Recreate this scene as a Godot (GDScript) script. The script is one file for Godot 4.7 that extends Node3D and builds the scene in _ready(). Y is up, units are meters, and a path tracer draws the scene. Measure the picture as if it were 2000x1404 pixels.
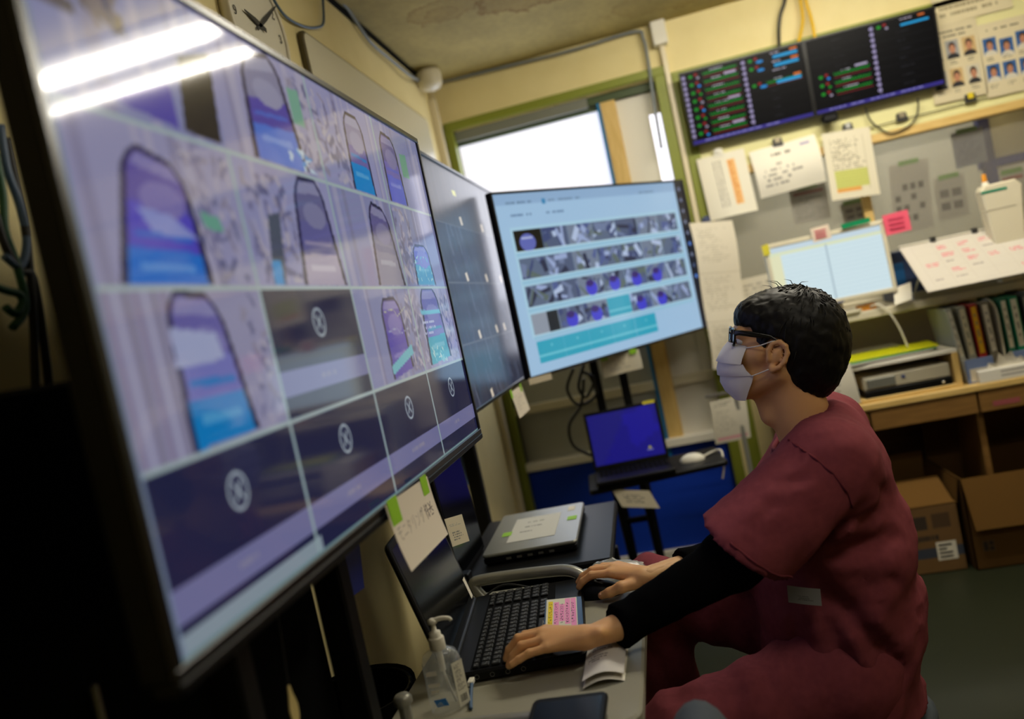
extends Node3D
# A hospital monitoring corner: three large wall displays, a seated person at a cart, a desk at the back wall.
# World: left wall x = -0.905, back wall z = -4.06, floor y = 0, ceiling y = 2.59.

var M := {}
var origin := {}
var taken := {}
var rng := RandomNumberGenerator.new()

func _ready() -> void:
	rng.seed = 20210
	camera_and_light()
	make_materials()
	room()
	left_wall_things()
	back_wall_things()
	displays()
	wall_monitors()
	stand_corner()
	desk()
	desk_things()
	floor_boxes()
	front_cart()
	rear_cart()
	chairs()
	person()
	small_things()

# ------------------------------------------------------------------ camera, light, exposure
func camera_and_light() -> void:
	var cam := Camera3D.new()
	cam.name = "camera"
	var lens := CameraAttributesPhysical.new()
	lens.frustum_focal_length = 39.387
	lens.frustum_focus_distance = 1.78
	lens.frustum_near = 0.05
	lens.frustum_far = 60.0
	lens.exposure_aperture = 2.3
	cam.attributes = lens
	cam.transform = Transform3D(Basis(Vector3(0.96160901, -0.21086714, -0.17562223), Vector3(0.19798086, 0.97623675, -0.0881214), Vector3(0.19003078, 0.04996849, 0.98050571)), Vector3(0, 1.36, 0))
	cam.fov = 47.9115
	cam.near = 0.05
	cam.far = 60.0
	add_child(cam)
	cam.current = true
	var env := Environment.new()
	env.background_mode = Environment.BG_COLOR
	env.background_color = Color(0.02, 0.02, 0.025)
	env.tonemap_mode = Environment.TONE_MAPPER_LINEAR
	env.tonemap_exposure = EXPOSURE
	env.sdfgi_enabled = true
	env.ssao_enabled = true
	env.ssil_enabled = true
	var we := WorldEnvironment.new()
	we.name = "environment"
	we.environment = env
	add_child(we)

const EXPOSURE := 1.0
const TUBE_ENERGY := 2.25
const WARM := Color(1.0, 0.97, 0.90)

func area(called: String, at: Vector3, facing: Vector3, size: Vector2, energy: float, col: Color, parent: Node = self) -> void:
	var l := AreaLight3D.new()
	l.name = called
	l.area_size = size
	l.light_energy = energy
	l.light_color = col
	l.shadow_enabled = true
	l.area_range = 12.0
	l.area_attenuation = 2.0
	var up := Vector3.UP if absf(facing.y) < 0.9 else Vector3(0, 0, -1)
	parent.add_child(l, true)
	l.transform = Transform3D(Basis.looking_at(facing, up), at - origin.get(parent, Vector3.ZERO))

# ------------------------------------------------------------------ geometry helpers
class Geo:
	var v := PackedVector3Array()
	var n := PackedVector3Array()
	var t := PackedVector2Array()
	var ix := PackedInt32Array()

	func quad(a: Vector3, b: Vector3, c: Vector3, d: Vector3, ua := Vector2(0, 1), ub := Vector2(1, 1), uc := Vector2(1, 0), ud := Vector2(0, 0)) -> void:
		# a b c d counter-clockwise seen from the front
		var nn := (b - a).cross(c - a)
		if nn.length_squared() < 1e-18:
			nn = (c - a).cross(d - a)
		nn = nn.normalized()
		var k := v.size()
		v.append_array([a, b, c, d])
		n.append_array([nn, nn, nn, nn])
		t.append_array([ua, ub, uc, ud])
		ix.append_array([k, k + 2, k + 1, k, k + 3, k + 2])

	func tri(a: Vector3, b: Vector3, c: Vector3) -> void:
		var nn := (b - a).cross(c - a).normalized()
		var k := v.size()
		v.append_array([a, b, c])
		n.append_array([nn, nn, nn])
		t.append_array([Vector2(0, 1), Vector2(1, 1), Vector2(0, 0)])
		ix.append_array([k, k + 2, k + 1])

	# chamfered box centred in xf
	func box(xf: Transform3D, size: Vector3, ch := 0.002) -> void:
		var h := size * 0.5
		ch = minf(ch, minf(h.x, minf(h.y, h.z)) * 0.6)
		var axes := [Vector3.RIGHT, Vector3.UP, Vector3.BACK]
		for a in 3:
			for s in [-1.0, 1.0]:
				var w: Vector3 = axes[a] * s
				var p: Vector3 = axes[(a + 1) % 3]
				var q: Vector3 = w.cross(p)
				var hw := absf(w.dot(h))
				var hp := absf(p.dot(h)) - ch
				var hq: float = (q.abs()).dot(h) - ch
				quad(xf * (w * hw - p * hp - q * hq), xf * (w * hw + p * hp - q * hq), xf * (w * hw + p * hp + q * hq), xf * (w * hw - p * hp + q * hq))
		if ch <= 0.00001:
			return
		for a in 3:
			var e: Vector3 = axes[a]
			var p: Vector3 = axes[(a + 1) % 3]
			var q: Vector3 = axes[(a + 2) % 3]
			var he := e.dot(h) - ch
			for sp in [-1.0, 1.0]:
				for sq in [-1.0, 1.0]:
					var a0: Vector3 = p * sp * p.dot(h) + q * sq * (q.dot(h) - ch)
					var b0: Vector3 = p * sp * (p.dot(h) - ch) + q * sq * q.dot(h)
					if sp * sq > 0:
						quad(xf * (a0 - e * he), xf * (b0 - e * he), xf * (b0 + e * he), xf * (a0 + e * he))
					else:
						quad(xf * (b0 - e * he), xf * (a0 - e * he), xf * (a0 + e * he), xf * (b0 + e * he))
		for sx in [-1.0, 1.0]:
			for sy in [-1.0, 1.0]:
				for sz in [-1.0, 1.0]:
					var k := Vector3(sx, sy, sz)
					var A := xf * (Vector3(h.x, h.y - ch, h.z - ch) * k)
					var B := xf * (Vector3(h.x - ch, h.y, h.z - ch) * k)
					var C := xf * (Vector3(h.x - ch, h.y - ch, h.z) * k)
					if sx * sy * sz > 0:
						tri(A, B, C)
					else:
						tri(A, C, B)

	func bx(lo: Vector3, hi: Vector3, ch := 0.002) -> void:
		box(Transform3D(Basis.IDENTITY, (lo + hi) * 0.5), (hi - lo).abs(), ch)

	# smooth surface through rows of points
	func surf(rows: Array, wrap := false, flip := false) -> void:
		var nr := rows.size()
		var nc: int = rows[0].size()
		var k := v.size()
		var acc := PackedVector3Array()
		acc.resize(nr * nc)
		for r in nr:
			for c in nc:
				v.append(rows[r][c])
				t.append(Vector2(float(c) / maxf(1, nc - (0 if wrap else 1)), float(r) / maxf(1, nr - 1)))
		for r in nr - 1:
			for c in (nc if wrap else nc - 1):
				var c2 := (c + 1) % nc
				var i0 := r * nc + c
				var i1 := r * nc + c2
				var i2 := (r + 1) * nc + c2
				var i3 := (r + 1) * nc + c
				if flip:
					var sw := i1
					i1 = i3
					i3 = sw
				var fn := (v[k + i1] - v[k + i0]).cross(v[k + i2] - v[k + i0]) + (v[k + i2] - v[k + i0]).cross(v[k + i3] - v[k + i0])
				for i in [i0, i1, i2, i3]:
					acc[i] += fn
				ix.append_array([k + i0, k + i2, k + i1, k + i0, k + i3, k + i2])
		for i in nr * nc:
			n.append(acc[i].normalized() if acc[i].length_squared() > 1e-20 else Vector3.UP)

	func lathe(prof: Array, xf: Transform3D, seg := 20) -> void:
		# prof: Vector2(radius, height), bottom to top
		var rows := []
		for p in prof:
			var row := PackedVector3Array()
			for i in seg:
				var a := TAU * i / seg
				row.append(xf * Vector3(p.x * cos(a), p.y, -p.x * sin(a)))
			rows.append(row)
		surf(rows, true)

	func tube(path: Array, r: float, seg := 8, r2 := -1.0, caps := true) -> void:
		var rows := []
		var up := Vector3.UP
		var d0: Vector3 = (path[1] - path[0]).normalized()
		if absf(d0.dot(up)) > 0.9:
			up = Vector3.RIGHT
		var m := path.size()
		for i in m:
			var d: Vector3
			if i == 0:
				d = path[1] - path[0]
			elif i == m - 1:
				d = path[m - 1] - path[m - 2]
			else:
				d = (path[i + 1] - path[i]).normalized() + (path[i] - path[i - 1]).normalized()
			d = d.normalized()
			var s := d.cross(up).normalized()
			up = s.cross(d).normalized()
			var rr := r if r2 < 0 else lerpf(r, r2, float(i) / (m - 1))
			var row := PackedVector3Array()
			for k in seg:
				var a := TAU * k / seg
				row.append(path[i] + (s * cos(a) + up * sin(a)) * rr)
			if caps and i == 0:
				var c0 := PackedVector3Array()
				for k in seg:
					c0.append(path[0])
				rows.append(c0)
			rows.append(row)
			if caps and i == m - 1:
				var c1 := PackedVector3Array()
				for k in seg:
					c1.append(path[i])
				rows.append(c1)
		surf(rows, true, true)

	# polygon in the local xy plane (counter-clockwise), extruded along local z
	func prism(poly: PackedVector2Array, z0: float, z1: float, xf: Transform3D, bevel := 0.0, smooth_side := true) -> void:
		var m := poly.size()
		var nrm := PackedVector2Array()
		for i in m:
			var e0 := (poly[i] - poly[(i + m - 1) % m]).normalized()
			var e1 := (poly[(i + 1) % m] - poly[i]).normalized()
			var o := Vector2(e0.y, -e0.x) + Vector2(e1.y, -e1.x)
			nrm.append(o.normalized())
		var tris := Geometry2D.triangulate_polygon(poly)
		var lo := poly[0]
		var hi := poly[0]
		for p in poly:
			lo = lo.min(p)
			hi = hi.max(p)
		for side in 2:
			var zz := z1 if side == 1 else z0
			var k := v.size()
			var fn := (xf.basis * Vector3(0, 0, 1 if side == 1 else -1)).normalized()
			for i in m:
				var p := poly[i] - nrm[i] * bevel
				v.append(xf * Vector3(p.x, p.y, zz))
				n.append(fn)
				var q := (poly[i] - lo) / (hi - lo)
				t.append(Vector2(q.x, 1.0 - q.y))
			for i in range(0, tris.size(), 3):
				var a := tris[i]
				var b := tris[i + 1]
				var c := tris[i + 2]
				var ccw := (poly[b] - poly[a]).cross(poly[c] - poly[a]) > 0
				if ccw == (side == 1):
					ix.append_array([k + a, k + c, k + b])
				else:
					ix.append_array([k + a, k + b, k + c])
		var rings := [[z0, bevel], [z0 + bevel, 0.0], [z1 - bevel, 0.0], [z1, bevel]] if bevel > 0 else [[z0, 0.0], [z1, 0.0]]
		for r in rings.size() - 1:
			for i in m:
				var j := (i + 1) % m
				var a: Vector2 = poly[i] - nrm[i] * rings[r][1]
				var b: Vector2 = poly[j] - nrm[j] * rings[r][1]
				var c: Vector2 = poly[j] - nrm[j] * rings[r + 1][1]
				var d: Vector2 = poly[i] - nrm[i] * rings[r + 1][1]
				quad(xf * Vector3(a.x, a.y, rings[r][0]), xf * Vector3(b.x, b.y, rings[r][0]), xf * Vector3(c.x, c.y, rings[r + 1][0]), xf * Vector3(d.x, d.y, rings[r + 1][0]))

	func ball(c: Vector3, rad: Vector3, basis := Basis.IDENTITY, seg := 16) -> void:
		var rows := []
		for i in seg / 2 + 1:
			var a := -PI / 2 + PI * i / (seg / 2)
			var row := PackedVector3Array()
			for k in seg:
				var b := TAU * k / seg
				row.append(c + basis * (Vector3(cos(a) * cos(b), sin(a), -cos(a) * sin(b)) * rad))
			rows.append(row)
		surf(rows, true)

	# thin sheet: corner, two edges, bulge along the normal as a function of (u, v)
	func sheet(o: Vector3, ex: Vector3, ey: Vector3, bulge: Callable, nu := 10, nv := 10, thick := 0.0006) -> void:
		# o top left, ex to the right, ey downwards
		var nn := ey.cross(ex).normalized()
		for side in 2:
			var rows := []
			for j in nv + 1:
				var row := PackedVector3Array()
				for i in nu + 1:
					var u := float(i) / nu
					var w := float(j) / nv
					row.append(o + ex * u + ey * w + nn * (bulge.call(u, w) - (thick if side == 1 else 0.0)))
				rows.append(row)
			surf(rows, false, side == 0)

static func round_rect(w: float, h: float, r: float, seg := 5) -> PackedVector2Array:
	var p := PackedVector2Array()
	for c in [[1, -1, -90], [1, 1, 0], [-1, 1, 90], [-1, -1, 180]]:
		for i in seg + 1:
			var a := deg_to_rad(c[2] + 90.0 * i / seg)
			p.append(Vector2(c[0] * (w * 0.5 - r) + r * cos(a), c[1] * (h * 0.5 - r) + r * sin(a)))
	return p

static func at(p: Vector3, b := Basis.IDENTITY) -> Transform3D:
	return Transform3D(b, p)

static func smooth(points: Array, steps := 6) -> Array:
	var out := []
	for i in points.size() - 1:
		var p0: Vector3 = points[maxi(i - 1, 0)]
		var p1: Vector3 = points[i]
		var p2: Vector3 = points[i + 1]
		var p3: Vector3 = points[mini(i + 2, points.size() - 1)]
		for k in steps:
			out.append(p1.cubic_interpolate(p2, p0, p3, float(k) / steps))
	out.append(points[-1])
	return out

func flat(_u: float, _v: float) -> float:
	return 0.0

# ------------------------------------------------------------------ naming helpers
func numbered(called: String) -> String:
	var k: int = taken.get(called, 0)
	taken[called] = k + 1
	return called if k == 0 else "%s_%03d" % [called, k]

func thing(called: String, label: String, category: String, base: Vector3, group := "") -> Node3D:
	var o := Node3D.new()
	o.name = numbered(called)
	add_child(o)
	o.position = base
	origin[o] = base
	o.set_meta("label", label)
	o.set_meta("category", category)
	if group:
		o.set_meta("group", group)
	return o

func struct(called: String, label: String, base := Vector3.ZERO) -> Node3D:
	var o := Node3D.new()
	o.name = called
	add_child(o)
	o.position = base
	origin[o] = base
	o.set_meta("kind", "structure")
	o.set_meta("label", label)
	return o

func put(g: Geo, called: String, m: Material, parent: Node, label := "", kind := "") -> MeshInstance3D:
	var base: Vector3 = origin.get(parent, Vector3.ZERO)
	var arr := []
	arr.resize(Mesh.ARRAY_MAX)
	var vv := g.v
	if base != Vector3.ZERO:
		vv = PackedVector3Array()
		vv.resize(g.v.size())
		for i in g.v.size():
			vv[i] = g.v[i] - base
	arr[Mesh.ARRAY_VERTEX] = vv
	arr[Mesh.ARRAY_NORMAL] = g.n
	arr[Mesh.ARRAY_TEX_UV] = g.t
	arr[Mesh.ARRAY_INDEX] = g.ix
	var mesh := ArrayMesh.new()
	mesh.add_surface_from_arrays(Mesh.PRIMITIVE_TRIANGLES, arr)
	mesh.surface_set_material(0, m)
	var o := MeshInstance3D.new()
	o.mesh = mesh
	o.name = called
	parent.add_child(o, true)
	origin[o] = base
	if label:
		o.set_meta("label", label)
	if kind:
		o.set_meta("kind", kind)
	return o

func pbox(called: String, m: Material, parent: Node, lo: Vector3, hi: Vector3, ch := 0.002, label := "") -> MeshInstance3D:
	var g := Geo.new()
	g.bx(lo, hi, ch)
	return put(g, called, m, parent, label)

func ptube(called: String, m: Material, parent: Node, path: Array, r: float, seg := 8, label := "") -> MeshInstance3D:
	var g := Geo.new()
	g.tube(path, r, seg)
	return put(g, called, m, parent, label)

# ------------------------------------------------------------------ pictures
class Pic:
	var im: Image
	var w: int
	var h: int
	func _init(ww: int, hh: int, c: Color) -> void:
		w = ww
		h = hh
		im = Image.create(w, h, false, Image.FORMAT_RGB8)
		im.fill(c)
	func rect(x: float, y: float, ww: float, hh: float, c: Color) -> void:
		var a := Vector2i(roundi(x * w), roundi(y * h))
		var b := Vector2i(roundi((x + ww) * w), roundi((y + hh) * h))
		im.fill_rect(Rect2i(a, (b - a).max(Vector2i(1, 1))), c)
	func poly(f: Array, c: Color) -> void:
		# flat list x, y, x, y ... in 0..1
		var p := PackedVector2Array()
		for i in range(0, f.size(), 2):
			p.append(Vector2(f[i] * w, f[i + 1] * h))
		var y0 := 1e9
		var y1 := -1e9
		for q in p:
			y0 = minf(y0, q.y)
			y1 = maxf(y1, q.y)
		for y in range(maxi(0, floori(y0)), mini(h - 1, ceili(y1)) + 1):
			var xs := []
			for i in p.size():
				var a := p[i]
				var b := p[(i + 1) % p.size()]
				var yy := y + 0.5
				if (a.y <= yy) != (b.y <= yy):
					xs.append(a.x + (b.x - a.x) * (yy - a.y) / (b.y - a.y))
			xs.sort()
			for i in range(0, xs.size() - 1, 2):
				var xa := clampi(roundi(xs[i]), 0, w)
				var xb := clampi(roundi(xs[i + 1]), 0, w)
				if xb > xa:
					im.fill_rect(Rect2i(xa, y, xb - xa, 1), c)
	func line(x0: float, y0: float, x1: float, y1: float, wd: float, c: Color) -> void:
		# wd in pixels
		var a := Vector2(x0 * w, y0 * h)
		var b := Vector2(x1 * w, y1 * h)
		var d := (b - a).normalized() * wd * 0.5
		var s := Vector2(-d.y, d.x)
		var f := []
		for q in [a - d + s, b + d + s, b + d - s, a - d - s]:
			f.append(q.x / w)
			f.append(q.y / h)
		poly(f, c)
	func strokes(f: Array, wd: float, c: Color) -> void:
		for i in range(0, f.size() - 2, 2):
			line(f[i], f[i + 1], f[i + 2], f[i + 3], wd, c)
	func ell(cx: float, cy: float, rx: float, ry: float, c: Color) -> void:
		var f := []
		for i in 24:
			f.append(cx + rx * cos(TAU * i / 24))
			f.append(cy + ry * sin(TAU * i / 24))
		poly(f, c)
	func blur(k: float) -> void:
		im.resize(maxi(4, int(w / k)), maxi(4, int(h / k)), Image.INTERPOLATE_TRILINEAR)
		im.resize(w, h, Image.INTERPOLATE_CUBIC)
	# rows of dashes like lines of print
	func print_lines(r: RandomNumberGenerator, x: float, y: float, ww: float, hh: float, rows: int, c: Color, fill := 0.8) -> void:
		for i in rows:
			var yy := y + hh * (i + 0.2) / rows
			var xx := x
			var end := x + ww * r.randf_range(0.5, 1.0)
			while xx < end:
				var l := ww * r.randf_range(0.02, 0.07)
				if r.randf() < fill:
					rect(xx, yy, l, hh / rows * 0.5, c)
				xx += l + ww * 0.012
	func clutter(r: RandomNumberGenerator, x: float, y: float, ww: float, hh: float, cnt: int, sz: float, cols: Array) -> void:
		for i in cnt:
			var cx := x + ww * r.randf()
			var cy := y + hh * r.randf()
			var a := r.randf() * TAU
			var l := sz * r.randf_range(0.4, 1.4)
			var t := sz * r.randf_range(0.15, 0.5)
			var d := Vector2(cos(a), sin(a) * float(w) / h)
			var e := Vector2(-sin(a), cos(a) * float(w) / h)
			var f := []
			for q in [d * l + e * t, d * l - e * t, -d * l - e * t, -d * l + e * t]:
				f.append(clampf(cx + q.x, x, x + ww))
				f.append(clampf(cy + q.y, y, y + hh))
			poly(f, cols[r.randi() % cols.size()])
	func tex() -> ImageTexture:
		return ImageTexture.create_from_image(im)

static func rgb(r: int, g: int, b: int) -> Color:
	return Color8(r, g, b)

# ------------------------------------------------------------------ materials
func mat(called: String, c: Color, rough := 0.6, metal := 0.0, spec := 0.5) -> StandardMaterial3D:
	var m := StandardMaterial3D.new()
	m.resource_name = called
	m.albedo_color = c
	m.roughness = rough
	m.metallic = metal
	m.metallic_specular = spec
	M[called] = m
	return m

func picmat(p: Pic, rough := 0.7) -> StandardMaterial3D:
	var m := StandardMaterial3D.new()
	m.albedo_texture = p.tex()
	m.roughness = rough
	m.texture_repeat = false
	return m

func glow(p: Pic, energy: float, rough := 0.1, spec := 0.5) -> StandardMaterial3D:
	var m := StandardMaterial3D.new()
	m.resource_name = "screen"
	m.albedo_color = Color(0.03, 0.03, 0.035)
	m.roughness = rough
	m.metallic_specular = spec
	m.emission_enabled = true
	m.emission = Color.BLACK
	m.emission_texture = p.tex()
	m.emission_energy_multiplier = energy
	m.texture_repeat = false
	return m

func noise_tex(freq: float, c0: Color, c1: Color, sd: int, size := 512, normal := false, octaves := 4) -> NoiseTexture2D:
	var nz := FastNoiseLite.new()
	nz.seed = sd
	nz.frequency = freq
	nz.fractal_octaves = octaves
	var t := NoiseTexture2D.new()
	t.width = size
	t.height = size
	t.seamless = true
	t.noise = nz
	if normal:
		t.as_normal_map = true
		t.bump_strength = 4.0
	else:
		var gr := Gradient.new()
		gr.set_color(0, c0)
		gr.set_color(1, c1)
		t.color_ramp = gr
	return t

func textured(m: StandardMaterial3D, tx: Texture2D, scale: float, world := true) -> void:
	m.albedo_color = Color.WHITE
	m.albedo_texture = tx
	m.uv1_triplanar = true
	m.uv1_world_triplanar = world
	m.uv1_scale = Vector3.ONE * scale

func make_materials() -> void:
	var w := mat("wall_paint", Color.WHITE, 0.75)
	textured(w, noise_tex(0.012, rgb(224, 208, 150), rgb(232, 217, 162), 3), 0.7)
	mat("wall_cream", rgb(224, 218, 160), 0.7)
	mat("column_paint", rgb(206, 192, 150), 0.35)
	var fl := mat("floor_vinyl", Color.WHITE, 0.45)
	textured(fl, noise_tex(0.25, rgb(31, 35, 20), rgb(40, 45, 27), 5, 512, false, 2), 1.2)
	mat("green_frame", rgb(128, 136, 40), 0.5)
	mat("dark_green", rgb(60, 76, 40), 0.5)
	mat("blind_grey", rgb(120, 122, 112), 0.6)
	var wd := mat("wood", Color.WHITE, 0.55)
	var wt := noise_tex(0.02, rgb(206, 170, 96), rgb(228, 196, 128), 9, 256)
	textured(wd, wt, 1.0)
	wd.uv1_scale = Vector3(9, 1.2, 9)
	var wr := mat("wood_rail", Color.WHITE, 0.5)
	textured(wr, wt, 1.0)
	wr.uv1_scale = Vector3(1.2, 10, 10)
	var dw := mat("drawer_wood", Color.WHITE, 0.5)
	textured(dw, noise_tex(0.02, rgb(118, 84, 40), rgb(136, 100, 50), 11, 256), 1.0)
	dw.uv1_scale = Vector3(1.0, 9, 9)
	mat("white_plastic", rgb(226, 222, 208), 0.4)
	mat("cream_plastic", rgb(214, 206, 182), 0.45)
	mat("conduit", rgb(222, 210, 178), 0.4)
	mat("black_plastic", rgb(14, 14, 15), 0.42, 0.0, 0.3)
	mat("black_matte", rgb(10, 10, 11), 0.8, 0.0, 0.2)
	mat("black_metal", rgb(16, 16, 17), 0.5, 0.0, 0.3)
	mat("bezel", rgb(20, 20, 21), 0.3)
	mat("bezel_side", rgb(70, 68, 62), 0.35, 0.6)
	mat("grey_cable", rgb(120, 128, 132), 0.5)
	mat("blue_cable", rgb(70, 96, 128), 0.5)
	mat("green_cable", rgb(20, 84, 50), 0.5)
	mat("yellow_cable", rgb(228, 184, 22), 0.5)
	mat("black_cable", rgb(22, 22, 22), 0.5)
	mat("white_cable", rgb(220, 214, 196), 0.5)
	mat("chrome", rgb(200, 200, 200), 0.2, 1.0)
	mat("steel", rgb(170, 170, 166), 0.35, 0.9)
	mat("cart_grey", rgb(150, 147, 130), 0.45)
	mat("cart_tube", rgb(150, 150, 142), 0.35, 0.4)
	mat("blue_board", rgb(18, 58, 176), 0.6, 0.0, 0.3)
	mat("blue_paint", rgb(34, 50, 140), 0.5)
	mat("blue_trim", rgb(0, 110, 168), 0.5)
	mat("partition", rgb(172, 173, 168), 0.6)
	mat("panel_white", rgb(228, 224, 212), 0.6)
	mat("cardboard", rgb(110, 80, 40), 0.9, 0.0, 0.2)
	mat("cardboard_dark", rgb(90, 64, 32), 0.9, 0.0, 0.2)
	mat("paper", rgb(226, 220, 204), 0.8)
	mat("green_tape", rgb(150, 206, 40), 0.6)
	mat("silver", rgb(136, 138, 132), 0.35, 0.5)
	mat("pink_note", rgb(238, 92, 120), 0.7)
	mat("yellow_note", rgb(226, 214, 60), 0.7)
	mat("chair_fabric", rgb(58, 66, 74), 0.85)
	mat("printer_grey", rgb(176, 170, 150), 0.45)
	mat("clip_blue", rgb(70, 80, 118), 0.4)
	mat("clip_black", rgb(44, 44, 44), 0.4)
	mat("clip_yellow", rgb(220, 196, 40), 0.4)
	mat("magnet_metal", rgb(150, 140, 116), 0.4, 0.5)
	var gl := mat("clear_plastic", Color(0.92, 0.95, 0.97, 0.2), 0.04)
	gl.transparency = BaseMaterial3D.TRANSPARENCY_ALPHA
	var gel := mat("gel", Color(0.9, 0.95, 0.98, 0.08), 0.02)
	gel.transparency = BaseMaterial3D.TRANSPARENCY_ALPHA
	var pb := mat("plastic_bag", Color(0.75, 0.76, 0.74, 0.45), 0.2)
	pb.transparency = BaseMaterial3D.TRANSPARENCY_ALPHA
	var vs := mat("vinyl_sheet", Color(0.62, 0.60, 0.55, 0.26), 0.3)
	vs.transparency = BaseMaterial3D.TRANSPARENCY_ALPHA
	var gs := mat("lens_glass", Color(0.9, 0.95, 1.0, 0.12), 0.02)
	gs.transparency = BaseMaterial3D.TRANSPARENCY_ALPHA
	# person
	var sk := mat("skin", rgb(216, 164, 112), 0.5, 0.0, 0.4)
	sk.subsurf_scatter_enabled = true
	sk.subsurf_scatter_strength = 0.12
	mat("hair", rgb(13, 11, 10), 0.5, 0.0, 0.35)
	mat("hair_strand", rgb(15, 13, 12), 0.5, 0.0, 0.35)
	var scrub := mat("scrub", rgb(125, 62, 69), 0.9, 0.0, 0.2)
	textured(scrub, noise_tex(0.06, rgb(118, 57, 65), rgb(133, 66, 73), 21, 256), 3.0)
	mat("seam", rgb(112, 52, 60), 0.95, 0.0, 0.1)
	mat("undersleeve", rgb(9, 9, 10), 0.95, 0.0, 0.1)
	mat("mask", rgb(226, 224, 228), 0.75)
	mat("mask_strap", rgb(226, 222, 214), 0.7)
	mat("glasses_frame", rgb(14, 14, 16), 0.25)
	mat("eye_white", rgb(228, 224, 216), 0.3)
	mat("iris", rgb(30, 20, 14), 0.2)

# ------------------------------------------------------------------ the room
func room() -> void:
	var o := struct("floor", "dark green vinyl floor of the monitoring room")
	pbox("vinyl_sheet", M.floor_vinyl, o, Vector3(-1.05, -0.1, -6.2), Vector3(3.4, 0, 4.2), 0)
	o = struct("ceiling", "low painted ceiling with brown water stains")
	pbox("slab", M.wall_cream, o, Vector3(-1.05, 2.592, -6.2), Vector3(3.4, 2.7, 4.2), 0)
	var p := Pic.new(1200, 1600, rgb(167, 153, 98))
	var nz := FastNoiseLite.new()
	nz.seed = 4
	nz.frequency = 0.09
	var nb := FastNoiseLite.new()
	nb.seed = 8
	nb.frequency = 0.012
	# water stains: centre x, z, radius x, radius z, strength
	var stains := [[-0.59, -3.18, 0.15, 0.12, 0.6], [-0.25, -3.26, 0.2, 0.16, 1.0], [-0.6, -3.2, 0.07, 0.06, 0.5], [0.35, -3.75, 0.3, 0.16, 0.35]]
	for y in range(0, 440):
		for x in range(0, 800):
			var wx := -0.905 + 4.305 * x / 1200.0
			var wz := -4.06 + 8.16 * y / 1600.0
			var k := 1.0 + 0.05 * nz.get_noise_2d(x, y) + 0.10 * nb.get_noise_2d(x, y)
			var c := Color(0.655 * k, 0.60 * k, 0.385 * k)
			for s in stains:
				var d: float = Vector2((wx - s[0]) / s[2], (wz - s[1]) / s[3]).length() + 0.35 * nb.get_noise_2d(x * 2.3, y * 2.3) + 0.12 * nz.get_noise_2d(x, y)
				if d < 1.0:
					var e: float = s[4] * (0.35 + 0.5 * smoothstep(0.75, 0.97, d)) * (0.75 + 0.5 * nz.get_noise_2d(x * 1.7, y))
					c = c.lerp(Color(0.46, 0.35, 0.15), clampf(e, 0.0, 0.8))
			p.im.set_pixel(x, y, c)
	var g := Geo.new()
	g.quad(Vector3(-0.905, 2.59, -4.06), Vector3(3.3, 2.59, -4.06), Vector3(3.3, 2.59, 4.1), Vector3(-0.905, 2.59, 4.1), Vector2(0, 0), Vector2(1, 0), Vector2(1, 1), Vector2(0, 1))
	put(g, "ceiling_board", picmat(p, 0.85), o)
	o = struct("wall_left", "yellow painted wall behind the large displays")
	pbox("plaster", M.wall_paint, o, Vector3(-1.05, 0, -4.2), Vector3(-0.905, 2.59, 4.2), 0)
	o = struct("wall_right", "yellow painted wall on the far side of the room")
	pbox("plaster", M.wall_paint, o, Vector3(3.3, 0, -6.2), Vector3(3.4, 2.59, 4.2), 0)
	o = struct("wall_front", "yellow painted wall behind the photographer")
	pbox("plaster", M.wall_paint, o, Vector3(-0.905, 0, 4.1), Vector3(3.3, 2.59, 4.2), 0)
	o = struct("wall_back", "yellow painted back wall with two framed openings")
	g = Geo.new()
	for b in [[-0.905, 0, -0.85, 2.59], [-0.85, 2.34, 0.2, 2.59], [0.2, 0, 0.33, 2.59], [0.33, 1.8, 3.3, 2.59], [0.33, 0, 3.3, 1.1], [2.7, 1.1, 3.3, 1.8]]:
		g.bx(Vector3(b[0], b[1], -4.16), Vector3(b[2], b[3], -4.06), 0)
	put(g, "plaster", M.wall_paint, o)
	# neighbouring room behind the inner window
	o = struct("wall_corridor", "grey walls of the room behind the inner window")
	g = Geo.new()
	g.bx(Vector3(0.2, 0, -6.2), Vector3(3.4, 2.59, -6.1), 0)
	g.bx(Vector3(0.2, 0, -6.1), Vector3(0.3, 2.59, -4.16), 0)
	put(g, "plaster", M.partition, o)
	# green frame of the first opening
	o = struct("trim_1", "olive green frame round the bright window")
	pbox("frame_head", M.green_frame, o, Vector3(-0.875, 2.345, -4.10), Vector3(0.25, 2.385, -4.035))
	pbox("frame_side", M.green_frame, o, Vector3(-0.875, 0, -4.10), Vector3(-0.835, 2.345, -4.035))
	pbox("frame_side", M.green_frame, o, Vector3(0.185, 0, -4.10), Vector3(0.235, 2.345, -4.035))
	o = struct("trim_2", "olive green frame round the cream panel behind the small monitors")
	pbox("frame_head", M.green_frame, o, Vector3(0.265, 2.315, -4.06), Vector3(3.3, 2.342, -4.035))
	pbox("frame_side", M.green_frame, o, Vector3(0.265, 0, -4.06), Vector3(0.325, 2.315, -4.035))
	pbox("panel", M.wall_cream, o, Vector3(0.325, 1.84, -4.06), Vector3(3.3, 2.315, -4.045), 0.001)
	o = struct("trim_3", "bare wooden rail above the inner window")
	pbox("rail", M.wood_rail, o, Vector3(0.33, 1.795, -4.075), Vector3(2.72, 1.832, -4.025))
	pbox("rail_top", M.wall_cream, o, Vector3(0.33, 1.832, -4.06), Vector3(3.3, 1.85, -4.03))
	o = struct("trim_4", "dark gap strip where the left wall meets the ceiling")
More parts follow.
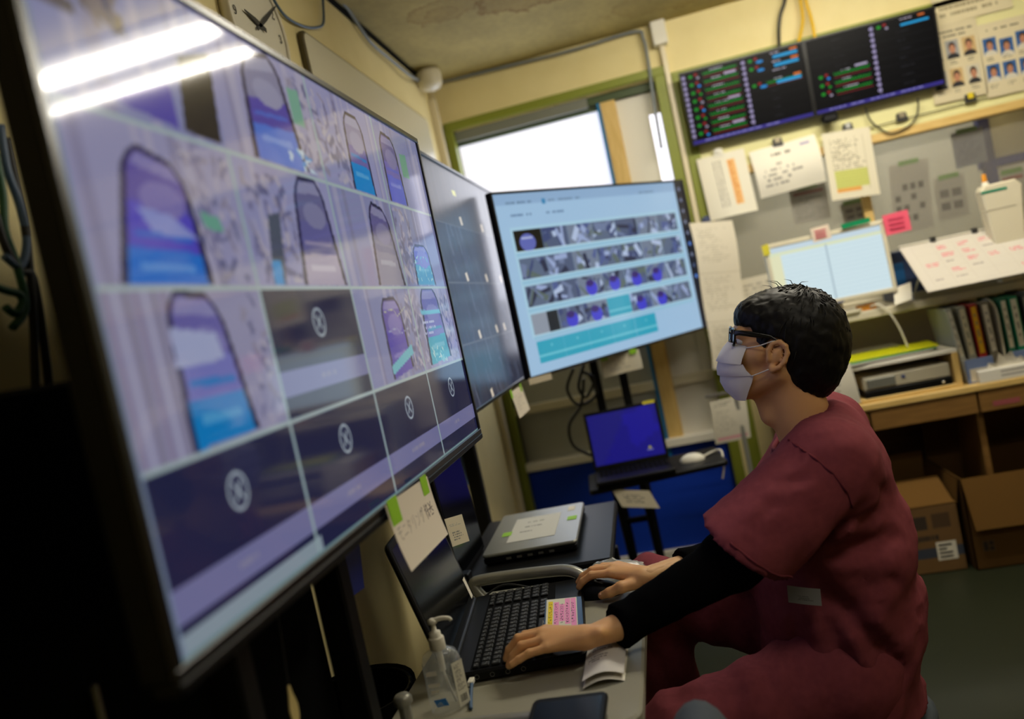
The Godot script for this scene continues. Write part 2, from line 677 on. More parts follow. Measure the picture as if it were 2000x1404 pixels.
	pbox("strip", M.black_matte, o, Vector3(-0.905, 2.572, -4.0), Vector3(-0.893, 2.588, 1.0), 0)
	o = struct("baseboard_back", "pale skirting board below the blue panel")
	pbox("board", M.panel_white, o, Vector3(-0.83, 0.0, -4.11), Vector3(0.185, 0.045, -4.055))
	# window 1: bright pane, wooden post, partition below
	o = struct("window_1", "bright frosted window in an olive green frame")
	var pane := StandardMaterial3D.new()
	pane.resource_name = "lit_window"
	pane.albedo_color = rgb(235, 235, 240)
	pane.roughness = 0.3
	pane.emission_enabled = true
	pane.emission = Color(0.93, 0.93, 1.0)
	pane.emission_energy_multiplier = 0.95
	pbox("pane", pane, o, Vector3(-0.835, 1.17, -4.135), Vector3(-0.108, 2.285, -4.125), 0.001, "bright frosted pane")
	area("window_glow", Vector3(-0.47, 1.74, -4.118), Vector3(0, 0, 1), Vector2(0.72, 1.1), 0.5, Color(0.93, 0.95, 1.0), o)
	var strip := pane.duplicate()
	strip.emission_energy_multiplier = 1.6
	pbox("pane", strip, o, Vector3(0.13, 1.17, -4.135), Vector3(0.185, 2.19, -4.125), 0.001, "narrow bright pane beside the white panel")
	pbox("blind_box", M.blind_grey, o, Vector3(-0.835, 2.29, -4.13), Vector3(-0.15, 2.345, -4.07))
	pbox("blind_box", M.dark_green, o, Vector3(-0.15, 2.30, -4.13), Vector3(0.185, 2.345, -4.09))
	pbox("glazing_bar", M.dark_green, o, Vector3(-0.835, 2.272, -4.125), Vector3(-0.108, 2.29, -4.10))
	pbox("edge_strip", M.blue_trim, o, Vector3(-0.110, 0.5, -4.13), Vector3(-0.094, 2.30, -4.075))
	pbox("wooden_post", M.wood, o, Vector3(-0.094, 0.58, -4.14), Vector3(-0.018, 2.30, -4.08), 0.003)
	pbox("white_panel", M.panel_white, o, Vector3(-0.018, 0.58, -4.14), Vector3(0.13, 2.30, -4.12))
	pbox("white_panel", M.panel_white, o, Vector3(0.13, 2.19, -4.14), Vector3(0.185, 2.30, -4.125))
	pbox("white_panel", M.panel_white, o, Vector3(0.13, 0.58, -4.14), Vector3(0.185, 1.17, -4.125))
	pbox("lower_panel", M.partition, o, Vector3(-0.835, 0.9, -4.14), Vector3(-0.108, 1.17, -4.125))
	pbox("lower_panel", M.partition, o, Vector3(-0.835, 0.6, -4.14), Vector3(-0.108, 0.86, -4.125))
	pbox("cross_rail", M.cream_plastic, o, Vector3(-0.835, 0.858, -4.14), Vector3(0.185, 0.902, -4.085))
	pbox("ledge", M.panel_white, o, Vector3(-0.835, 0.565, -4.15), Vector3(0.185, 0.605, -4.05))
	pbox("blue_panel", M.blue_board, o, Vector3(-0.835, 0.045, -4.13), Vector3(0.185, 0.565, -4.085), 0.003, "deep blue board under the window")
	# window 2: inner window with a clear vinyl sheet
	o = struct("window_2", "inner window covered by a hazy clear sheet")
	pbox("pane", M.vinyl_sheet, o, Vector3(0.33, 1.1, -4.112), Vector3(2.7, 1.8, -4.108), 0)
	pbox("wooden_post", M.wood, o, Vector3(1.005, 1.1, -4.10), Vector3(1.045, 1.8, -4.07), 0.003)
	pbox("sill", M.cream_plastic, o, Vector3(0.33, 1.08, -4.16), Vector3(2.7, 1.1, -4.03))
	o = struct("window_3", "blue framed window of the neighbouring room seen through the sheet")
	for x in [1.64, 1.86, 2.3]:
		pbox("blue_bar", M.blue_paint, o, Vector3(x, 0.9, -4.36), Vector3(x + 0.05, 2.3, -4.31))
	for y in [1.58, 1.0]:
		pbox("blue_bar", M.blue_paint, o, Vector3(1.62, y, -4.355), Vector3(2.7, y + 0.04, -4.315))
	for x in [1.69, 1.91]:
		pbox("white_panel", M.panel_white, o, Vector3(x, 1.62, -4.345), Vector3(x + 0.17, 2.2, -4.33))
		pbox("white_panel", M.panel_white, o, Vector3(x, 1.04, -4.345), Vector3(x + 0.17, 1.58, -4.33))
	ceiling_lamp("ceiling_lamp", "twin-tube fluorescent ceiling lamp mirrored in the nearest display", Vector3(0.93, 2.59, -2.72), 1.26, TUBE_ENERGY)
	ceiling_lamp("ceiling_lamp", "twin-tube fluorescent ceiling lamp above the photographer", Vector3(1.0, 2.59, -0.6), 1.26, TUBE_ENERGY * 0.2)
	ceiling_lamp("ceiling_lamp", "twin-tube fluorescent ceiling lamp of the neighbouring room", Vector3(1.6, 2.59, -5.0), 1.26, 1.5)

func ceiling_lamp(called: String, label: String, c: Vector3, length: float, energy: float) -> void:
	var t := thing(called, label, "lamp", c, "fluorescent ceiling lamps")
	var g := Geo.new()
	var hl := length * 0.5
	# folded sheet steel body
	var poly := PackedVector2Array([Vector2(-0.19, 0), Vector2(-0.17, -0.02), Vector2(-0.06, -0.05), Vector2(0.06, -0.05), Vector2(0.17, -0.02), Vector2(0.19, 0)])
	g.prism(poly, -hl - 0.03, hl + 0.03, at(c, Basis(Vector3(0, 0, 1), Vector3.UP, Vector3(-1, 0, 0))))
	put(g, "body", M.white_plastic, t)
	var em := StandardMaterial3D.new()
	em.resource_name = "lamp_tube"
	em.albedo_color = Color.WHITE
	em.emission_enabled = true
	em.emission = WARM
	em.emission_energy_multiplier = 9.0
	for s in [-1.0, 1.0]:
		var z: float = c.z + s * 0.12
		var y: float = c.y - 0.062
		var k := ptube("lamp_tube", em, t, [Vector3(c.x - hl + 0.02, y, z), Vector3(c.x + hl - 0.02, y, z)], 0.016, 12)
		for e in [-1.0, 1.0]:
			pbox("socket", M.white_plastic, k, Vector3(c.x + e * (hl + 0.005) - 0.015, y - 0.02, z - 0.02), Vector3(c.x + e * (hl + 0.005) + 0.015, y + 0.045, z + 0.02))
		# a tube shines sideways as well as down
		for e in [0.0, 1.0]:
			var d := Vector3(0, -1, 0) if e == 0.0 else Vector3(0, -0.34, s * 0.94)
			area("tube_light", Vector3(c.x, y, z) + d * 0.019, d, Vector2(length - 0.04, 0.028), energy * (0.4 if e == 0.0 else 0.6), WARM, t)

# ------------------------------------------------------------------ left wall
func left_wall_things() -> void:
	# clock
	var c := Vector3(-0.903, 2.262, -2.072)
	var t := thing("wall_clock", "round white wall clock above the nearest display", "clock", c)
	var bas := Basis(Vector3(0, 0, -1), Vector3.UP, Vector3(1, 0, 0))
	var g := Geo.new()
	var disc := Basis(Vector3(0, 0, -1), Vector3(1, 0, 0), Vector3(0, -1, 0))
	g.lathe([Vector2(0, 0), Vector2(0.165, 0), Vector2(0.168, 0.012), Vector2(0.165, 0.026), Vector2(0.158, 0.028), Vector2(0.155, 0.022)], at(c, disc), 48)
	put(g, "rim", M.cream_plastic, t)
	g = Geo.new()
	g.lathe([Vector2(0.157, 0.0205), Vector2(0.0, 0.021)], at(c, disc), 48)
	put(g, "dial", mat("dial", rgb(212, 206, 186), 0.5), t)
	var face := Transform3D(bas, c + Vector3(0.0225, 0, 0))
	for i in 12:
		var tm := TextMesh.new()
		var font := SystemFont.new()
		font.font_names = PackedStringArray(["Droid Serif"])
		tm.font = font
		tm.text = str(12 if i == 0 else i)
		tm.font_size = 20
		tm.pixel_size = 0.0016
		tm.depth = 0.0006
		var mi := MeshInstance3D.new()
		mi.name = "numeral"
		mi.mesh = tm
		mi.material_override = M.clip_black
		t.add_child(mi, true)
		var a := TAU * i / 12.0
		mi.transform = Transform3D(bas, face * Vector3(sin(a) * 0.125, cos(a) * 0.125, 0) - c)
	for hd in [[Vector3(-0.8800, 2.2333, -2.0113), Vector3(-0.8800, 2.2479, -1.9312), 0.012], [Vector3(-0.8800, 2.2333, -2.0113), Vector3(-0.8800, 2.3334, -2.1505), 0.009]]:
		var dir: Vector3 = (hd[1] - hd[0])
		dir.x = 0
		var len := dir.length()
		dir = dir.normalized()
		var b := Basis(dir.cross(Vector3.RIGHT), dir, Vector3.RIGHT)
		g = Geo.new()
		var wdt: float = hd[2]
		g.prism(PackedVector2Array([Vector2(-wdt * 0.5, -0.03), Vector2(wdt * 0.5, -0.03), Vector2(wdt * 0.7, len * 0.3), Vector2(wdt * 0.15, len), Vector2(-wdt * 0.15, len), Vector2(-wdt * 0.7, len * 0.3)]), 0.026, 0.0275, at(c, b))
		put(g, "hand", M.clip_black, t)
	# whiteboard
	t = thing("whiteboard", "wide white board on the yellow wall above the middle display", "whiteboard", Vector3(-0.903, 1.5, -3.05))
	g = Geo.new()
	g.prism(round_rect(1.38, 0.86, 0.03), 0.0, 0.018, at(Vector3(-0.903, 1.927, -3.075), bas), 0.003)
	put(g, "frame", mat("board_frame", rgb(84, 74, 44), 0.5), t)
	g = Geo.new()
	g.prism(round_rect(1.364, 0.844, 0.026), 0.016, 0.021, at(Vector3(-0.903, 1.927, -3.075), bas), 0.001)
	put(g, "board", mat("board_white", rgb(212, 206, 182), 0.3), t)
	# round alarm in the corner
	t = thing("corner_sensor", "round cream sensor in the corner under the ceiling", "sensor", Vector3(-0.83, 2.52, -3.9))
	g = Geo.new()
	g.lathe([Vector2(0.0, 0), Vector2(0.045, 0), Vector2(0.058, 0.02), Vector2(0.058, 0.07), Vector2(0.05, 0.085), Vector2(0.0, 0.088)], at(Vector3(-0.84, 2.50, -3.80)), 24)
	put(g, "housing", M.cream_plastic, t)
	g = Geo.new()
	g.lathe([Vector2(0.0, -0.012), Vector2(0.03, -0.006), Vector2(0.036, 0.0)], at(Vector3(-0.84, 2.50, -3.80)), 20)
	put(g, "lens", M.white_plastic, t)
	t = thing("corner_conduit", "cream vertical cable duct in the room corner", "duct", Vector3(-0.89, 0, -3.95))
	pbox("duct", M.conduit, t, Vector3(-0.905, 0.0, -3.99), Vector3(-0.87, 2.5, -3.955), 0.004)
	pbox("column", M.column_paint, t, Vector3(-0.905, 0.0, -4.06), Vector3(-0.884, 2.585, -3.99), 0.004, "glossy painted corner strip")
	# grey cable along the ceiling
	t = thing("ceiling_cable", "grey cable sagging along the ceiling and down by the window", "cable", Vector3(-0.89, 2.55, -3.0))
	var path := smooth([Vector3(-0.8850, 2.5894, -2.4083), Vector3(-0.8850, 2.5994, -2.8418), Vector3(-0.8850, 2.5294, -3.0859), Vector3(-0.8800, 2.5189, -3.3420), Vector3(-0.8700, 2.5118, -3.5942), Vector3(-0.9046, 2.5992, -4.0000), Vector3(-0.8139, 2.5891, -4.0350), Vector3(-0.4701, 2.5766, -4.0350), Vector3(-0.1617, 2.5687, -4.0350), Vector3(0.1355, 2.5740, -4.0350), Vector3(0.1712, 2.5308, -4.0300), Vector3(0.1731, 2.4197, -4.0300), Vector3(0.1608, 2.2256, -4.0300), Vector3(0.1529, 2.0043, -4.0300)], 6)
	ptube("cable", M.grey_cable, t, path, 0.0075, 8)
	t = thing("blue_wall_cable", "thin blue cable hanging in a loop beside the clock", "cable", Vector3(-0.895, 2.3, -2.4))
	ptube("cable", M.blue_cable, t, smooth([Vector3(-0.8950, 2.4610, -2.1888), Vector3(-0.8950, 2.3962, -2.2498), Vector3(-0.8950, 2.3683, -2.3178), Vector3(-0.8950, 2.3826, -2.4494), Vector3(-0.8950, 2.4207, -2.5751), Vector3(-0.8950, 2.4593, -2.6378), Vector3(-0.8950, 2.5465, -2.6815), Vector3(-0.8950, 2.6358, -2.7349)], 6), 0.0045, 8)
	# cables behind the left edge of the nearest display
	t = thing("cable_bundle", "tangle of green, blue and black cables hanging at the left wall", "cables", Vector3(-0.88, 0.9, -0.75))
	var cab := [[Vector3(-0.8700, 1.7893, -1.0501), Vector3(-0.8700, 1.7245, -1.0433), Vector3(-0.8700, 1.6726, -1.0501), Vector3(-0.8700, 1.6193, -1.0470), Vector3(-0.8700, 1.5807, -1.0233), Vector3(-0.8700, 1.5946, -0.9980), M.blue_cable], [Vector3(-0.8700, 1.7443, -1.0272), Vector3(-0.8700, 1.6847, -1.0237), Vector3(-0.8700, 1.6319, -1.0112), Vector3(-0.8700, 1.5805, -1.0176), Vector3(-0.8700, 1.5210, -1.0141), Vector3(-0.8700, 1.4929, -0.9812), M.green_cable], [Vector3(-0.8700, 1.7713, -1.0540), Vector3(-0.8700, 1.7030, -1.0519), Vector3(-0.8700, 1.6422, -1.0504), Vector3(-0.8700, 1.5659, -1.0380), Vector3(-0.8700, 1.4909, -1.0200), Vector3(-0.8700, 1.4037, -0.9960), M.black_cable], [Vector3(-0.8700, 1.6531, -1.0014), Vector3(-0.8700, 1.6095, -1.0044), Vector3(-0.8700, 1.5732, -1.0210), Vector3(-0.8700, 1.5622, -1.0427), Vector3(-0.8700, 1.4451, -1.0289), Vector3(-0.8700, 1.3711, -1.0149), M.black_cable], [Vector3(-0.8700, 1.5508, -0.9686), Vector3(-0.8700, 1.5450, -0.9882), Vector3(-0.8700, 1.5404, -1.0070), Vector3(-0.8700, 1.5286, -1.0108), Vector3(-0.8700, 1.5128, -0.9928), Vector3(-0.8700, 1.5220, -0.9775), M.green_cable]]
	for q in cab:
		ptube("cable", q[6], t, smooth(q.slice(0, 6), 6), 0.006, 7)

# ------------------------------------------------------------------ back wall
func paper(called: String, label: String, category: String, p: Pic, tl: Vector3, tr: Vector3, bl: Vector3, bulge: Callable, group := "") -> Node3D:
	var t := thing(called, label, category, (tl + tr) * 0.5, group)
	var g := Geo.new()
	g.sheet(tl, tr - tl, bl - tl, bulge, 10, 12)
	put(g, "sheet", picmat(p, 0.75), t)
	return t

func portrait(p: Pic, x: float, y: float, w: float, h: float, bg: Color, shirt: Color) -> void:
	p.rect(x, y, w, h, bg)
	p.poly([x, y + h, x + w * 0.08, y + h * 0.82, x + w * 0.35, y + h * 0.7, x + w * 0.65, y + h * 0.7, x + w * 0.92, y + h * 0.82, x + w, y + h], shirt)
	p.ell(x + w * 0.5, y + h * 0.36, w * 0.27, h * 0.26, rgb(30, 24, 22))
	p.ell(x + w * 0.5, y + h * 0.48, w * 0.22, h * 0.24, rgb(178, 122, 92))

func back_wall_things() -> void:
	var g: Geo
	var t: Node3D
	t = thing("junction_box", "white cable junction box on the wall under the ceiling", "box", Vector3(0.247, 2.47, -4.05))
	pbox("cover", M.white_plastic, t, Vector3(0.212, 2.475, -4.06), Vector3(0.282, 2.589, -4.0), 0.005)
	pbox("duct", M.conduit, t, Vector3(0.238, 1.0, -4.06), Vector3(0.262, 2.475, -4.028), 0.003, "narrow cream cable duct running down from the box")
	var ink := rgb(90, 84, 74)
	var white := rgb(232, 226, 208)
	var r := RandomNumberGenerator.new()
	r.seed = 77
	# pinned notices
	var p := Pic.new(160, 220, white)
	for i in 3:
		p.print_lines(r, 0.30 + i * 0.07, 0.1, 0.03, 0.75, 30, ink, 0.7)
	p.rect(0.60, 0.12, 0.16, 0.72, rgb(236, 186, 120))
	p.print_lines(r, 0.62, 0.13, 0.12, 0.7, 24, rgb(214, 130, 60))
	paper("wall_notice", "white notice with an orange column of writing, left of the pinned papers", "notice", p, Vector3(0.3006, 1.9114, -4.0200), Vector3(0.5219, 1.9127, -4.0200), Vector3(0.3094, 1.6119, -4.0200), func(u, v): return 0.02 * sin(u * PI) * v + 0.012 * v, "papers pinned under the wall monitors")
	p = Pic.new(220, 150, rgb(238, 232, 216))
	p.print_lines(r, 0.3, 0.15, 0.4, 0.1, 1, ink)
	p.print_lines(r, 0.12, 0.35, 0.7, 0.5, 5, rgb(150, 144, 136), 0.6)
	p.rect(0.75, 0.1, 0.14, 0.05, rgb(168, 160, 190))
	paper("wall_notice", "curling landscape sheet in a clear sleeve between two pinned papers", "notice", p, Vector3(0.5405, 1.8861, -4.0200), Vector3(0.8418, 1.8975, -4.0200), Vector3(0.5545, 1.6626, -4.0200), func(u, v): return 0.03 * sin(v * PI) + 0.008 * sin(u * 9.0) * (1.0 - v), "papers pinned under the wall monitors")
	p = Pic.new(160, 220, rgb(222, 214, 190))
	for i in 5:
		p.line(0.14 + i * 0.17, 0.1, 0.14 + i * 0.17, 0.9, 1.0, rgb(150, 140, 110))
	p.print_lines(r, 0.15, 0.12, 0.7, 0.45, 14, rgb(140, 132, 108), 0.5)
	p.rect(0.14, 0.58, 0.68, 0.26, rgb(196, 200, 110))
	p.rect(0.14, 0.84, 0.5, 0.06, rgb(222, 160, 80))
	for i in 6:
		p.line(0.14, 0.58 + i * 0.045, 0.82, 0.58 + i * 0.045, 1.0, rgb(150, 150, 80))
	paper("wall_notice", "table of figures with a green block, hung from a bulldog clip", "notice", p, Vector3(0.8692, 1.8878, -4.0050), Vector3(1.0786, 1.8701, -4.0050), Vector3(0.8575, 1.5765, -4.0050), func(u, v): return 0.015 * v + 0.006 * sin(u * PI), "papers pinned under the wall monitors")
	p = Pic.new(128, 384, rgb(222, 214, 196))
	for k in 3:
		p.print_lines(r, 0.12, 0.04 + k * 0.33, 0.7, 0.24, 14, rgb(196, 188, 170), 0.7)
	p.line(0, 0.35, 1, 0.35, 2, rgb(196, 186, 166))
	p.line(0, 0.68, 1, 0.68, 2, rgb(196, 186, 166))
	paper("wall_list", "long pale list of taped sheets hanging beside the corner display", "notice", p, Vector3(0.2033, 1.6173, -3.9000), Vector3(0.4044, 1.5921, -3.9900), Vector3(0.1746, 0.9252, -3.8800), func(u, v): return 0.02 * sin(v * PI) * (1.0 - u) + 0.01 * sin(v * 9.0))
	p = Pic.new(100, 120, rgb(212, 204, 184))
	p.print_lines(r, 0.1, 0.1, 0.8, 0.7, 9, rgb(160, 152, 136), 0.7)
	paper("wall_notice", "faint printed sheet below the hazy inner window", "notice", p, Vector3(0.3759, 1.3076, -4.0200), Vector3(0.5918, 1.3118, -4.0200), Vector3(0.3794, 1.0512, -4.0200), func(u, v): return 0.01 * v, "papers pinned under the wall monitors")
	# portrait sheets
	p = Pic.new(256, 400, rgb(206, 194, 160))
	p.print_lines(r, 0.3, 0.08, 0.65, 0.05, 1, ink)
	p.print_lines(r, 0.2, 0.14, 0.7, 0.05, 1, ink)
	for j in 2:
		for i in 3:
			portrait(p, 0.06 + i * 0.31, 0.22 + j * 0.37, 0.24, 0.24, [rgb(196, 188, 168), rgb(150, 150, 150), rgb(190, 160, 110)][(i + j) % 3], rgb(30, 30, 34))
			p.print_lines(r, 0.1 + i * 0.31, 0.48 + j * 0.37, 0.16, 0.06, 2, ink)
	paper("staff_sheet", "sheet with two rows of small portraits right beside the wall monitor", "poster", p, Vector3(1.3765, 2.2393, -4.0300), Vector3(1.6020, 2.2342, -4.0300), Vector3(1.3737, 1.8981, -4.0300), flat, "portrait sheets")
	p = Pic.new(320, 360, rgb(212, 200, 166))
	p.print_lines(r, 0.12, 0.08, 0.6, 0.04, 1, rgb(40, 38, 36))
	for j in 2:
		for i in 4:
			portrait(p, 0.04 + i * 0.245, (0.20 + (0.05 if i % 2 else 0.0)) if j == 0 else 0.56, 0.2, 0.24, rgb(48, 92, 150), rgb(206, 200, 184))
			p.print_lines(r, 0.06 + i * 0.245, 0.46 if j == 0 else 0.83, 0.15, 0.06, 2, ink)
	paper("staff_sheet", "sheet of blue-backed portraits at the right edge", "poster", p, Vector3(1.6018, 2.1954, -4.0300), Vector3(1.8782, 2.1909, -4.0300), Vector3(1.5937, 1.8710, -4.0300), flat, "portrait sheets")
	p = Pic.new(256, 128, rgb(214, 202, 166))
	p.print_lines(r, 0.08, 0.2, 0.8, 0.7, 5, rgb(150, 138, 108), 0.9)
	paper("wall_notice", "cream sheet of typed lines above the portrait sheets", "notice", p, Vector3(1.4409, 2.4489, -4.0350), Vector3(1.7663, 2.4457, -4.0350), Vector3(1.4346, 2.2387, -4.0350), flat, "papers pinned under the wall monitors")
	# clips and magnets
	for q in [[Vector3(0.4067, 1.9187, -4.0300), 0, "grey magnet clip over the notice with the orange column"], [Vector3(0.6770, 1.9023, -4.0300), 3, "small brass magnet above the curling sheet"], [Vector3(0.9911, 1.8902, -4.0300), 1, "black bulldog clip holding the table of figures"], [Vector3(0.2920, 1.6192, -4.0300), 2, "slate blue clip at the head of the long list"], [Vector3(1.2252, 1.8801, -4.0300), 3, "square brass and black magnet on the wooden rail"], [Vector3(1.5198, 1.8903, -4.0300), 4, "yellow and black clip under the portrait sheets"]]:
		var c: Vector3 = q[0]
		t = thing("clip", q[2], "clip", c, "clips on the back wall")
		var body: Material = [M.white_plastic, M.clip_black, M.clip_blue, M.magnet_metal, M.clip_yellow][q[1]]
		g = Geo.new()
		g.prism(PackedVector2Array([Vector2(-0.024, -0.02), Vector2(0.024, -0.02), Vector2(0.02, 0.018), Vector2(-0.02, 0.018)]), 0, 0.014, at(c), 0.002)
		put(g, "jaw", M.clip_black if q[1] in [1, 3, 4] else body, t)
		g = Geo.new()
		g.prism(round_rect(0.024, 0.026, 0.005), 0.013, 0.02, at(c + Vector3(0, 0.008, 0)), 0.002)
		put(g, "handle", body if q[1] != 1 else M.steel, t)
	# string along the rail
	t = thing("rail_string", "thin dark wire strung along the cream panel under the monitors", "wire", Vector3(1.2, 1.87, -4.03))
	ptube("wire", M.black_cable, t, smooth([Vector3(0.95, 1.862, -4.035), Vector3(1.15, 1.868, -4.03), Vector3(1.4, 1.872, -4.03), Vector3(1.75, 1.88, -4.035)], 6), 0.0025, 6)
	# sheets taped behind the hazy window
	var taped := [[Vector3(1.1611, 1.6836, -4.1300), Vector3(1.3362, 1.6816, -4.1300), Vector3(1.1331, 1.3590, -4.1300), 0, "sheet with rows of small black squares taped behind the hazy window"], [Vector3(1.3408, 1.5788, -4.1300), Vector3(1.4747, 1.5751, -4.1300), Vector3(1.3335, 1.3811, -4.1300), 1, "small sheet with dark blocks taped behind the hazy window"], [Vector3(1.4493, 1.7641, -4.1300), Vector3(1.5872, 1.7673, -4.1300), Vector3(1.4480, 1.6009, -4.1300), 2, "bluish sheet taped high behind the hazy window"], [Vector3(0.7019, 1.6793, -4.1300), Vector3(0.8733, 1.6777, -4.1300), Vector3(0.6988, 1.5095, -4.1300), 3, "sheet with a red headline taped behind the hazy window"], [Vector3(0.9173, 1.5580, -4.1300), Vector3(1.0347, 1.5597, -4.1300), Vector3(0.9224, 1.4574, -4.1300), 1, "narrow sheet next to the wooden window post"], [Vector3(1.6184, 1.5351, -4.1300), Vector3(1.7279, 1.5369, -4.1300), Vector3(1.6191, 1.3431, -4.1300), 3, "sheet with a green label taped at the right behind the hazy window"]]
	for k in taped:
		p = Pic.new(120, 150, [rgb(190, 186, 176), rgb(180, 176, 166), rgb(120, 124, 140), rgb(186, 182, 172)][k[3]])
		if k[3] == 0:
			for j in 4:
				for i in 4:
					if r.randf() < 0.75:
						p.rect(0.1 + i * 0.2, 0.3 + j * 0.15, 0.13, 0.09, rgb(60, 58, 62))
		elif k[3] == 1:
			for i in 4:
				p.rect(0.15 + (i % 2) * 0.4, 0.3 + (i / 2) * 0.3, 0.3, 0.18, rgb(84, 82, 84))
		elif k[3] == 2:
			p.print_lines(r, 0.1, 0.1, 0.8, 0.8, 10, rgb(90, 92, 112))
		else:
			p.rect(0.1, 0.12, 0.8, 0.09, rgb(150, 60, 60))
			p.print_lines(r, 0.1, 0.3, 0.8, 0.6, 7, rgb(120, 118, 112))
		var tl: Vector3 = k[0] as Vector3
		var tr: Vector3 = k[1] as Vector3
		var bl: Vector3 = k[2] as Vector3
		t = paper("taped_sheet", k[4], "notice", p, tl, tr, bl, flat, "sheets behind the hazy window")
		g = Geo.new()
		g.prism(round_rect(0.09, 0.022, 0.002, 2), 0.001, 0.002, at((tl + tr) * 0.5))
		put(g, "tape", mat("tape_green", rgb(96, 150, 60), 0.6), t, "strip of green tape")
	# sheet with a pink band hanging beside the person
	p = Pic.new(120, 150, rgb(206, 200, 182))
	p.print_lines(r, 0.1, 0.06, 0.5, 0.1, 2, rgb(120, 116, 104))
	p.print_lines(r, 0.1, 0.25, 0.75, 0.5, 7, rgb(180, 174, 158), 0.6)
	p.rect(0.08, 0.87, 0.84, 0.07, rgb(214, 150, 160))
	t = paper("hanging_card", "pale card with a pink band hanging in front of the person's mask", "notice", p, Vector3(0.1270, 0.7977, -3.7500), Vector3(0.2861, 0.8026, -3.7500), Vector3(0.1159, 0.6006, -3.7500), func(u, v): return 0.006 * sin(v * PI))
	pbox("rod", M.steel, t, Vector3(0.1123, 0.8173, -3.7500) + Vector3(0, 0, -0.004), Vector3(0.3233, 0.8190, -3.7500) + Vector3(0, 0.012, 0.004), 0.001)
	pbox("post", M.cart_tube, t, Vector3(0.235, 0.0, -3.765), Vector3(0.255, 0.86, -3.745), 0.002)
	pbox("foot", M.cart_tube, t, Vector3(0.17, 0.0, -3.84), Vector3(0.32, 0.02, -3.67), 0.004)

# ------------------------------------------------------------------ displays
func display(t: Node3D, xf: Transform3D, w: float, h: float, depth: float, bez: float, screen: Material, side: Material) -> MeshInstance3D:
	# xf: centre of the screen face, local z out of the screen
	var g := Geo.new()
	g.prism(round_rect(w + bez * 2, h + bez * 2, 0.004, 2), -depth * 0.45, -0.001, xf, 0.002)
	put(g, "housing", side, t)
	g = Geo.new()
	g.prism(round_rect(w * 0.92, h * 0.8, 0.02), -depth, -depth * 0.44, xf, 0.008)
	put(g, "back_cover", M.black_matte, t)
	g = Geo.new()
	var b2 := bez
	for s in [-1.0, 1.0]:
		g.box(xf * at(Vector3(0, s * (h + b2) * 0.5, 0.0015)), Vector3(w + b2 * 2, b2, 0.007), 0.0015)
		g.box(xf * at(Vector3(s * (w + b2) * 0.5, 0, 0.0015)), Vector3(b2, h, 0.007), 0.0015)
	put(g, "bezel", M.bezel, t)
	g = Geo.new()
	var hw := w * 0.5
	var hh := h * 0.5
	g.quad(xf * Vector3(-hw, -hh, 0.0005), xf * Vector3(hw, -hh, 0.0005), xf * Vector3(hw, hh, 0.0005), xf * Vector3(-hw, hh, 0.0005))
	return put(g, "screen", screen, t)

func bedside(p: Pic, o: Array, top: Color, mid: Color, low: Color, cut: float) -> void:
	# a patient monitor seen in a camera tile: corners tl, tr, br, bl; rounded head, bright lower strip
	var q := func(s: float, t: float): return Vector2(lerpf(lerpf(o[0], o[2], s), lerpf(o[6], o[4], s), t), lerpf(lerpf(o[1], o[3], s), lerpf(o[7], o[5], s), t))
	var shape := func(m: float, t0: float, t1: float):
		var f := []
		var steps := 10
		for i in steps + 1:
			var t := lerpf(t0, t1, float(i) / steps)
			var e := m + 0.22 * pow(maxf(0.0, 1.0 - t / 0.22), 2.0)
			var v: Vector2 = q.call(1.0 - e, t)
			f.append(v.x)
			f.append(v.y)
		for i in steps + 1:
			var t := lerpf(t1, t0, float(i) / steps)
			var e := m + 0.22 * pow(maxf(0.0, 1.0 - t / 0.22), 2.0)
			var v: Vector2 = q.call(e, t)
			f.append(v.x)
			f.append(v.y)
		return f
	p.poly(shape.call(0.0, 0.0, 1.0), rgb(44, 40, 72))
	p.poly(shape.call(0.07, 0.04, 1.0), mid)
	p.poly(shape.call(0.07, 0.04, 0.42), top)
	p.poly(shape.call(0.10, 0.05, 0.16), top.lerp(rgb(190, 190, 214), 0.45))
	p.poly(shape.call(0.07, cut, 1.0), low)
	p.poly(shape.call(0.14, cut - 0.12, cut - 0.08), low.lerp(mid, 0.3))
	p.poly(shape.call(0.2, cut + 0.10, cut + 0.16), low.lerp(Color.WHITE, 0.25))
	var c: Vector2 = q.call(0.55, 0.36)
	var d: Vector2 = q.call(0.85, 0.36)
	p.ell(c.x, c.y, absf(d.x - c.x) * 1.1, 0.03, top.lerp(rgb(200, 200, 224), 0.28))

func cross_icon(p: Pic, x: float, y: float) -> void:
	var c := rgb(176, 190, 200)
	p.ell(x, y, 0.0175, 0.0315, c)
	p.ell(x, y, 0.0145, 0.026, rgb(56, 60, 90))
	p.strokes([x - 0.007, y - 0.013, x + 0.007, y + 0.013], 4, c)
	p.strokes([x + 0.007, y - 0.013, x - 0.007, y + 0.013], 4, c)

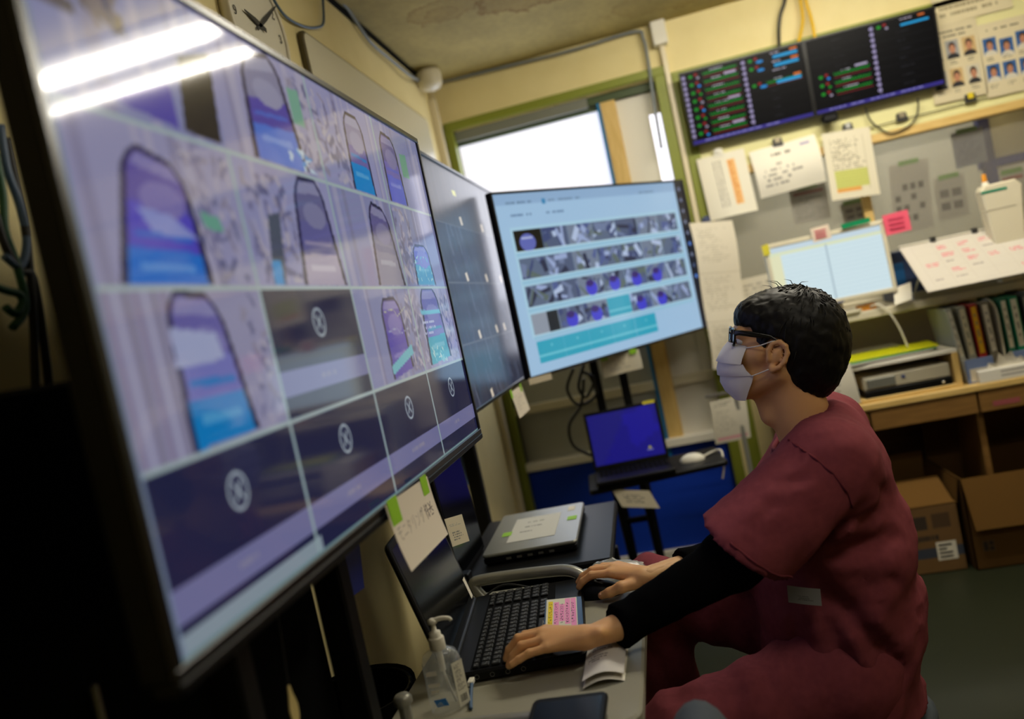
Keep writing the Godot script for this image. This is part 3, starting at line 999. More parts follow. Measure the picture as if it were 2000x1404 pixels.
func tv1_picture() -> Pic:
	var r := RandomNumberGenerator.new()
	r.seed = 5
	var p := Pic.new(1440, 810, rgb(140, 144, 184))
	var clut := [rgb(168, 164, 192), rgb(124, 122, 160), rgb(180, 174, 190), rgb(108, 108, 146), rgb(146, 140, 164)]
	# soft streaks of curtains and walls in the tiles
	for row in 3:
		for col in 4:
			var base: Color = [rgb(136, 140, 184), rgb(156, 154, 190), rgb(152, 152, 192), rgb(140, 142, 184)][(row + col) % 4]
			p.rect(col * 0.25, row * 0.25, 0.25, 0.25, base)
			for i in 7:
				p.rect(col * 0.25 + r.randf() * 0.23, row * 0.25, r.randf_range(0.004, 0.018), 0.25, base.lerp([rgb(190, 184, 200), rgb(128, 122, 150)][i % 2], 0.45))
	# curtain tile
	p.rect(0, 0.5, 0.25, 0.25, rgb(152, 150, 184))
	for i in 9:
		p.rect(0.01 + i * 0.012, 0.5, 0.006, 0.25, [rgb(146, 136, 164), rgb(172, 170, 196), rgb(138, 132, 154)][i % 3])
	# clutter beside the monitors
	p.clutter(r, 0.155, 0.26, 0.09, 0.23, 60, 0.009, clut)
	p.clutter(r, 0.20, 0.51, 0.05, 0.23, 40, 0.008, clut)
	p.clutter(r, 0.26, 0.27, 0.11, 0.22, 60, 0.011, clut)
	p.clutter(r, 0.44, 0.02, 0.06, 0.22, 50, 0.010, clut)
	p.clutter(r, 0.50, 0.02, 0.10, 0.22, 60, 0.012, clut)
	p.clutter(r, 0.75, 0.26, 0.09, 0.23, 70, 0.012, clut)
	p.clutter(r, 0.69, 0.52, 0.11, 0.22, 80, 0.012, clut)
	p.clutter(r, 0.92, 0.52, 0.07, 0.22, 60, 0.012, clut)
	p.clutter(r, 0.0, 0.0, 0.12, 0.12, 40, 0.02, [rgb(60, 64, 110), rgb(120, 110, 120), rgb(90, 84, 96)])
	p.blur(4.0)
	# first row
	p.poly([0.065, 0.214, 0.171, 0.164, 0.170, 0.237, 0.090, 0.226], rgb(84, 74, 170))
	p.poly([0.195, 0.106, 0.257, 0.071, 0.242, 0.238, 0.180, 0.236], rgb(46, 42, 44))
	bedside(p, [0.324, 0.032, 0.416, -0.009, 0.450, 0.240, 0.310, 0.241], rgb(136, 134, 166), rgb(86, 74, 168), rgb(80, 120, 214), 0.66)
	p.poly([0.437, 0.053, 0.470, 0.048, 0.470, 0.132, 0.437, 0.132], rgb(120, 172, 152))
	bedside(p, [0.618, 0.030, 0.692, 0.030, 0.697, 0.244, 0.603, 0.242], rgb(140, 136, 172), rgb(112, 104, 172), rgb(30, 140, 214), 0.66)
	bedside(p, [0.772, 0.030, 0.851, 0.035, 0.859, 0.241, 0.764, 0.243], rgb(92, 82, 150), rgb(104, 92, 178), rgb(76, 90, 206), 0.62)
	p.poly([0.870, 0.074, 0.907, 0.070, 0.906, 0.146, 0.869, 0.149], rgb(110, 164, 140))
	# second row
	bedside(p, [0.078, 0.278, 0.156, 0.306, 0.169, 0.494, 0.036, 0.495], rgb(96, 84, 168), rgb(86, 76, 196), rgb(36, 116, 214), 0.74)
	p.poly([0.076, 0.379, 0.122, 0.386, 0.162, 0.422, 0.093, 0.417], rgb(140, 150, 214))
	p.poly([0.171, 0.372, 0.202, 0.378, 0.208, 0.404, 0.175, 0.399], rgb(112, 170, 150))
	bedside(p, [0.393, 0.258, 0.472, 0.248, 0.493, 0.493, 0.362, 0.493], rgb(108, 106, 150), rgb(104, 102, 158), rgb(170, 160, 186), 0.72)
	p.poly([0.308, 0.357, 0.338, 0.347, 0.316, 0.492, 0.286, 0.493], rgb(86, 92, 110))
	p.poly([0.292, 0.448, 0.315, 0.445, 0.311, 0.494, 0.289, 0.494], rgb(60, 150, 214))
	bedside(p, [0.644, 0.260, 0.722, 0.280, 0.744, 0.492, 0.616, 0.492], rgb(104, 98, 146), rgb(118, 116, 152), rgb(140, 136, 162), 0.6)
	bedside(p, [0.825, 0.367, 0.918, 0.362, 0.929, 0.491, 0.809, 0.491], rgb(92, 96, 200), rgb(110, 120, 204), rgb(64, 160, 200), 0.5)
	# third row
	bedside(p, [0.084, 0.499, 0.165, 0.510, 0.190, 0.741, 0.077, 0.743], rgb(104, 98, 172), rgb(120, 122, 196), rgb(20, 132, 206), 0.70)
	p.poly([0.084, 0.558, 0.150, 0.573, 0.157, 0.616, 0.081, 0.619], rgb(168, 176, 214))
	bedside(p, [0.599, 0.527, 0.688, 0.526, 0.693, 0.724, 0.591, 0.741], rgb(96, 80, 170), rgb(84, 66, 178), rgb(92, 78, 176), 0.62)
	p.poly([0.593, 0.705, 0.705, 0.661, 0.707, 0.688, 0.595, 0.729], rgb(110, 190, 206))
	p.strokes([0.611, 0.565, 0.656, 0.559, 0.665, 0.580, 0.712, 0.556], 2, rgb(190, 196, 160))
	p.strokes([0.607, 0.619, 0.653, 0.610, 0.664, 0.628, 0.708, 0.615], 2, rgb(170, 180, 206))
	bedside(p, [0.807, 0.498, 0.912, 0.498, 0.928, 0.727, 0.786, 0.737], rgb(98, 88, 168), rgb(120, 112, 184), rgb(70, 172, 190), 0.66)
	p.poly([0.791, 0.569, 0.913, 0.572, 0.914, 0.586, 0.795, 0.582], rgb(110, 190, 210))
	p.blur(3.5)
	# fine print on the nearest monitors
	p.print_lines(r, 0.79, 0.60, 0.09, 0.05, 3, rgb(196, 200, 226), 0.8)
	p.clutter(r, 0.81, 0.68, 0.085, 0.06, 26, 0.006, [rgb(190, 220, 214), rgb(120, 200, 206)])
	p.clutter(r, 0.82, 0.40, 0.10, 0.08, 22, 0.006, [rgb(160, 210, 214), rgb(90, 180, 210)])
	p.clutter(r, 0.40, 0.19, 0.09, 0.05, 16, 0.007, [rgb(196, 214, 230), rgb(60, 140, 214)])
	# tiles without a picture
	for cell in [[1, 2], [0, 3], [1, 3], [2, 3], [3, 3]]:
		var x: float = cell[0] * 0.25
		var y: float = cell[1] * 0.25
		p.rect(x, y, 0.25, 0.25, rgb(38, 40, 74))
		p.rect(x, y + 0.158, 0.25, 0.048, rgb(124, 124, 170))
		p.print_lines(r, x + 0.10, y + 0.172, 0.06, 0.02, 1, rgb(150, 146, 170))
		cross_icon(p, x + 0.128, y + 0.073)
	p.rect(0, 0.968, 0.262, 0.032, rgb(148, 164, 176))
	# separators and frame
	for k in [1, 2, 3]:
		p.rect(0, k * 0.25 - 0.004, 1, 0.008, rgb(170, 188, 190))
		p.rect(k * 0.25 - 0.0025, 0.25 if k == 1 else 0.0, 0.005, 1, rgb(160, 182, 186))
	p.rect(0, 0, 0.008, 1, rgb(126, 142, 168))
	p.rect(0, 0.995, 1, 0.005, rgb(120, 150, 156))
	p.blur(1.5)
	return p

func tv2_picture() -> Pic:
	var r := RandomNumberGenerator.new()
	r.seed = 9
	var p := Pic.new(1024, 576, rgb(49, 53, 73))
	for i in 260:
		var x := r.randf()
		var y := r.randf()
		var hgt := r.randf_range(0.06, 0.2)
		p.poly([x, y, x + 0.006, y, x + 0.03, y + hgt, x + 0.012, y + hgt], [rgb(61, 67, 89), rgb(40, 44, 62), rgb(77, 83, 104), rgb(44, 59, 81)][i % 4])
	p.rect(0.0, 0.0, 1, 0.25, rgb(68, 70, 80))
	for i in 60:
		p.rect(r.randf(), 0.02, 0.01, r.randf_range(0.05, 0.22), [rgb(77, 78, 89), rgb(62, 65, 77)][i % 2])
	p.blur(6)
	for k in [0.25, 0.495, 0.745]:
		p.rect(0, k, 1, 0.006, rgb(89, 93, 104))
	for k in 4:
		p.rect(0.2 * (k + 1), 0, 0.003, 1, rgb(43, 46, 59))
	var notes := [Vector2(0.4075, 0.4731), Vector2(0.6336, 0.4732), Vector2(0.8353, 0.4748), Vector2(1.0247, 0.4716), Vector2(0.4727, 0.2219), Vector2(0.7168, 0.2227), Vector2(1.0173, 0.2393), Vector2(0.4108, 0.7237), Vector2(0.6240, 0.7187), Vector2(0.7351, 0.7186), Vector2(1.0450, 0.7162), Vector2(0.4064, 0.9798)]
	for q in notes:
		p.poly([q.x - 0.014, q.y - 0.016, q.x + 0.008, q.y - 0.022, q.x + 0.016, q.y + 0.016, q.x - 0.006, q.y + 0.02], rgb(220, 206, 186))
	var y0: Vector2 = Vector2(0.4611, 0.0989)
	p.poly([y0.x - 0.02, y0.y - 0.01, y0.x + 0.014, y0.y - 0.012, y0.x + 0.02, y0.y + 0.012, y0.x - 0.014, y0.y + 0.012], rgb(206, 206, 96))
	p.blur(1.5)
	return p

func tv3_picture() -> Pic:
	var r := RandomNumberGenerator.new()
	r.seed = 12
	var p := Pic.new(1024, 576, rgb(168, 204, 236))
	p.rect(0, 0, 1, 0.06, rgb(150, 184, 220))
	p.print_lines(r, 0.05, 0.04, 0.12, 0.025, 1, rgb(110, 140, 170))
	p.rect(0.21, 0.04, 0.016, 0.03, rgb(60, 140, 190))
	p.print_lines(r, 0.24, 0.04, 0.2, 0.025, 1, rgb(120, 150, 180))
	p.print_lines(r, 0.72, 0.04, 0.16, 0.025, 1, rgb(120, 150, 180))
	p.print_lines(r, 0.06, 0.11, 0.12, 0.025, 1, rgb(110, 140, 176))
	p.print_lines(r, 0.22, 0.11, 0.1, 0.025, 1, rgb(110, 140, 176))
	p.rect(0.043, 0.185, 0.885, 0.62, rgb(176, 216, 238))
	var cols := [rgb(64, 78, 124), rgb(160, 178, 220), rgb(96, 112, 110), rgb(116, 132, 168), rgb(44, 52, 80), rgb(186, 204, 236), rgb(84, 100, 156)]
	for row in 4:
		var y := 0.205 + row * 0.1555
		for i in 7:
			var x := 0.055 + i * 0.1231
			p.rect(x, y, 0.1215, 0.115, [rgb(96, 112, 140), rgb(120, 134, 158), rgb(84, 98, 130)][(i * 5 + row * 3) % 3])
			p.clutter(r, x, y, 0.1215, 0.115, 9, 0.026, cols)
			if row == 2 and i in [2, 3, 4, 5] or row == 3 and i in [1, 2, 4, 5]:
				p.ell(x + 0.06, y + 0.075, 0.028, 0.045, rgb(70, 70, 214))
				p.ell(x + 0.055, y + 0.045, 0.02, 0.02, rgb(60, 44, 120))
			if row == 0 and i == 0:
				p.rect(x, y, 0.1215, 0.115, rgb(16, 18, 20))
				p.ell(x + 0.055, y + 0.07, 0.036, 0.05, rgb(100, 110, 190))
				p.rect(x + 0.03, y + 0.04, 0.05, 0.01, rgb(190, 200, 236))
			if row == 3 and i == 0:
				p.rect(x, y, 0.1215, 0.115, rgb(150, 160, 176))
				p.rect(x + 0.07, y, 0.05, 0.115, rgb(30, 40, 52))
			if row == 3 and i == 3:
				p.rect(x, y, 0.1215, 0.115, rgb(50, 168, 196))
				p.rect(x, y + 0.075, 0.1215, 0.012, rgb(110, 200, 220))
		p.rect(0.05, y + 0.118, 0.872, 0.026, rgb(158, 204, 230))
		p.rect(0.05, y + 0.117, 0.872, 0.004, rgb(206, 236, 248))
	for i in 5:
		p.rect(0.055 + i * 0.1231, 0.825, 0.1215, 0.12, rgb(54, 172, 200))
		p.rect(0.055 + i * 0.1231, 0.90, 0.1215, 0.014, rgb(110, 202, 222))
		p.rect(0.115 + i * 0.1231, 0.85, 0.008, 0.014, rgb(110, 202, 222))
	p.blur(2.0)
	# dark task bar on the right
	p.rect(0.945, 0, 0.055, 1, rgb(18, 24, 40))
	for i in 9:
		p.ell(0.972, 0.05 + i * 0.075, 0.008, 0.014, [rgb(120, 130, 160), rgb(70, 90, 130), rgb(90, 140, 230)][0 if i < 5 else (i % 3)])
	p.blur(1.5)
	return p

func tape_note(called: String, label: String, p: Pic, tl: Vector3, tr: Vector3, bl: Vector3, bulge: Callable, tapes: Array, out: Vector3) -> void:
	var t := paper(called, label, "note", p, tl, tr, bl, bulge)
	for q in tapes:
		var g := Geo.new()
		var ex: Vector3 = (tr - tl).normalized()
		var ey: Vector3 = (bl - tl).normalized()
		g.sheet(q[0] - ex * q[1] * 0.5 - ey * q[2] * 0.5 + out * 0.0026, ex * q[1], ey * q[2], flat, 2, 2, 0.0003)
		put(g, "tape", M.green_tape, t, "green tape")

func displays() -> void:
	var left := Basis(Vector3(0, 0, -1), Vector3.UP, Vector3(1, 0, 0))
	# nearest display
	var t := thing("large_display", "large display nearest the camera with a four by four grid of bedside views", "display", Vector3(-0.5, 0, -1.24), "large displays")
	var c1 := Vector3(-0.475, 1.4625, -1.24)
	display(t, at(c1, left), 1.22, 0.685, 0.075, 0.012, glow(tv1_picture(), 0.62, 0.07), M.black_plastic)
	pbox("lower_rim", M.black_plastic, t, Vector3(-0.5, 1.095, -1.866), Vector3(-0.47, 1.109, -0.618), 0.003)
	area("screen_light", c1 + Vector3(0.01, 0, 0), Vector3(1, 0, 0), Vector2(1.2, 0.66), 0.10, Color(0.75, 0.76, 1.0), t)
	display_stand("black floor stand under the nearest display", Vector3(-0.60, 0, -1.04), 1.15, 0.0)
	# middle display
	t = thing("large_display", "large display between the other two, showing dim grey views with white notes", "display", Vector3(-0.6, 0, -2.575), "large displays")
	var c2 := Vector3(-0.56, 1.494, -2.575)
	display(t, at(c2, left), 1.29, 0.726, 0.07, 0.011, glow(tv2_picture(), 0.8, 0.28, 0.35), M.bezel_side)
	display_stand("black floor stand under the middle display", Vector3(-0.79, 0, -2.72), 1.15, 0.10)
	# corner display
	t = thing("corner_display", "bright pale blue display across the corner showing rows of thumbnails", "display", Vector3(-0.18, 0, -3.45), "large displays")
	var b3 := Basis(Vector3.UP, 0.9325)
	var c3 := Vector3(-0.154, 1.4735, -3.4225)
	display(t, at(c3, b3), 1.21, 0.681, 0.06, 0.010, glow(tv3_picture(), 0.80, 0.18), M.black_plastic)
	area("screen_light", c3 + b3.z * 0.012, b3.z, Vector2(1.18, 0.66), 0.10, Color(0.70, 0.86, 1.0), t)
	# handwritten notes taped to the displays
	var p := Pic.new(256, 160, rgb(232, 222, 208))
	var ink := rgb(74, 60, 62)
	var pencil := rgb(160, 150, 144)
	handwriting(p, pencil, ink)
	tape_note("taped_note", "white handwritten note hung with green tape from the nearest display", p, Vector3(-0.4620, 1.1233, -1.1493), Vector3(-0.4620, 1.1162, -1.3722), Vector3(-0.4750, 1.0025, -1.1996), func(u, v): return 0.012 * v * v, [[Vector3(-0.4650, 1.1051, -1.1845), 0.045, 0.05], [Vector3(-0.4650, 1.1050, -1.3510), 0.035, 0.04]], Vector3(1, 0, 0))
	p = Pic.new(90, 110, rgb(222, 214, 190))
	var r := RandomNumberGenerator.new()
	r.seed = 31
	p.print_lines(r, 0.15, 0.22, 0.7, 0.12, 2, rgb(170, 176, 170))
	p.print_lines(r, 0.2, 0.5, 0.6, 0.34, 4, rgb(120, 124, 122))
	tape_note("paper_note", "small square note sticking out beside the black notebook lid", p, Vector3(-0.5600, 0.9526, -1.7163), Vector3(-0.5400, 0.9403, -1.7894), Vector3(-0.5600, 0.8838, -1.7307), flat, [], Vector3(1, 0, 0))
	p = Pic.new(80, 120, rgb(226, 216, 200))
	p.print_lines(r, 0.15, 0.2, 0.7, 0.6, 6, rgb(190, 180, 166))
	tape_note("taped_note", "small cream note with green tape under the middle display", p, Vector3(-0.5450, 1.1170, -2.6629), Vector3(-0.5450, 1.1152, -2.8809), Vector3(-0.5450, 1.0223, -2.6776), func(u, v): return 0.01 * v, [[Vector3(-0.5450, 1.1098, -2.6640), 0.03, 0.03], [Vector3(-0.5450, 1.1094, -2.8511), 0.03, 0.03]], Vector3(1, 0, 0))
	p = Pic.new(120, 80, rgb(220, 212, 190))
	p.print_lines(r, 0.12, 0.2, 0.7, 0.6, 5, rgb(180, 172, 156))
	tape_note("taped_note", "cream card taped with green tape under the corner display", p, Vector3(-0.2903, 1.1120, -3.4000), Vector3(-0.1233, 1.1218, -3.4000), Vector3(-0.2894, 1.0323, -3.4000), flat, [[Vector3(-0.2725, 1.1129, -3.3980), 0.03, 0.02], [Vector3(-0.1497, 1.1186, -3.3980), 0.03, 0.02]], Vector3(0, 0, 1))
	p = Pic.new(64, 16, rgb(216, 204, 182))
	tape_note("paper_label", "narrow beige label at the lower left corner of the corner display", p, Vector3(-0.5178, 1.1305, -2.9000), Vector3(-0.4378, 1.1332, -2.9400), Vector3(-0.5170, 1.1073, -2.9000), flat, [], Vector3(0, 0, 1))

func display_stand(label: String, c: Vector3, top: float, reach: float) -> void:
	var t := thing("display_stand", label, "stand", c, "display stands")
	for s in [-0.16, 0.16]:
		pbox("column", M.black_metal, t, c + Vector3(-0.025, 0.06, s - 0.02), c + Vector3(0.025, top + 0.2, s + 0.02), 0.004)
	pbox("mount_plate", M.black_metal, t, c + Vector3(0.02, top + 0.02, -0.2), c + Vector3(0.032 + reach, top + 0.42, 0.2), 0.003)
	var g := Geo.new()
	g.prism(round_rect(0.17, 0.5, 0.04), 0, 0.05, at(c + Vector3(0.0, 0.01, 0), Basis(Vector3.RIGHT, Vector3(0, 0, -1), Vector3.UP)), 0.006)
	put(g, "base", M.black_metal, t)

func handwriting(p: Pic, pencil: Color, ink: Color) -> void:
	# six syllabic signs in faint pencil, two dense signs in ink: strokes in a unit box
	var signs := [
		[[0.1, 0.15, 0.9, 0.12], [0.05, 0.45, 0.95, 0.42], [0.45, 0.14, 0.42, 0.8, 0.6, 0.95, 0.9, 0.88]],
		[[0.2, 0.25, 0.8, 0.22], [0.05, 0.8, 0.95, 0.78]],
		[[0.4, 0.05, 0.1, 0.55], [0.38, 0.2, 0.85, 0.18, 0.3, 0.95], [0.3, 0.4, 0.7, 0.6]],
		[[0.25, 0.1, 0.25, 0.55], [0.75, 0.05, 0.75, 0.5, 0.5, 0.95]],
		[[0.1, 0.2, 0.4, 0.35], [0.1, 0.9, 0.6, 0.7, 0.95, 0.15]],
		[[0.4, 0.05, 0.1, 0.5], [0.38, 0.2, 0.8, 0.18, 0.3, 0.95], [0.8, 0.0, 0.85, 0.1], [0.92, 0.0, 0.97, 0.1]],
		[[0.0, 0.35, 0.4, 0.3], [0.22, 0.0, 0.2, 1.0], [0.5, 0.15, 0.9, 0.1], [0.45, 0.5, 1.0, 0.45], [0.65, 0.0, 0.9, 0.95], [0.55, 0.9, 0.8, 0.7]],
		[[0.15, 0.05, 0.4, 0.3], [0.85, 0.05, 0.6, 0.3], [0.0, 0.48, 1.0, 0.44], [0.5, 0.3, 0.1, 0.75], [0.5, 0.48, 0.95, 0.75], [0.2, 0.95, 0.8, 0.92]]]
	for i in 8:
		var x := 0.06 + i * 0.105 + (0.02 if i > 5 else 0.0)
		for s in signs[i]:
			var f := []
			for k in range(0, s.size(), 2):
				f.append(x + s[k] * 0.085)
				f.append(0.36 + s[k + 1] * 0.22)
			p.strokes(f, 2.0 if i < 6 else 2.6, pencil if i < 5 else (ink.lerp(pencil, 0.4) if i == 5 else ink))

# ------------------------------------------------------------------ the pair of monitors high on the back wall
func vitals_picture(which: int) -> Pic:
	var r := RandomNumberGenerator.new()
	r.seed = 40 + which
	var p := Pic.new(640, 384, rgb(4, 4, 6))
	var lilac := rgb(150, 140, 176)
	p.rect(0.0, 0.955, 1, 0.045, rgb(56, 48, 130))
	p.print_lines(r, 0.1, 0.962, 0.8, 0.03, 1, rgb(150, 146, 206))
	for half in 2:
		var x0 := half * 0.5
		var busy := which == 0 and half == 0
		for row in 8:
			var y := 0.02 + row * 0.115
			p.rect(x0 + 0.02, y, 0.46, 0.004, rgb(30, 30, 34))
			var lit: bool = (which == 0 and (half == 0 or row < 4)) or (which == 1 and ((half == 0 and row in [4, 5, 6]) or (half == 1 and row == 0)))
			if not lit:
				p.print_lines(r, x0 + 0.2, y + 0.04, 0.1, 0.03, 1, rgb(40, 40, 46))
				continue
			if not (half == 1 and row == 2):
				p.ell(x0 + 0.075, y + 0.045, 0.017, 0.024, rgb(24, 136, 34))
				p.ell(x0 + 0.12, y + 0.03, 0.015, 0.02, rgb(140, 30, 34))
				p.ell(x0 + 0.135, y + 0.08, 0.013, 0.018, [rgb(150, 140, 160), rgb(40, 130, 214), rgb(24, 136, 34)][row % 3])
			# pulse trace
			var f := []
			for i in 40:
				f.append(x0 + 0.18 + i * 0.0072)
				f.append(y + 0.05 + (-0.025 if i % 3 == 0 else 0.01) * r.randf_range(0.6, 1.0))
			if half == 0 or row == 3:
				p.strokes(f, 4.0, rgb(22, 140, 38))
				p.rect(x0 + 0.18, y + 0.085, 0.29, 0.012, rgb(120, 30, 34))
			p.print_lines(r, x0 + 0.24, y + 0.0, 0.12, 0.03, 1, rgb(200, 190, 206), 0.9)
			if half == 0 and row % 3 == 1:
				p.rect(x0 + 0.35, y - 0.02, 0.1, 0.03, rgb(170, 160, 186))
			if half == 1 and (which == 0 and row in [0, 1, 3]):
				p.rect(x0 + 0.26, y + 0.045, 0.2, 0.042, rgb(30, 150, 206))
				p.rect(x0 + 0.4, y + 0.0, 0.06, 0.03, rgb(214, 110, 50))
				p.ell(x0 + 0.15, y + 0.08, 0.03, 0.02, rgb(30, 130, 200))
			if half == 1 and which == 1:
				p.rect(x0 + 0.24, y + 0.07, 0.22, 0.032, rgb(30, 150, 206))
				p.rect(x0 + 0.38, y + 0.0, 0.05, 0.025, rgb(214, 110, 50))
		if which == 0 or half == 1:
			p.rect(x0 + 0.01, 0.02, 0.02, 0.92, rgb(84, 78, 104))
			for row in 12:
				p.ell(x0 + 0.015, 0.06 + row * 0.075, 0.018 if busy or half == 1 else 0.01, 0.022, lilac)
	p.blur(1.4)
	return p

func wall_monitors() -> void:
	# the pair leans forward a little
	var b := Basis(Vector3.RIGHT, 0.10)
	var g: Geo
	var k := 0
	for c in [Vector3(0.573, 2.137, -3.96), Vector3(1.135, 2.137, -3.96)]:
		var t := thing("vitals_monitor", ["wall monitor with green and red traces, left of the pair", "mostly black wall monitor with few traces, right of the pair"][k], "monitor", Vector3(c.x, 1.96, -3.99), "pair of wall monitors")
		display(t, at(c, b), 0.545, 0.325, 0.045, 0.008, glow(vitals_picture(k), 1.0, 0.35, 0.2), M.black_plastic)
		pbox("wall_bracket", M.black_metal, t, Vector3(c.x - 0.06, 2.08, -4.046), Vector3(c.x + 0.06, 2.2, -3.995), 0.003)
		if k == 1:
			pbox("speaker", M.black_plastic, t, Vector3(c.x - 0.26, 1.925, -4.0), Vector3(c.x - 0.19, 1.965, -3.95), 0.01)
		k += 1
	var t2 := thing("monitor_cable", "dark grey cable dropping from the ceiling to the wall monitors", "cable", Vector3(0.7, 2.3, -4.03))
	ptube("cable", M.clip_black, t2, smooth([Vector3(0.8497, 2.6132, -4.0200), Vector3(0.8284, 2.5249, -4.0200), Vector3(0.7959, 2.4631, -4.0200), Vector3(0.7765, 2.3972, -4.0200), Vector3(0.7599, 2.3127, -4.0000)], 6), 0.008, 8)
	var strands := ["left strand of the yellow cable pair above the wall monitors", "right strand of the yellow cable pair above the wall monitors"]
	for q in [[Vector3(0.8996, 2.5988, -4.0200), Vector3(0.8936, 2.5064, -4.0200), Vector3(0.8877, 2.4138, -4.0200), Vector3(0.8483, 2.3193, -4.0000)], [Vector3(0.9298, 2.5901, -4.0200), Vector3(0.9175, 2.4997, -4.0200), Vector3(0.9245, 2.4153, -4.0200), Vector3(0.9205, 2.3160, -4.0000)]]:
		t2 = thing("yellow_cable", strands.pop_front(), "cable", q[3], "yellow cables")
		ptube("cable", M.yellow_cable, t2, smooth(q, 6), 0.007, 8)
	t2 = thing("loop_cable", "black cable hanging in a loop under the right wall monitor", "cable", Vector3(1.1651, 1.8231, -4.0100))
	ptube("cable", M.black_cable, t2, smooth([Vector3(1.0779, 1.9587, -4.0100), Vector3(1.0891, 1.8968, -4.0100), Vector3(1.1249, 1.8475, -4.0100), Vector3(1.1685, 1.8176, -4.0100), Vector3(1.2440, 1.8313, -4.0100), Vector3(1.2892, 1.8759, -4.0100), Vector3(1.2998, 1.9409, -4.0000)], 7), 0.004, 7)

# ------------------------------------------------------------------ stand with small notebook under the corner display
func stand_corner() -> void:
	var t := thing("display_trolley", "black floor stand carrying the corner display", "stand", Vector3(-0.3, 0, -3.62))
	var g := Geo.new()
	for x in [-0.345, -0.225]:
		pbox("column", M.black_metal, t, Vector3(x - 0.018, 0.05, -3.66), Vector3(x + 0.018, 1.3, -3.62), 0.004)
	pbox("mount", M.black_metal, t, Vector3(-0.42, 1.2, -3.665), Vector3(-0.12, 1.45, -3.645), 0.003)
	g = Geo.new()
	for s in [-1.0, 1.0]:
		g.tube([Vector3(-0.285 + s * 0.06, 0.07, -3.64), Vector3(-0.285 + s * 0.06, 0.06, -3.30), Vector3(-0.285 + s * 0.16, 0.045, -3.18)], 0.018, 8)
		g.tube([Vector3(-0.285 + s * 0.06, 0.07, -3.64), Vector3(-0.285 + s * 0.16, 0.045, -3.84)], 0.018, 8)
	put(g, "foot", M.black_metal, t)
	g = Geo.new()
	for s in [-1.0, 1.0]:
		for z in [-3.18, -3.84]:
			g.lathe([Vector2(0, -0.012), Vector2(0.022, -0.012), Vector2(0.022, 0.012), Vector2(0, 0.012)], at(Vector3(-0.285 + s * 0.16, 0.024, z), Basis(Vector3(0, 1, 0), Vector3(1, 0, 0), Vector3(0, 0, -1))), 12)
	put(g, "caster", M.black_plastic, t)
	for q in [[-0.345, -3.60], [-0.225, -3.60]]:
		g = Geo.new()
		g.tube([Vector3(q[0], 0.08, q[1]), Vector3(q[0] - 0.005, 0.58, q[1] + 0.12)], 0.017, 8)
		put(g, "brace", M.black_metal, t)
	pbox("cross_bar", M.black_metal, t, Vector3(-0.345, 0.36, -3.56), Vector3(-0.225, 0.385, -3.54), 0.003)
	# tray
	g = Geo.new()
	g.prism(round_rect(0.56, 0.32, 0.02), 0, 0.02, at(Vector3(-0.16, 0.605, -3.37), Basis(Vector3(0.995, 0.03, -0.1).normalized(), Vector3(-0.1, 0, -0.995).normalized(), Vector3(0, 1, 0))), 0.004)
	put(g, "tray", M.black_plastic, t)
	# notebook on the tray
	t = thing("stand_notebook", "small open notebook with a deep blue screen on the stand tray", "laptop", Vector3(-0.25, 0.63, -3.4))
	var yaw := Basis(Vector3.UP, 0.10)
	var hinge := Vector3(-0.252, 0.645, -3.42)
	g = Geo.new()
	g.box(at(hinge + yaw * Vector3(0, -0.008, 0.115), yaw), Vector3(0.32, 0.018, 0.225), 0.004)
	put(g, "base", M.black_plastic, t)
	g = Geo.new()
	for j in 5:
		for i in 14:
			g.box(at(hinge + yaw * Vector3(-0.133 + i * 0.0205, 0.002, 0.045 + j * 0.02), yaw), Vector3(0.017, 0.003, 0.016), 0.001)
	put(g, "keyboard", M.black_matte, t, "", "stuff")
	var lid := yaw * Basis(Vector3.RIGHT, -0.2)
	g = Geo.new()
	g.box(at(hinge + lid * Vector3(0, 0.125, -0.005), lid), Vector3(0.32, 0.25, 0.009), 0.004)
	put(g, "lid", M.black_plastic, t)
	var p := Pic.new(256, 192, rgb(28, 24, 150))
	p.poly([0.0, 0.0, 0.6, 0.0, 0.1, 1, 0, 1], rgb(34, 32, 140))
	p.poly([0.5, 0.1, 0.9, 0.0, 1, 0.5, 0.6, 0.8], rgb(32, 26, 170))
	p.blur(14)
	p.rect(0.79, 0.80, 0.035, 0.05, rgb(200, 190, 60))
	p.rect(0.76, 0.86, 0.09, 0.02, rgb(140, 140, 200))
	g = Geo.new()
	g.quad(hinge + lid * Vector3(-0.148, 0.02, 0.0002), hinge + lid * Vector3(0.148, 0.02, 0.0002), hinge + lid * Vector3(0.148, 0.236, 0.0002), hinge + lid * Vector3(-0.148, 0.236, 0.0002))
	put(g, "screen", glow(p, 0.55, 0.3), t)
	g = Geo.new()
	g.sheet(hinge + lid * Vector3(0.10, 0.252, 0.002), lid * Vector3(0.05, 0, 0), lid * Vector3(0, -0.012, 0), flat, 2, 2)
	put(g, "sticker", M.yellow_note, t, "pale yellow sticker on the lid edge")
	# mouse on the tray
	t = thing("white_mouse", "white computer mouse on the black tray beside the small notebook", "mouse", Vector3(0.03, 0.63, -3.36))
	g = Geo.new()
	g.ball(Vector3(0.0, 0.632, -3.36), Vector3(0.052, 0.03, 0.032))
	put(g, "shell", M.white_plastic, t)
	ptube("cord", M.white_cable, t, smooth([Vector3(0.045, 0.64, -3.36), Vector3(0.09, 0.645, -3.40), Vector3(0.12, 0.65, -3.36), Vector3(0.115, 0.6, -3.29), Vector3(0.10, 0.56, -3.26)], 6), 0.004, 6)
	# card hanging from the tray
	p = Pic.new(100, 60, rgb(206, 198, 176))
	var r := RandomNumberGenerator.new()
	r.seed = 3
	p.print_lines(r, 0.2, 0.25, 0.6, 0.5, 4, rgb(110, 108, 100))
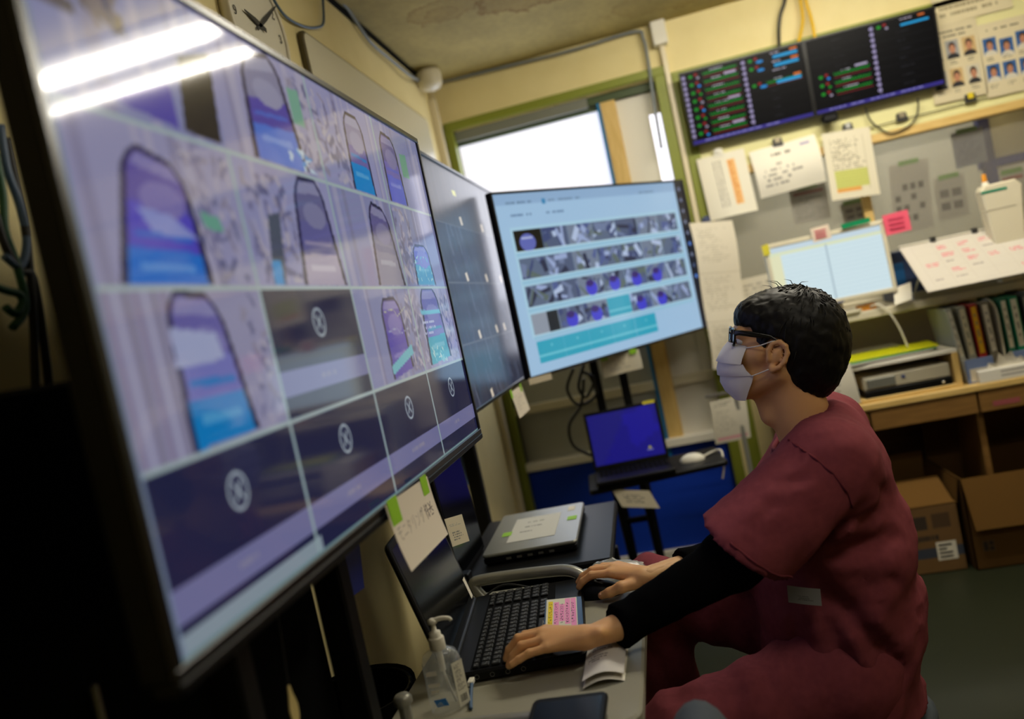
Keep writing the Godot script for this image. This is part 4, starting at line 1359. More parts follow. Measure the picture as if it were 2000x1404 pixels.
	paper("tray_card", "cream card hanging over the front of the black tray", "note", p, Vector3(-0.3342, 0.6056, -3.2000), Vector3(-0.1896, 0.5764, -3.2000), Vector3(-0.3047, 0.5410, -3.1700), func(u, v): return -0.02 * v)
	# cables under the display
	t = thing("hanging_cables", "black cable tangle hanging under the corner display", "cables", Vector3(-0.4, 0.95, -3.55))
	for q in [[Vector3(-0.4204, 1.0882, -3.5000), Vector3(-0.4655, 1.0054, -3.5000), Vector3(-0.4311, 0.9298, -3.5000), Vector3(-0.3452, 0.9590, -3.5000), Vector3(-0.3594, 1.0531, -3.5000)], [Vector3(-0.3729, 1.0969, -3.5000), Vector3(-0.4124, 1.0090, -3.4800), Vector3(-0.3912, 0.9565, -3.5000), Vector3(-0.3423, 1.0269, -3.5000), Vector3(-0.3899, 1.0706, -3.5000)], [Vector3(-0.3859, 1.0356, -3.5000), Vector3(-0.4201, 0.9277, -3.5000), Vector3(-0.4896, 0.8487, -3.5000), Vector3(-0.4908, 0.7564, -3.5000), Vector3(-0.4228, 0.6977, -3.5000)]]:
		ptube("cable", M.black_cable, t, smooth(q, 7), 0.007, 7)

# ------------------------------------------------------------------ desk along the back wall
func desk() -> void:
	var t := thing("office_desk", "long wooden desk with shallow drawers along the back wall", "desk", Vector3(1.5, 0, -3.76))
	pbox("desktop", M.wood_rail, t, Vector3(0.40, 0.685, -4.05), Vector3(2.62, 0.712, -3.465), 0.003)
	var x := 0.40
	for i in 5:
		var w := 0.33 if i == 0 else 0.412
		var d := pbox("drawer", M.drawer_wood, t, Vector3(x + 0.004, 0.597, -3.9), Vector3(x + w - 0.004, 0.68, -3.472), 0.003)
		if i == 2:
			var g := Geo.new()
			g.sheet(Vector3(x + 0.05, 0.635, -3.4705), Vector3(0.1, 0, 0), Vector3(0, -0.02, 0), flat, 2, 2, 0.0004)
			put(g, "sticker", mat("pink_sticker", rgb(150, 74, 78), 0.7), d, "pink sticker")
		x += w
	for px in [0.40, 1.14, 1.96, 2.59]:
		pbox("side_panel", M.drawer_wood, t, Vector3(px, 0, -4.04), Vector3(px + 0.025, 0.597, -3.52), 0.003)
	pbox("back_panel", M.drawer_wood, t, Vector3(0.42, 0.1, -4.04), Vector3(2.6, 0.597, -4.02), 0.002)
	t = thing("shelf_unit", "cream shelf raised above the desk carrying the computer monitor", "shelf", Vector3(1.5, 0.712, -3.84))
	pbox("shelf_board", M.cream_plastic, t, Vector3(0.42, 1.04, -4.04), Vector3(2.6, 1.075, -3.62), 0.004)
	for px in [0.42, 1.9, 2.57]:
		pbox("support", M.cream_plastic, t, Vector3(px, 0.712, -4.03), Vector3(px + 0.025, 1.04, -3.7), 0.003)
	pbox("rear_panel", M.cream_plastic, t, Vector3(0.44, 0.712, -4.04), Vector3(2.58, 1.04, -4.02), 0.001)
	# small wooden cubby on the desk
	t = thing("desk_cubby", "low wooden cubby on the desk holding the grey recorder", "cubby", Vector3(0.85, 0.712, -3.65))
	pbox("top_board", M.panel_white, t, Vector3(0.58, 0.852, -3.86), Vector3(1.105, 0.868, -3.49), 0.002)
	pbox("side_board", M.wood, t, Vector3(1.082, 0.727, -3.86), Vector3(1.105, 0.852, -3.49), 0.002)
	pbox("side_board", M.wood, t, Vector3(0.58, 0.727, -3.86), Vector3(0.60, 0.852, -3.49), 0.002)
	pbox("bottom_board", M.wood_rail, t, Vector3(0.58, 0.712, -3.86), Vector3(1.105, 0.727, -3.49), 0.002)

func desk_things() -> void:
	var g: Geo
	var r := RandomNumberGenerator.new()
	r.seed = 55
	# recorder in the cubby
	var t := thing("video_recorder", "grey and black video recorder inside the wooden cubby", "recorder", Vector3(0.9, 0.727, -3.66))
	pbox("base", M.black_plastic, t, Vector3(0.735, 0.727, -3.83), Vector3(1.072, 0.757, -3.5), 0.003)
	pbox("body", M.printer_grey, t, Vector3(0.735, 0.757, -3.83), Vector3(1.072, 0.815, -3.505), 0.006)
	pbox("front_flap", M.silver, t, Vector3(0.75, 0.765, -3.508), Vector3(0.86, 0.805, -3.497), 0.002)
	pbox("badge", M.clip_blue, t, Vector3(0.885, 0.785, -3.507), Vector3(0.90, 0.80, -3.502), 0.001)
	g = Geo.new()
	g.lathe([Vector2(0, 0), Vector2(0.008, 0), Vector2(0.007, 0.008), Vector2(0, 0.009)], at(Vector3(1.035, 0.742, -3.5), Basis(Vector3.RIGHT, Vector3(0, 0, 1), Vector3(0, -1, 0))), 12)
	put(g, "knob", M.chrome, t)
	# folders on the cubby
	var fc := [[rgb(206, 208, 20), 0.0, "yellow plastic folder topmost on the wooden cubby"], [rgb(20, 140, 70), -0.006, "green plastic folder under the yellow one"], [rgb(222, 218, 208), -0.012, "white paper wad under the coloured folders"]]
	for i in 3:
		var q: Array = fc[i]
		t = thing("folder", q[2], "folder", Vector3(0.87, 0.868, -3.6), "folders on the cubby")
		g = Geo.new()
		var y: float = 0.887 + q[1]
		var o := i * 0.012
		g.prism(PackedVector2Array([Vector2(-0.2, -0.1 - o), Vector2(0.17, -0.085), Vector2(0.19 + o, 0.12), Vector2(-0.16, 0.13)]), 0, 0.005, at(Vector3(0.88 - o, y, -3.60), Basis(Vector3.RIGHT, Vector3(0, 0, -1), Vector3.UP)), 0.0006)
		put(g, "cover", mat("folder_%d" % i, q[0], 0.4), t)
	t = thing("keyboard_tray", "pale keyboard lying behind the folders under the shelf", "keyboard", Vector3(0.75, 0.87, -3.72))
	pbox("case", M.cream_plastic, t, Vector3(0.62, 0.869, -3.86), Vector3(0.98, 0.886, -3.74), 0.004)
	g = Geo.new()
	for j in 4:
		for i in 16:
			g.box(at(Vector3(0.64 + i * 0.021, 0.889, -3.845 + j * 0.027)), Vector3(0.017, 0.006, 0.02), 0.002)
	put(g, "keys", M.panel_white, t, "", "stuff")
	# computer monitor
	t = thing("computer_monitor", "beige computer monitor with a glowing white spreadsheet on the cream shelf", "monitor", Vector3(0.715, 1.075, -3.68))
	var b := Basis(Vector3.UP, 0.0) * Basis(Vector3.RIGHT, -0.06)
	var c := Vector3(0.716, 1.283, -3.62)
	g = Geo.new()
	g.prism(round_rect(0.49, 0.305, 0.012), -0.045, -0.001, at(c, b), 0.006)
	put(g, "housing", M.cream_plastic, t)
	g = Geo.new()
	for s in [-1.0, 1.0]:
		g.box(at(c + b * Vector3(0, s * 0.1425, 0.002), b), Vector3(0.49, 0.02, 0.012), 0.003)
		g.box(at(c + b * Vector3(s * 0.2365, 0, 0.002), b), Vector3(0.017, 0.27, 0.012), 0.003)
	put(g, "bezel", M.cream_plastic, t)
	var p := Pic.new(320, 192, rgb(206, 226, 232))
	p.rect(0, 0, 1, 0.09, rgb(196, 214, 224))
	p.rect(0, 0.09, 1, 0.05, rgb(216, 224, 190))
	p.rect(0, 0.14, 0.1, 0.86, rgb(224, 224, 186))
	p.rect(0.5, 0.12, 0.015, 0.88, rgb(170, 190, 200))
	for i in 12:
		p.line(0.1, 0.2 + i * 0.066, 1, 0.2 + i * 0.066, 1, rgb(190, 212, 220))
	p.blur(1.5)
	g = Geo.new()
	g.quad(c + b * Vector3(-0.229, -0.134, 0.001), c + b * Vector3(0.229, -0.134, 0.001), c + b * Vector3(0.229, 0.134, 0.001), c + b * Vector3(-0.229, 0.134, 0.001))
	put(g, "screen", glow(p, 0.98, 0.3), t)
	area("screen_light", c + b * Vector3(0, 0, 0.012), b.z, Vector2(0.44, 0.26), 0.02, Color(0.9, 0.97, 1.0), t)
	g = Geo.new()
	g.prism(round_rect(0.2, 0.14, 0.03), 0, 0.014, at(Vector3(0.716, 1.075, -3.68), Basis(Vector3.RIGHT, Vector3(0, 0, -1), Vector3.UP)), 0.003)
	g.bx(Vector3(0.68, 1.085, -3.70), Vector3(0.752, 1.25, -3.668), 0.006)
	put(g, "stand", M.cream_plastic, t)
	pbox("button_strip", M.clip_blue, t, c + Vector3(0.0, -0.153, 0.012), c + Vector3(0.03, -0.146, 0.02), 0.001)
	# notes on that monitor
	var notes := [[Vector3(0.955, 1.45, -3.612), 0.10, -0.085, M.pink_note, "pink sticky note at the upper right corner of the beige monitor"], [Vector3(0.668, 1.462, -3.612), 0.075, -0.06, mat("note_cream", rgb(232, 214, 196), 0.7), "cream sticky note standing on top of the beige monitor"], [Vector3(0.79, 1.452, -3.61), 0.115, -0.02, mat("note_green", rgb(0, 150, 96), 0.6), "green label strip along the top of the beige monitor"], [Vector3(0.462, 1.435, -3.612), 0.028, -0.045, M.yellow_note, "tiny yellow tab at the upper left corner of the beige monitor"]]
	for q in notes:
		t = thing("sticky_note", q[4], "note", q[0], "notes on the beige monitor")
		g = Geo.new()
		g.sheet(q[0], Vector3(q[1], 0.004, 0), Vector3(0.004, q[2], 0), func(u, v): return 0.004 * (1.0 - v), 3, 4)
		put(g, "slip", q[3], t)
		if q[1] > 0.07 and q[2] < -0.05:
			g = Geo.new()
			for k in 3:
				g.sheet(q[0] + Vector3(q[1] * 0.2, q[2] * (0.22 + k * 0.22), 0.0052), Vector3(q[1] * 0.6, 0, 0), Vector3(0, q[2] * 0.09, 0), flat, 1, 1, 0.0002)
			put(g, "writing", mat("note_ink", rgb(206, 60, 96), 0.7), t)
	# things on the shelf
	t = thing("document_box", "dark blue document box on the shelf beside the beige monitor", "box", Vector3(1.04, 1.075, -3.8))
	pbox("case", mat("box_blue", rgb(40, 56, 92), 0.5), t, Vector3(0.985, 1.075, -3.95), Vector3(1.15, 1.29, -3.72), 0.004)
	pbox("spine_label", mat("box_teal", rgb(16, 84, 140), 0.5), t, Vector3(0.987, 1.10, -3.722), Vector3(1.03, 1.24, -3.717), 0.001)
	t = thing("white_card", "small white card leaning on the shelf edge", "card", Vector3(0.99, 1.075, -3.6))
	g = Geo.new()
	g.sheet(Vector3(0.952, 1.145, -3.63), Vector3(0.07, 0.012, 0), Vector3(-0.02, -0.067, 0.05), flat, 2, 2, 0.001)
	put(g, "card", M.paper, t)
	t = thing("black_box_file", "black box file lying on the shelf under the calendar", "box", Vector3(1.1, 1.075, -3.66))
	pbox("case", M.black_matte, t, Vector3(1.155, 1.075, -3.95), Vector3(1.6, 1.115, -3.635), 0.003)
	t = thing("orange_packet", "small orange packet on the shelf under the beige monitor", "packet", Vector3(0.83, 1.075, -3.64))
	pbox("packet", mat("packet_orange", rgb(226, 150, 50), 0.5), t, Vector3(0.80, 1.0755, -3.675), Vector3(0.875, 1.10, -3.63), 0.004)
	pbox("seal", M.panel_white, t, Vector3(0.81, 1.1, -3.665), Vector3(0.83, 1.102, -3.64), 0.0005)
	t = thing("drooping_lead", "white lead drooping from the shelf edge beside the folders", "cord", Vector3(0.9, 1.07, -3.6))
	ptube("cord", M.white_cable, t, smooth([Vector3(0.84, 1.085, -3.64), Vector3(0.88, 1.09, -3.61), Vector3(0.915, 1.04, -3.6), Vector3(0.94, 0.97, -3.6), Vector3(0.955, 0.895, -3.6)], 6), 0.0042, 7)
	# calendar board leaning like a lectern
	p = Pic.new(360, 260, rgb(206, 200, 190))
	for i in 8:
		p.line(0.06 + i * 0.125, 0.08, 0.06 + i * 0.125, 0.94, 1, rgb(196, 188, 178))
	for j in 6:
		p.line(0.06, 0.1 + j * 0.165, 0.95, 0.1 + j * 0.165, 1, rgb(196, 188, 178))
	for j in 5:
		for i in 7:
			if r.randf() < 0.45:
				p.print_lines(r, 0.08 + i * 0.125, 0.13 + j * 0.165, 0.08, 0.09, 2, rgb(216, 96, 118), 0.9)
			elif r.randf() < 0.4:
				p.print_lines(r, 0.08 + i * 0.125, 0.13 + j * 0.165, 0.08, 0.05, 1, rgb(150, 140, 140), 0.9)
	t = thing("calendar_board", "white wall calendar with red handwriting leaning on the shelf", "calendar", Vector3(1.2, 1.1, -3.45))
	var tl := Vector3(1.0, 1.305, -3.62)
	var bl := Vector3(1.0, 1.12, -3.36)
	g = Geo.new()
	g.sheet(tl, Vector3(0.62, 0.0, 0), bl - tl, flat, 4, 4, 0.006)
	put(g, "sheet", picmat(p, 0.35), t)
	pbox("rest", M.steel, t, Vector3(1.02, 1.076, -3.63), Vector3(1.6, 1.112, -3.62), 0.002)
	g = Geo.new()
	g.box(at((tl + Vector3(0.31, 0.004, 0.0))), Vector3(0.62, 0.006, 0.012), 0.002)
	put(g, "top_rail", M.white_plastic, t)
	for xx in [1.12, 1.28, 1.44]:
		g = Geo.new()
		g.bx(Vector3(xx, 1.300, -3.628), Vector3(xx + 0.022, 1.322, -3.606), 0.003)
		put(g, "binder_clip", M.clip_black, t)
	for k in [1.03, 1.3, 1.55]:
		ptube("strut", M.steel, t, [Vector3(k, 1.115, -3.625), Vector3(k, 1.20, -3.49)], 0.004, 6)
	# binders
	var bd := [[1.125, 0.022, rgb(176, 178, 170), 0.10, rgb(228, 224, 210), "thin grey folder leaning at the left end of the binder row"],
		[1.165, 0.030, rgb(150, 148, 132), 0.05, rgb(214, 206, 178), "grey binder with a cream label beside the red one"],
		[1.205, 0.030, rgb(160, 26, 24), 0.03, rgb(226, 176, 20), "red binder with a yellow spine label"],
		[1.248, 0.030, rgb(120, 112, 92), 0.03, rgb(222, 214, 196), "brown-grey binder with a white label between the red and the green binders"],
		[1.315, 0.026, rgb(36, 112, 84), 0.02, rgb(222, 218, 200), "dark green binder with a tall white label, left of the two green ones"],
		[1.352, 0.034, rgb(14, 128, 92), 0.02, rgb(222, 218, 200), "bright green binder with white labels"],
		[1.395, 0.022, rgb(70, 72, 70), 0.02, rgb(160, 156, 146), "dark grey folder to the right of the green binder"],
		[1.43, 0.04, rgb(140, 138, 128), 0.0, rgb(150, 148, 138), "grey box file at the right end of the binder row"]]
	for q in bd:
		t = thing("binder", q[5], "binder", Vector3(q[0], 0.712, -3.6), "binders standing on the desk")
		var lean := Basis(Vector3(0, 0, 1), q[3])
		var top := 1.03 if q[1] < 0.036 else 1.036
		g = Geo.new()
		g.box(at(Vector3(q[0], 0.715 + (top - 0.72) * 0.5, -3.64), lean), Vector3(q[1], top - 0.72, 0.24), 0.003)
		put(g, "cover", mat("binder_%d" % int(q[0] * 1000), q[2], 0.5), t)
		g = Geo.new()
		g.box(at(Vector3(q[0], 0.715 + (top - 0.72) * 0.5, -3.64) + lean * Vector3(0, 0.05, 0.1205), lean), Vector3(q[1] * 0.62, 0.19, 0.001), 0.0003)
		put(g, "spine_label", mat("label_%d" % int(q[0] * 1000), q[4], 0.6), t)
		g = Geo.new()
		for k in 5:
			g.box(at(Vector3(q[0], 0.715 + (top - 0.72) * 0.5, -3.64) + lean * Vector3(0.001 * (k % 2), 0.11 - k * 0.026 - 0.006 * (k % 3), 0.1212), lean), Vector3(q[1] * 0.18, 0.012 + 0.005 * (k % 2), 0.0004), 0)
		put(g, "writing", mat("faded_ink", rgb(126, 120, 106), 0.7), t)
	t = thing("bookend", "beige rounded bookend between the red and the green binders", "bookend", Vector3(1.285, 0.712, -3.55))
	g = Geo.new()
	var arch := PackedVector2Array([Vector2(0.09, 0), Vector2(0.09, 0.25)])
	for i in 9:
		arch.append(Vector2(0.09 * cos(PI * i / 8.0), 0.25 + 0.07 * sin(PI * i / 8.0)))
	arch.append(Vector2(-0.09, 0))
	g.prism(arch, -0.003, 0.003, at(Vector3(1.282, 0.712, -3.60), Basis(Vector3(0, 0, -1), Vector3.UP, Vector3(1, 0, 0))))
	put(g, "plate", M.cream_plastic, t)
	pbox("foot", M.cream_plastic, t, Vector3(1.265, 0.712, -3.68), Vector3(1.285, 0.714, -3.52), 0.0005)
	for q in [[1.13, 1.235, "pale blue file tray in front of the grey binder"], [1.30, 1.41, "pale blue file tray in front of the green binders"]]:
		t = thing("file_tray", q[2], "tray", Vector3(q[0], 0.712, -3.5), "blue file trays")
		pbox("front", mat("tray_blue", rgb(120, 140, 186), 0.5), t, Vector3(q[0], 0.712, -3.512), Vector3(q[1], 0.81, -3.506), 0.001)
		pbox("label", M.paper, t, Vector3(q[0] + 0.012, 0.72, -3.506), Vector3(q[1] - 0.012, 0.77, -3.505), 0)
	# tissue box
	t = thing("tissue_box", "cream tissue box with tissue pulled out on the desk edge", "tissue box", Vector3(1.3, 0.712, -3.48))
	pbox("carton", M.panel_white, t, Vector3(1.16, 0.712, -3.503), Vector3(1.40, 0.762, -3.47), 0.003)
	g = Geo.new()
	var rows := []
	for j in 5:
		var row := PackedVector3Array()
		for i in 15:
			var u := i / 14.0
			row.append(Vector3(1.2 + 0.15 * u, 0.762 + (0.05 * sin(u * PI) + 0.012 * sin(u * 23.0)) * j / 4.0, -3.487 + 0.012 * sin(u * 17.0 + j) * j / 4.0))
		rows.append(row)
	g.surf(rows)
	put(g, "tissue", M.paper, t)
	g = Geo.new()
	for k in 2:
		g.sheet(Vector3(1.24, 0.75 - k * 0.016, -3.4695), Vector3(0.12, 0, 0), Vector3(0, -0.006, 0), flat, 1, 1, 0.0002)
	put(g, "print", mat("print_grey", rgb(160, 156, 150), 0.7), t)
	# sheet hanging from the desk beside the person's neck
	p = Pic.new(140, 180, rgb(222, 216, 200))
	p.print_lines(r, 0.25, 0.3, 0.5, 0.3, 4, rgb(130, 126, 118), 0.6)
	p.print_lines(r, 0.3, 0.7, 0.3, 0.1, 2, rgb(130, 126, 118), 0.6)
	paper("hanging_sheet", "white sheet with a few faint marks hanging from the desk behind the person's neck", "notice", p, Vector3(0.5433, 0.8688, -3.4400), Vector3(0.6886, 0.8971, -3.4400), Vector3(0.5566, 0.7013, -3.4400), func(u, v): return 0.006 * sin(v * PI))
	# dispenser on a clamp arm
	t = thing("clamp_dispenser", "white dispenser box on a jointed clamp arm above the calendar", "dispenser", Vector3(1.42, 1.1, -3.6))
	g = Geo.new()
	g.prism(PackedVector2Array([Vector2(-0.055, -0.12), Vector2(0.055, -0.12), Vector2(0.072, 0.10), Vector2(0.05, 0.125), Vector2(-0.065, 0.12), Vector2(-0.078, 0.10)]), 0, 0.07, at(Vector3(1.3862, 1.3554, -3.6000), Basis(Vector3(0, 0, 1), -0.03)), 0.006)
	put(g, "box", M.cream_plastic, t)
	pbox("label", mat("label_teal", rgb(0, 130, 100), 0.5), t, Vector3(1.3592, 1.3555, -3.5300) + Vector3(-0.05, 0.09, 0.0), Vector3(1.3592, 1.3555, -3.5300) + Vector3(0.045, 0.10, 0.002), 0.0005)
	pbox("seam", M.printer_grey, t, Vector3(1.3592, 1.3555, -3.5300) + Vector3(-0.066, 0.02, 0.0), Vector3(1.3592, 1.3555, -3.5300) + Vector3(0.066, 0.024, 0.0015), 0.0005)
	g = Geo.new()
	g.lathe([Vector2(0, 0), Vector2(0.014, 0), Vector2(0.014, 0.05), Vector2(0.008, 0.056), Vector2(0, 0.057)], at(Vector3(1.3446, 1.4375, -3.5700)), 12)
	put(g, "vial", M.white_plastic, t)
	g = Geo.new()
	g.lathe([Vector2(0, 0.055), Vector2(0.01, 0.055), Vector2(0.008, 0.085), Vector2(0, 0.087)], at(Vector3(1.3446, 1.4375, -3.5700)), 12)
	put(g, "cap", mat("cap_orange", rgb(226, 150, 40), 0.4), t)
	ptube("arm", M.black_metal, t, [Vector3(1.3622, 1.2812, -3.5700), Vector3(1.3523, 1.1998, -3.5700), Vector3(1.3621, 1.1557, -3.5700)], 0.009, 8)
	ptube("arm", M.black_metal, t, [Vector3(1.3818, 1.2621, -3.5700), Vector3(1.4260, 1.1623, -3.5700), Vector3(1.4633, 1.1018, -3.5700)], 0.009, 8)
	ptube("rod", M.chrome, t, [Vector3(1.2976, 1.2160, -3.5600), Vector3(1.4895, 1.1725, -3.5600)], 0.006, 8)
	pbox("clamp", M.cream_plastic, t, Vector3(1.3325, 1.0931, -3.5700) - Vector3(0, 0.01, 0.03), Vector3(1.4085, 1.1599, -3.5700) + Vector3(0, 0, 0.02), 0.004)
	pbox("clamp_post", M.steel, t, Vector3(1.425, 1.116, -3.6), Vector3(1.445, 1.20, -3.58), 0.002)

# ------------------------------------------------------------------ boxes under the desk
func floor_boxes() -> void:
	var g: Geo
	var r := RandomNumberGenerator.new()
	r.seed = 91
	var t := thing("cardboard_box", "open cardboard box with dark print and a white label under the desk", "box", Vector3(0.86, 0, -3.6), "cardboard boxes")
	var x0 := 0.70
	var x1 := 0.975
	var z0 := -3.80
	var z1 := -3.41
	var h := 0.275
	var p := Pic.new(256, 256, rgb(110, 80, 40))
	p.rect(0, 0.62, 1, 0.15, rgb(52, 58, 72))
	p.print_lines(r, 0.1, 0.40, 0.75, 0.16, 1, rgb(50, 40, 30), 1.0)
	p.rect(0.35, 0.14, 0.2, 0.2, rgb(54, 42, 30))
	p.rect(0.62, 0.12, 0.25, 0.22, rgb(76, 54, 28))
	p.rect(0.08, 0.1, 0.2, 0.06, rgb(90, 64, 34))
	g = Geo.new()
	g.quad(Vector3(x0, 0, z1), Vector3(x1, 0, z1), Vector3(x1, h, z1), Vector3(x0, h, z1))
	put(g, "front", picmat(p, 0.85), t)
	g = Geo.new()
	g.bx(Vector3(x0, 0, z1 - 0.005), Vector3(x1, h, z1 - 0.0005), 0)
	g.bx(Vector3(x0, 0, z0), Vector3(x1, h, z0 + 0.005), 0)
	g.bx(Vector3(x0, 0, z0), Vector3(x0 + 0.005, h, z1), 0)
	g.bx(Vector3(x1 - 0.005, 0, z0), Vector3(x1, h, z1), 0)
	g.bx(Vector3(x0, 0, z0), Vector3(x1, 0.004, z1), 0)
	put(g, "carton", M.cardboard, t)
	g = Geo.new()
	g.sheet(Vector3(x0 + 0.17, 0.125, z1 + 0.001), Vector3(0.075, 0, 0), Vector3(0, -0.075, 0), flat, 1, 1, 0.0004)
	put(g, "label", M.paper, t, "white label")
	g = Geo.new()
	for k in 4:
		g.sheet(Vector3(x0 + 0.178, 0.115 - k * 0.016, z1 + 0.0018), Vector3(0.05 if k != 1 else 0.03, 0, 0), Vector3(0, -0.007, 0), flat, 1, 1, 0.0002)
	put(g, "label_print", M.clip_black, t)
	var flaps := [[Vector3(x0, h, z1), Vector3(x1 - x0, 0, 0), Vector3(-0.02, 0.10, -0.02)], [Vector3(x1, h, z1), Vector3(0, 0, z0 - z1), Vector3(0.015, 0.09, 0)], [Vector3(x0, h, z0), Vector3(x1 - x0, 0, 0), Vector3(0, 0.14, 0.03)]]
	flaps[0] = [Vector3(x0, h, z1), Vector3(x1 - x0 - 0.01, 0, 0), Vector3(0.0, 0.07, -0.16)]
	for f in flaps:
		g = Geo.new()
		g.sheet(f[0], f[1], f[2], flat, 1, 1, 0.004)
		put(g, "flap", M.cardboard, t)
	t = thing("cardboard_box", "taller cardboard box with a flap hanging over its front under the desk", "box", Vector3(1.2, 0, -3.6), "cardboard boxes")
	x0 = 0.995
	x1 = 1.42
	z1 = -3.38
	h = 0.37
	g = Geo.new()
	g.bx(Vector3(x0, 0, z1 - 0.005), Vector3(x1, h, z1), 0)
	g.bx(Vector3(x0, 0, z0), Vector3(x1, h, z0 + 0.005), 0)
	g.bx(Vector3(x0, 0, z0), Vector3(x0 + 0.005, h, z1), 0)
	g.bx(Vector3(x1 - 0.005, 0, z0), Vector3(x1, h, z1), 0)
	g.bx(Vector3(x0, 0, z0), Vector3(x1, 0.004, z1), 0)
	put(g, "carton", M.cardboard_dark, t)
	g = Geo.new()
	g.sheet(Vector3(x0, h + 0.002, z1 + 0.002), Vector3(x1 - x0, 0, 0), Vector3(0.01, -0.20, 0.04), flat, 1, 1, 0.004)
	put(g, "flap", M.cardboard, t)
	for f in [[Vector3(x1, h, z1), Vector3(0, 0, z0 - z1), Vector3(0.04, 0.14, 0)], [Vector3(x0, h, z0), Vector3(x1 - x0, 0, 0), Vector3(0, 0.17, 0.04)]]:
		g = Geo.new()
		g.sheet(f[0], f[1], f[2], flat, 1, 1, 0.004)
		put(g, "flap", M.cardboard_dark, t)
	p = Pic.new(32, 32, rgb(90, 64, 32))
	p.rect(0.1, 0.1, 0.35, 0.8, rgb(40, 30, 20))
	p.rect(0.55, 0.1, 0.35, 0.35, rgb(40, 30, 20))
	p.rect(0.55, 0.55, 0.35, 0.35, rgb(40, 30, 20))
	g = Geo.new()
	g.sheet(Vector3(x0 + 0.035, 0.115, z1 + 0.001), Vector3(0.045, 0, 0), Vector3(0, -0.045, 0), flat, 1, 1, 0.0004)
	put(g, "printed_mark", picmat(p, 0.85), t)
	t = thing("framed_board", "small dark board with a white frame standing against the taller cardboard box", "board", Vector3(1.25, 0.0, -3.33))
	var tilt := Basis(Vector3.RIGHT, -0.12)
	g = Geo.new()
	g.box(at(Vector3(1.34, 0.29, -3.325), tilt), Vector3(0.2, 0.2, 0.008), 0.002)
	put(g, "frame", M.white_plastic, t)
	g = Geo.new()
	g.box(at(Vector3(1.34, 0.29, -3.3205), tilt), Vector3(0.17, 0.17, 0.002), 0.0005)
	put(g, "panel", M.blue_paint, t)
	g = Geo.new()
	g.box(at(Vector3(1.34, 0.095, -3.31)), Vector3(0.02, 0.19, 0.02), 0.002)
	put(g, "leg", M.white_plastic, t)

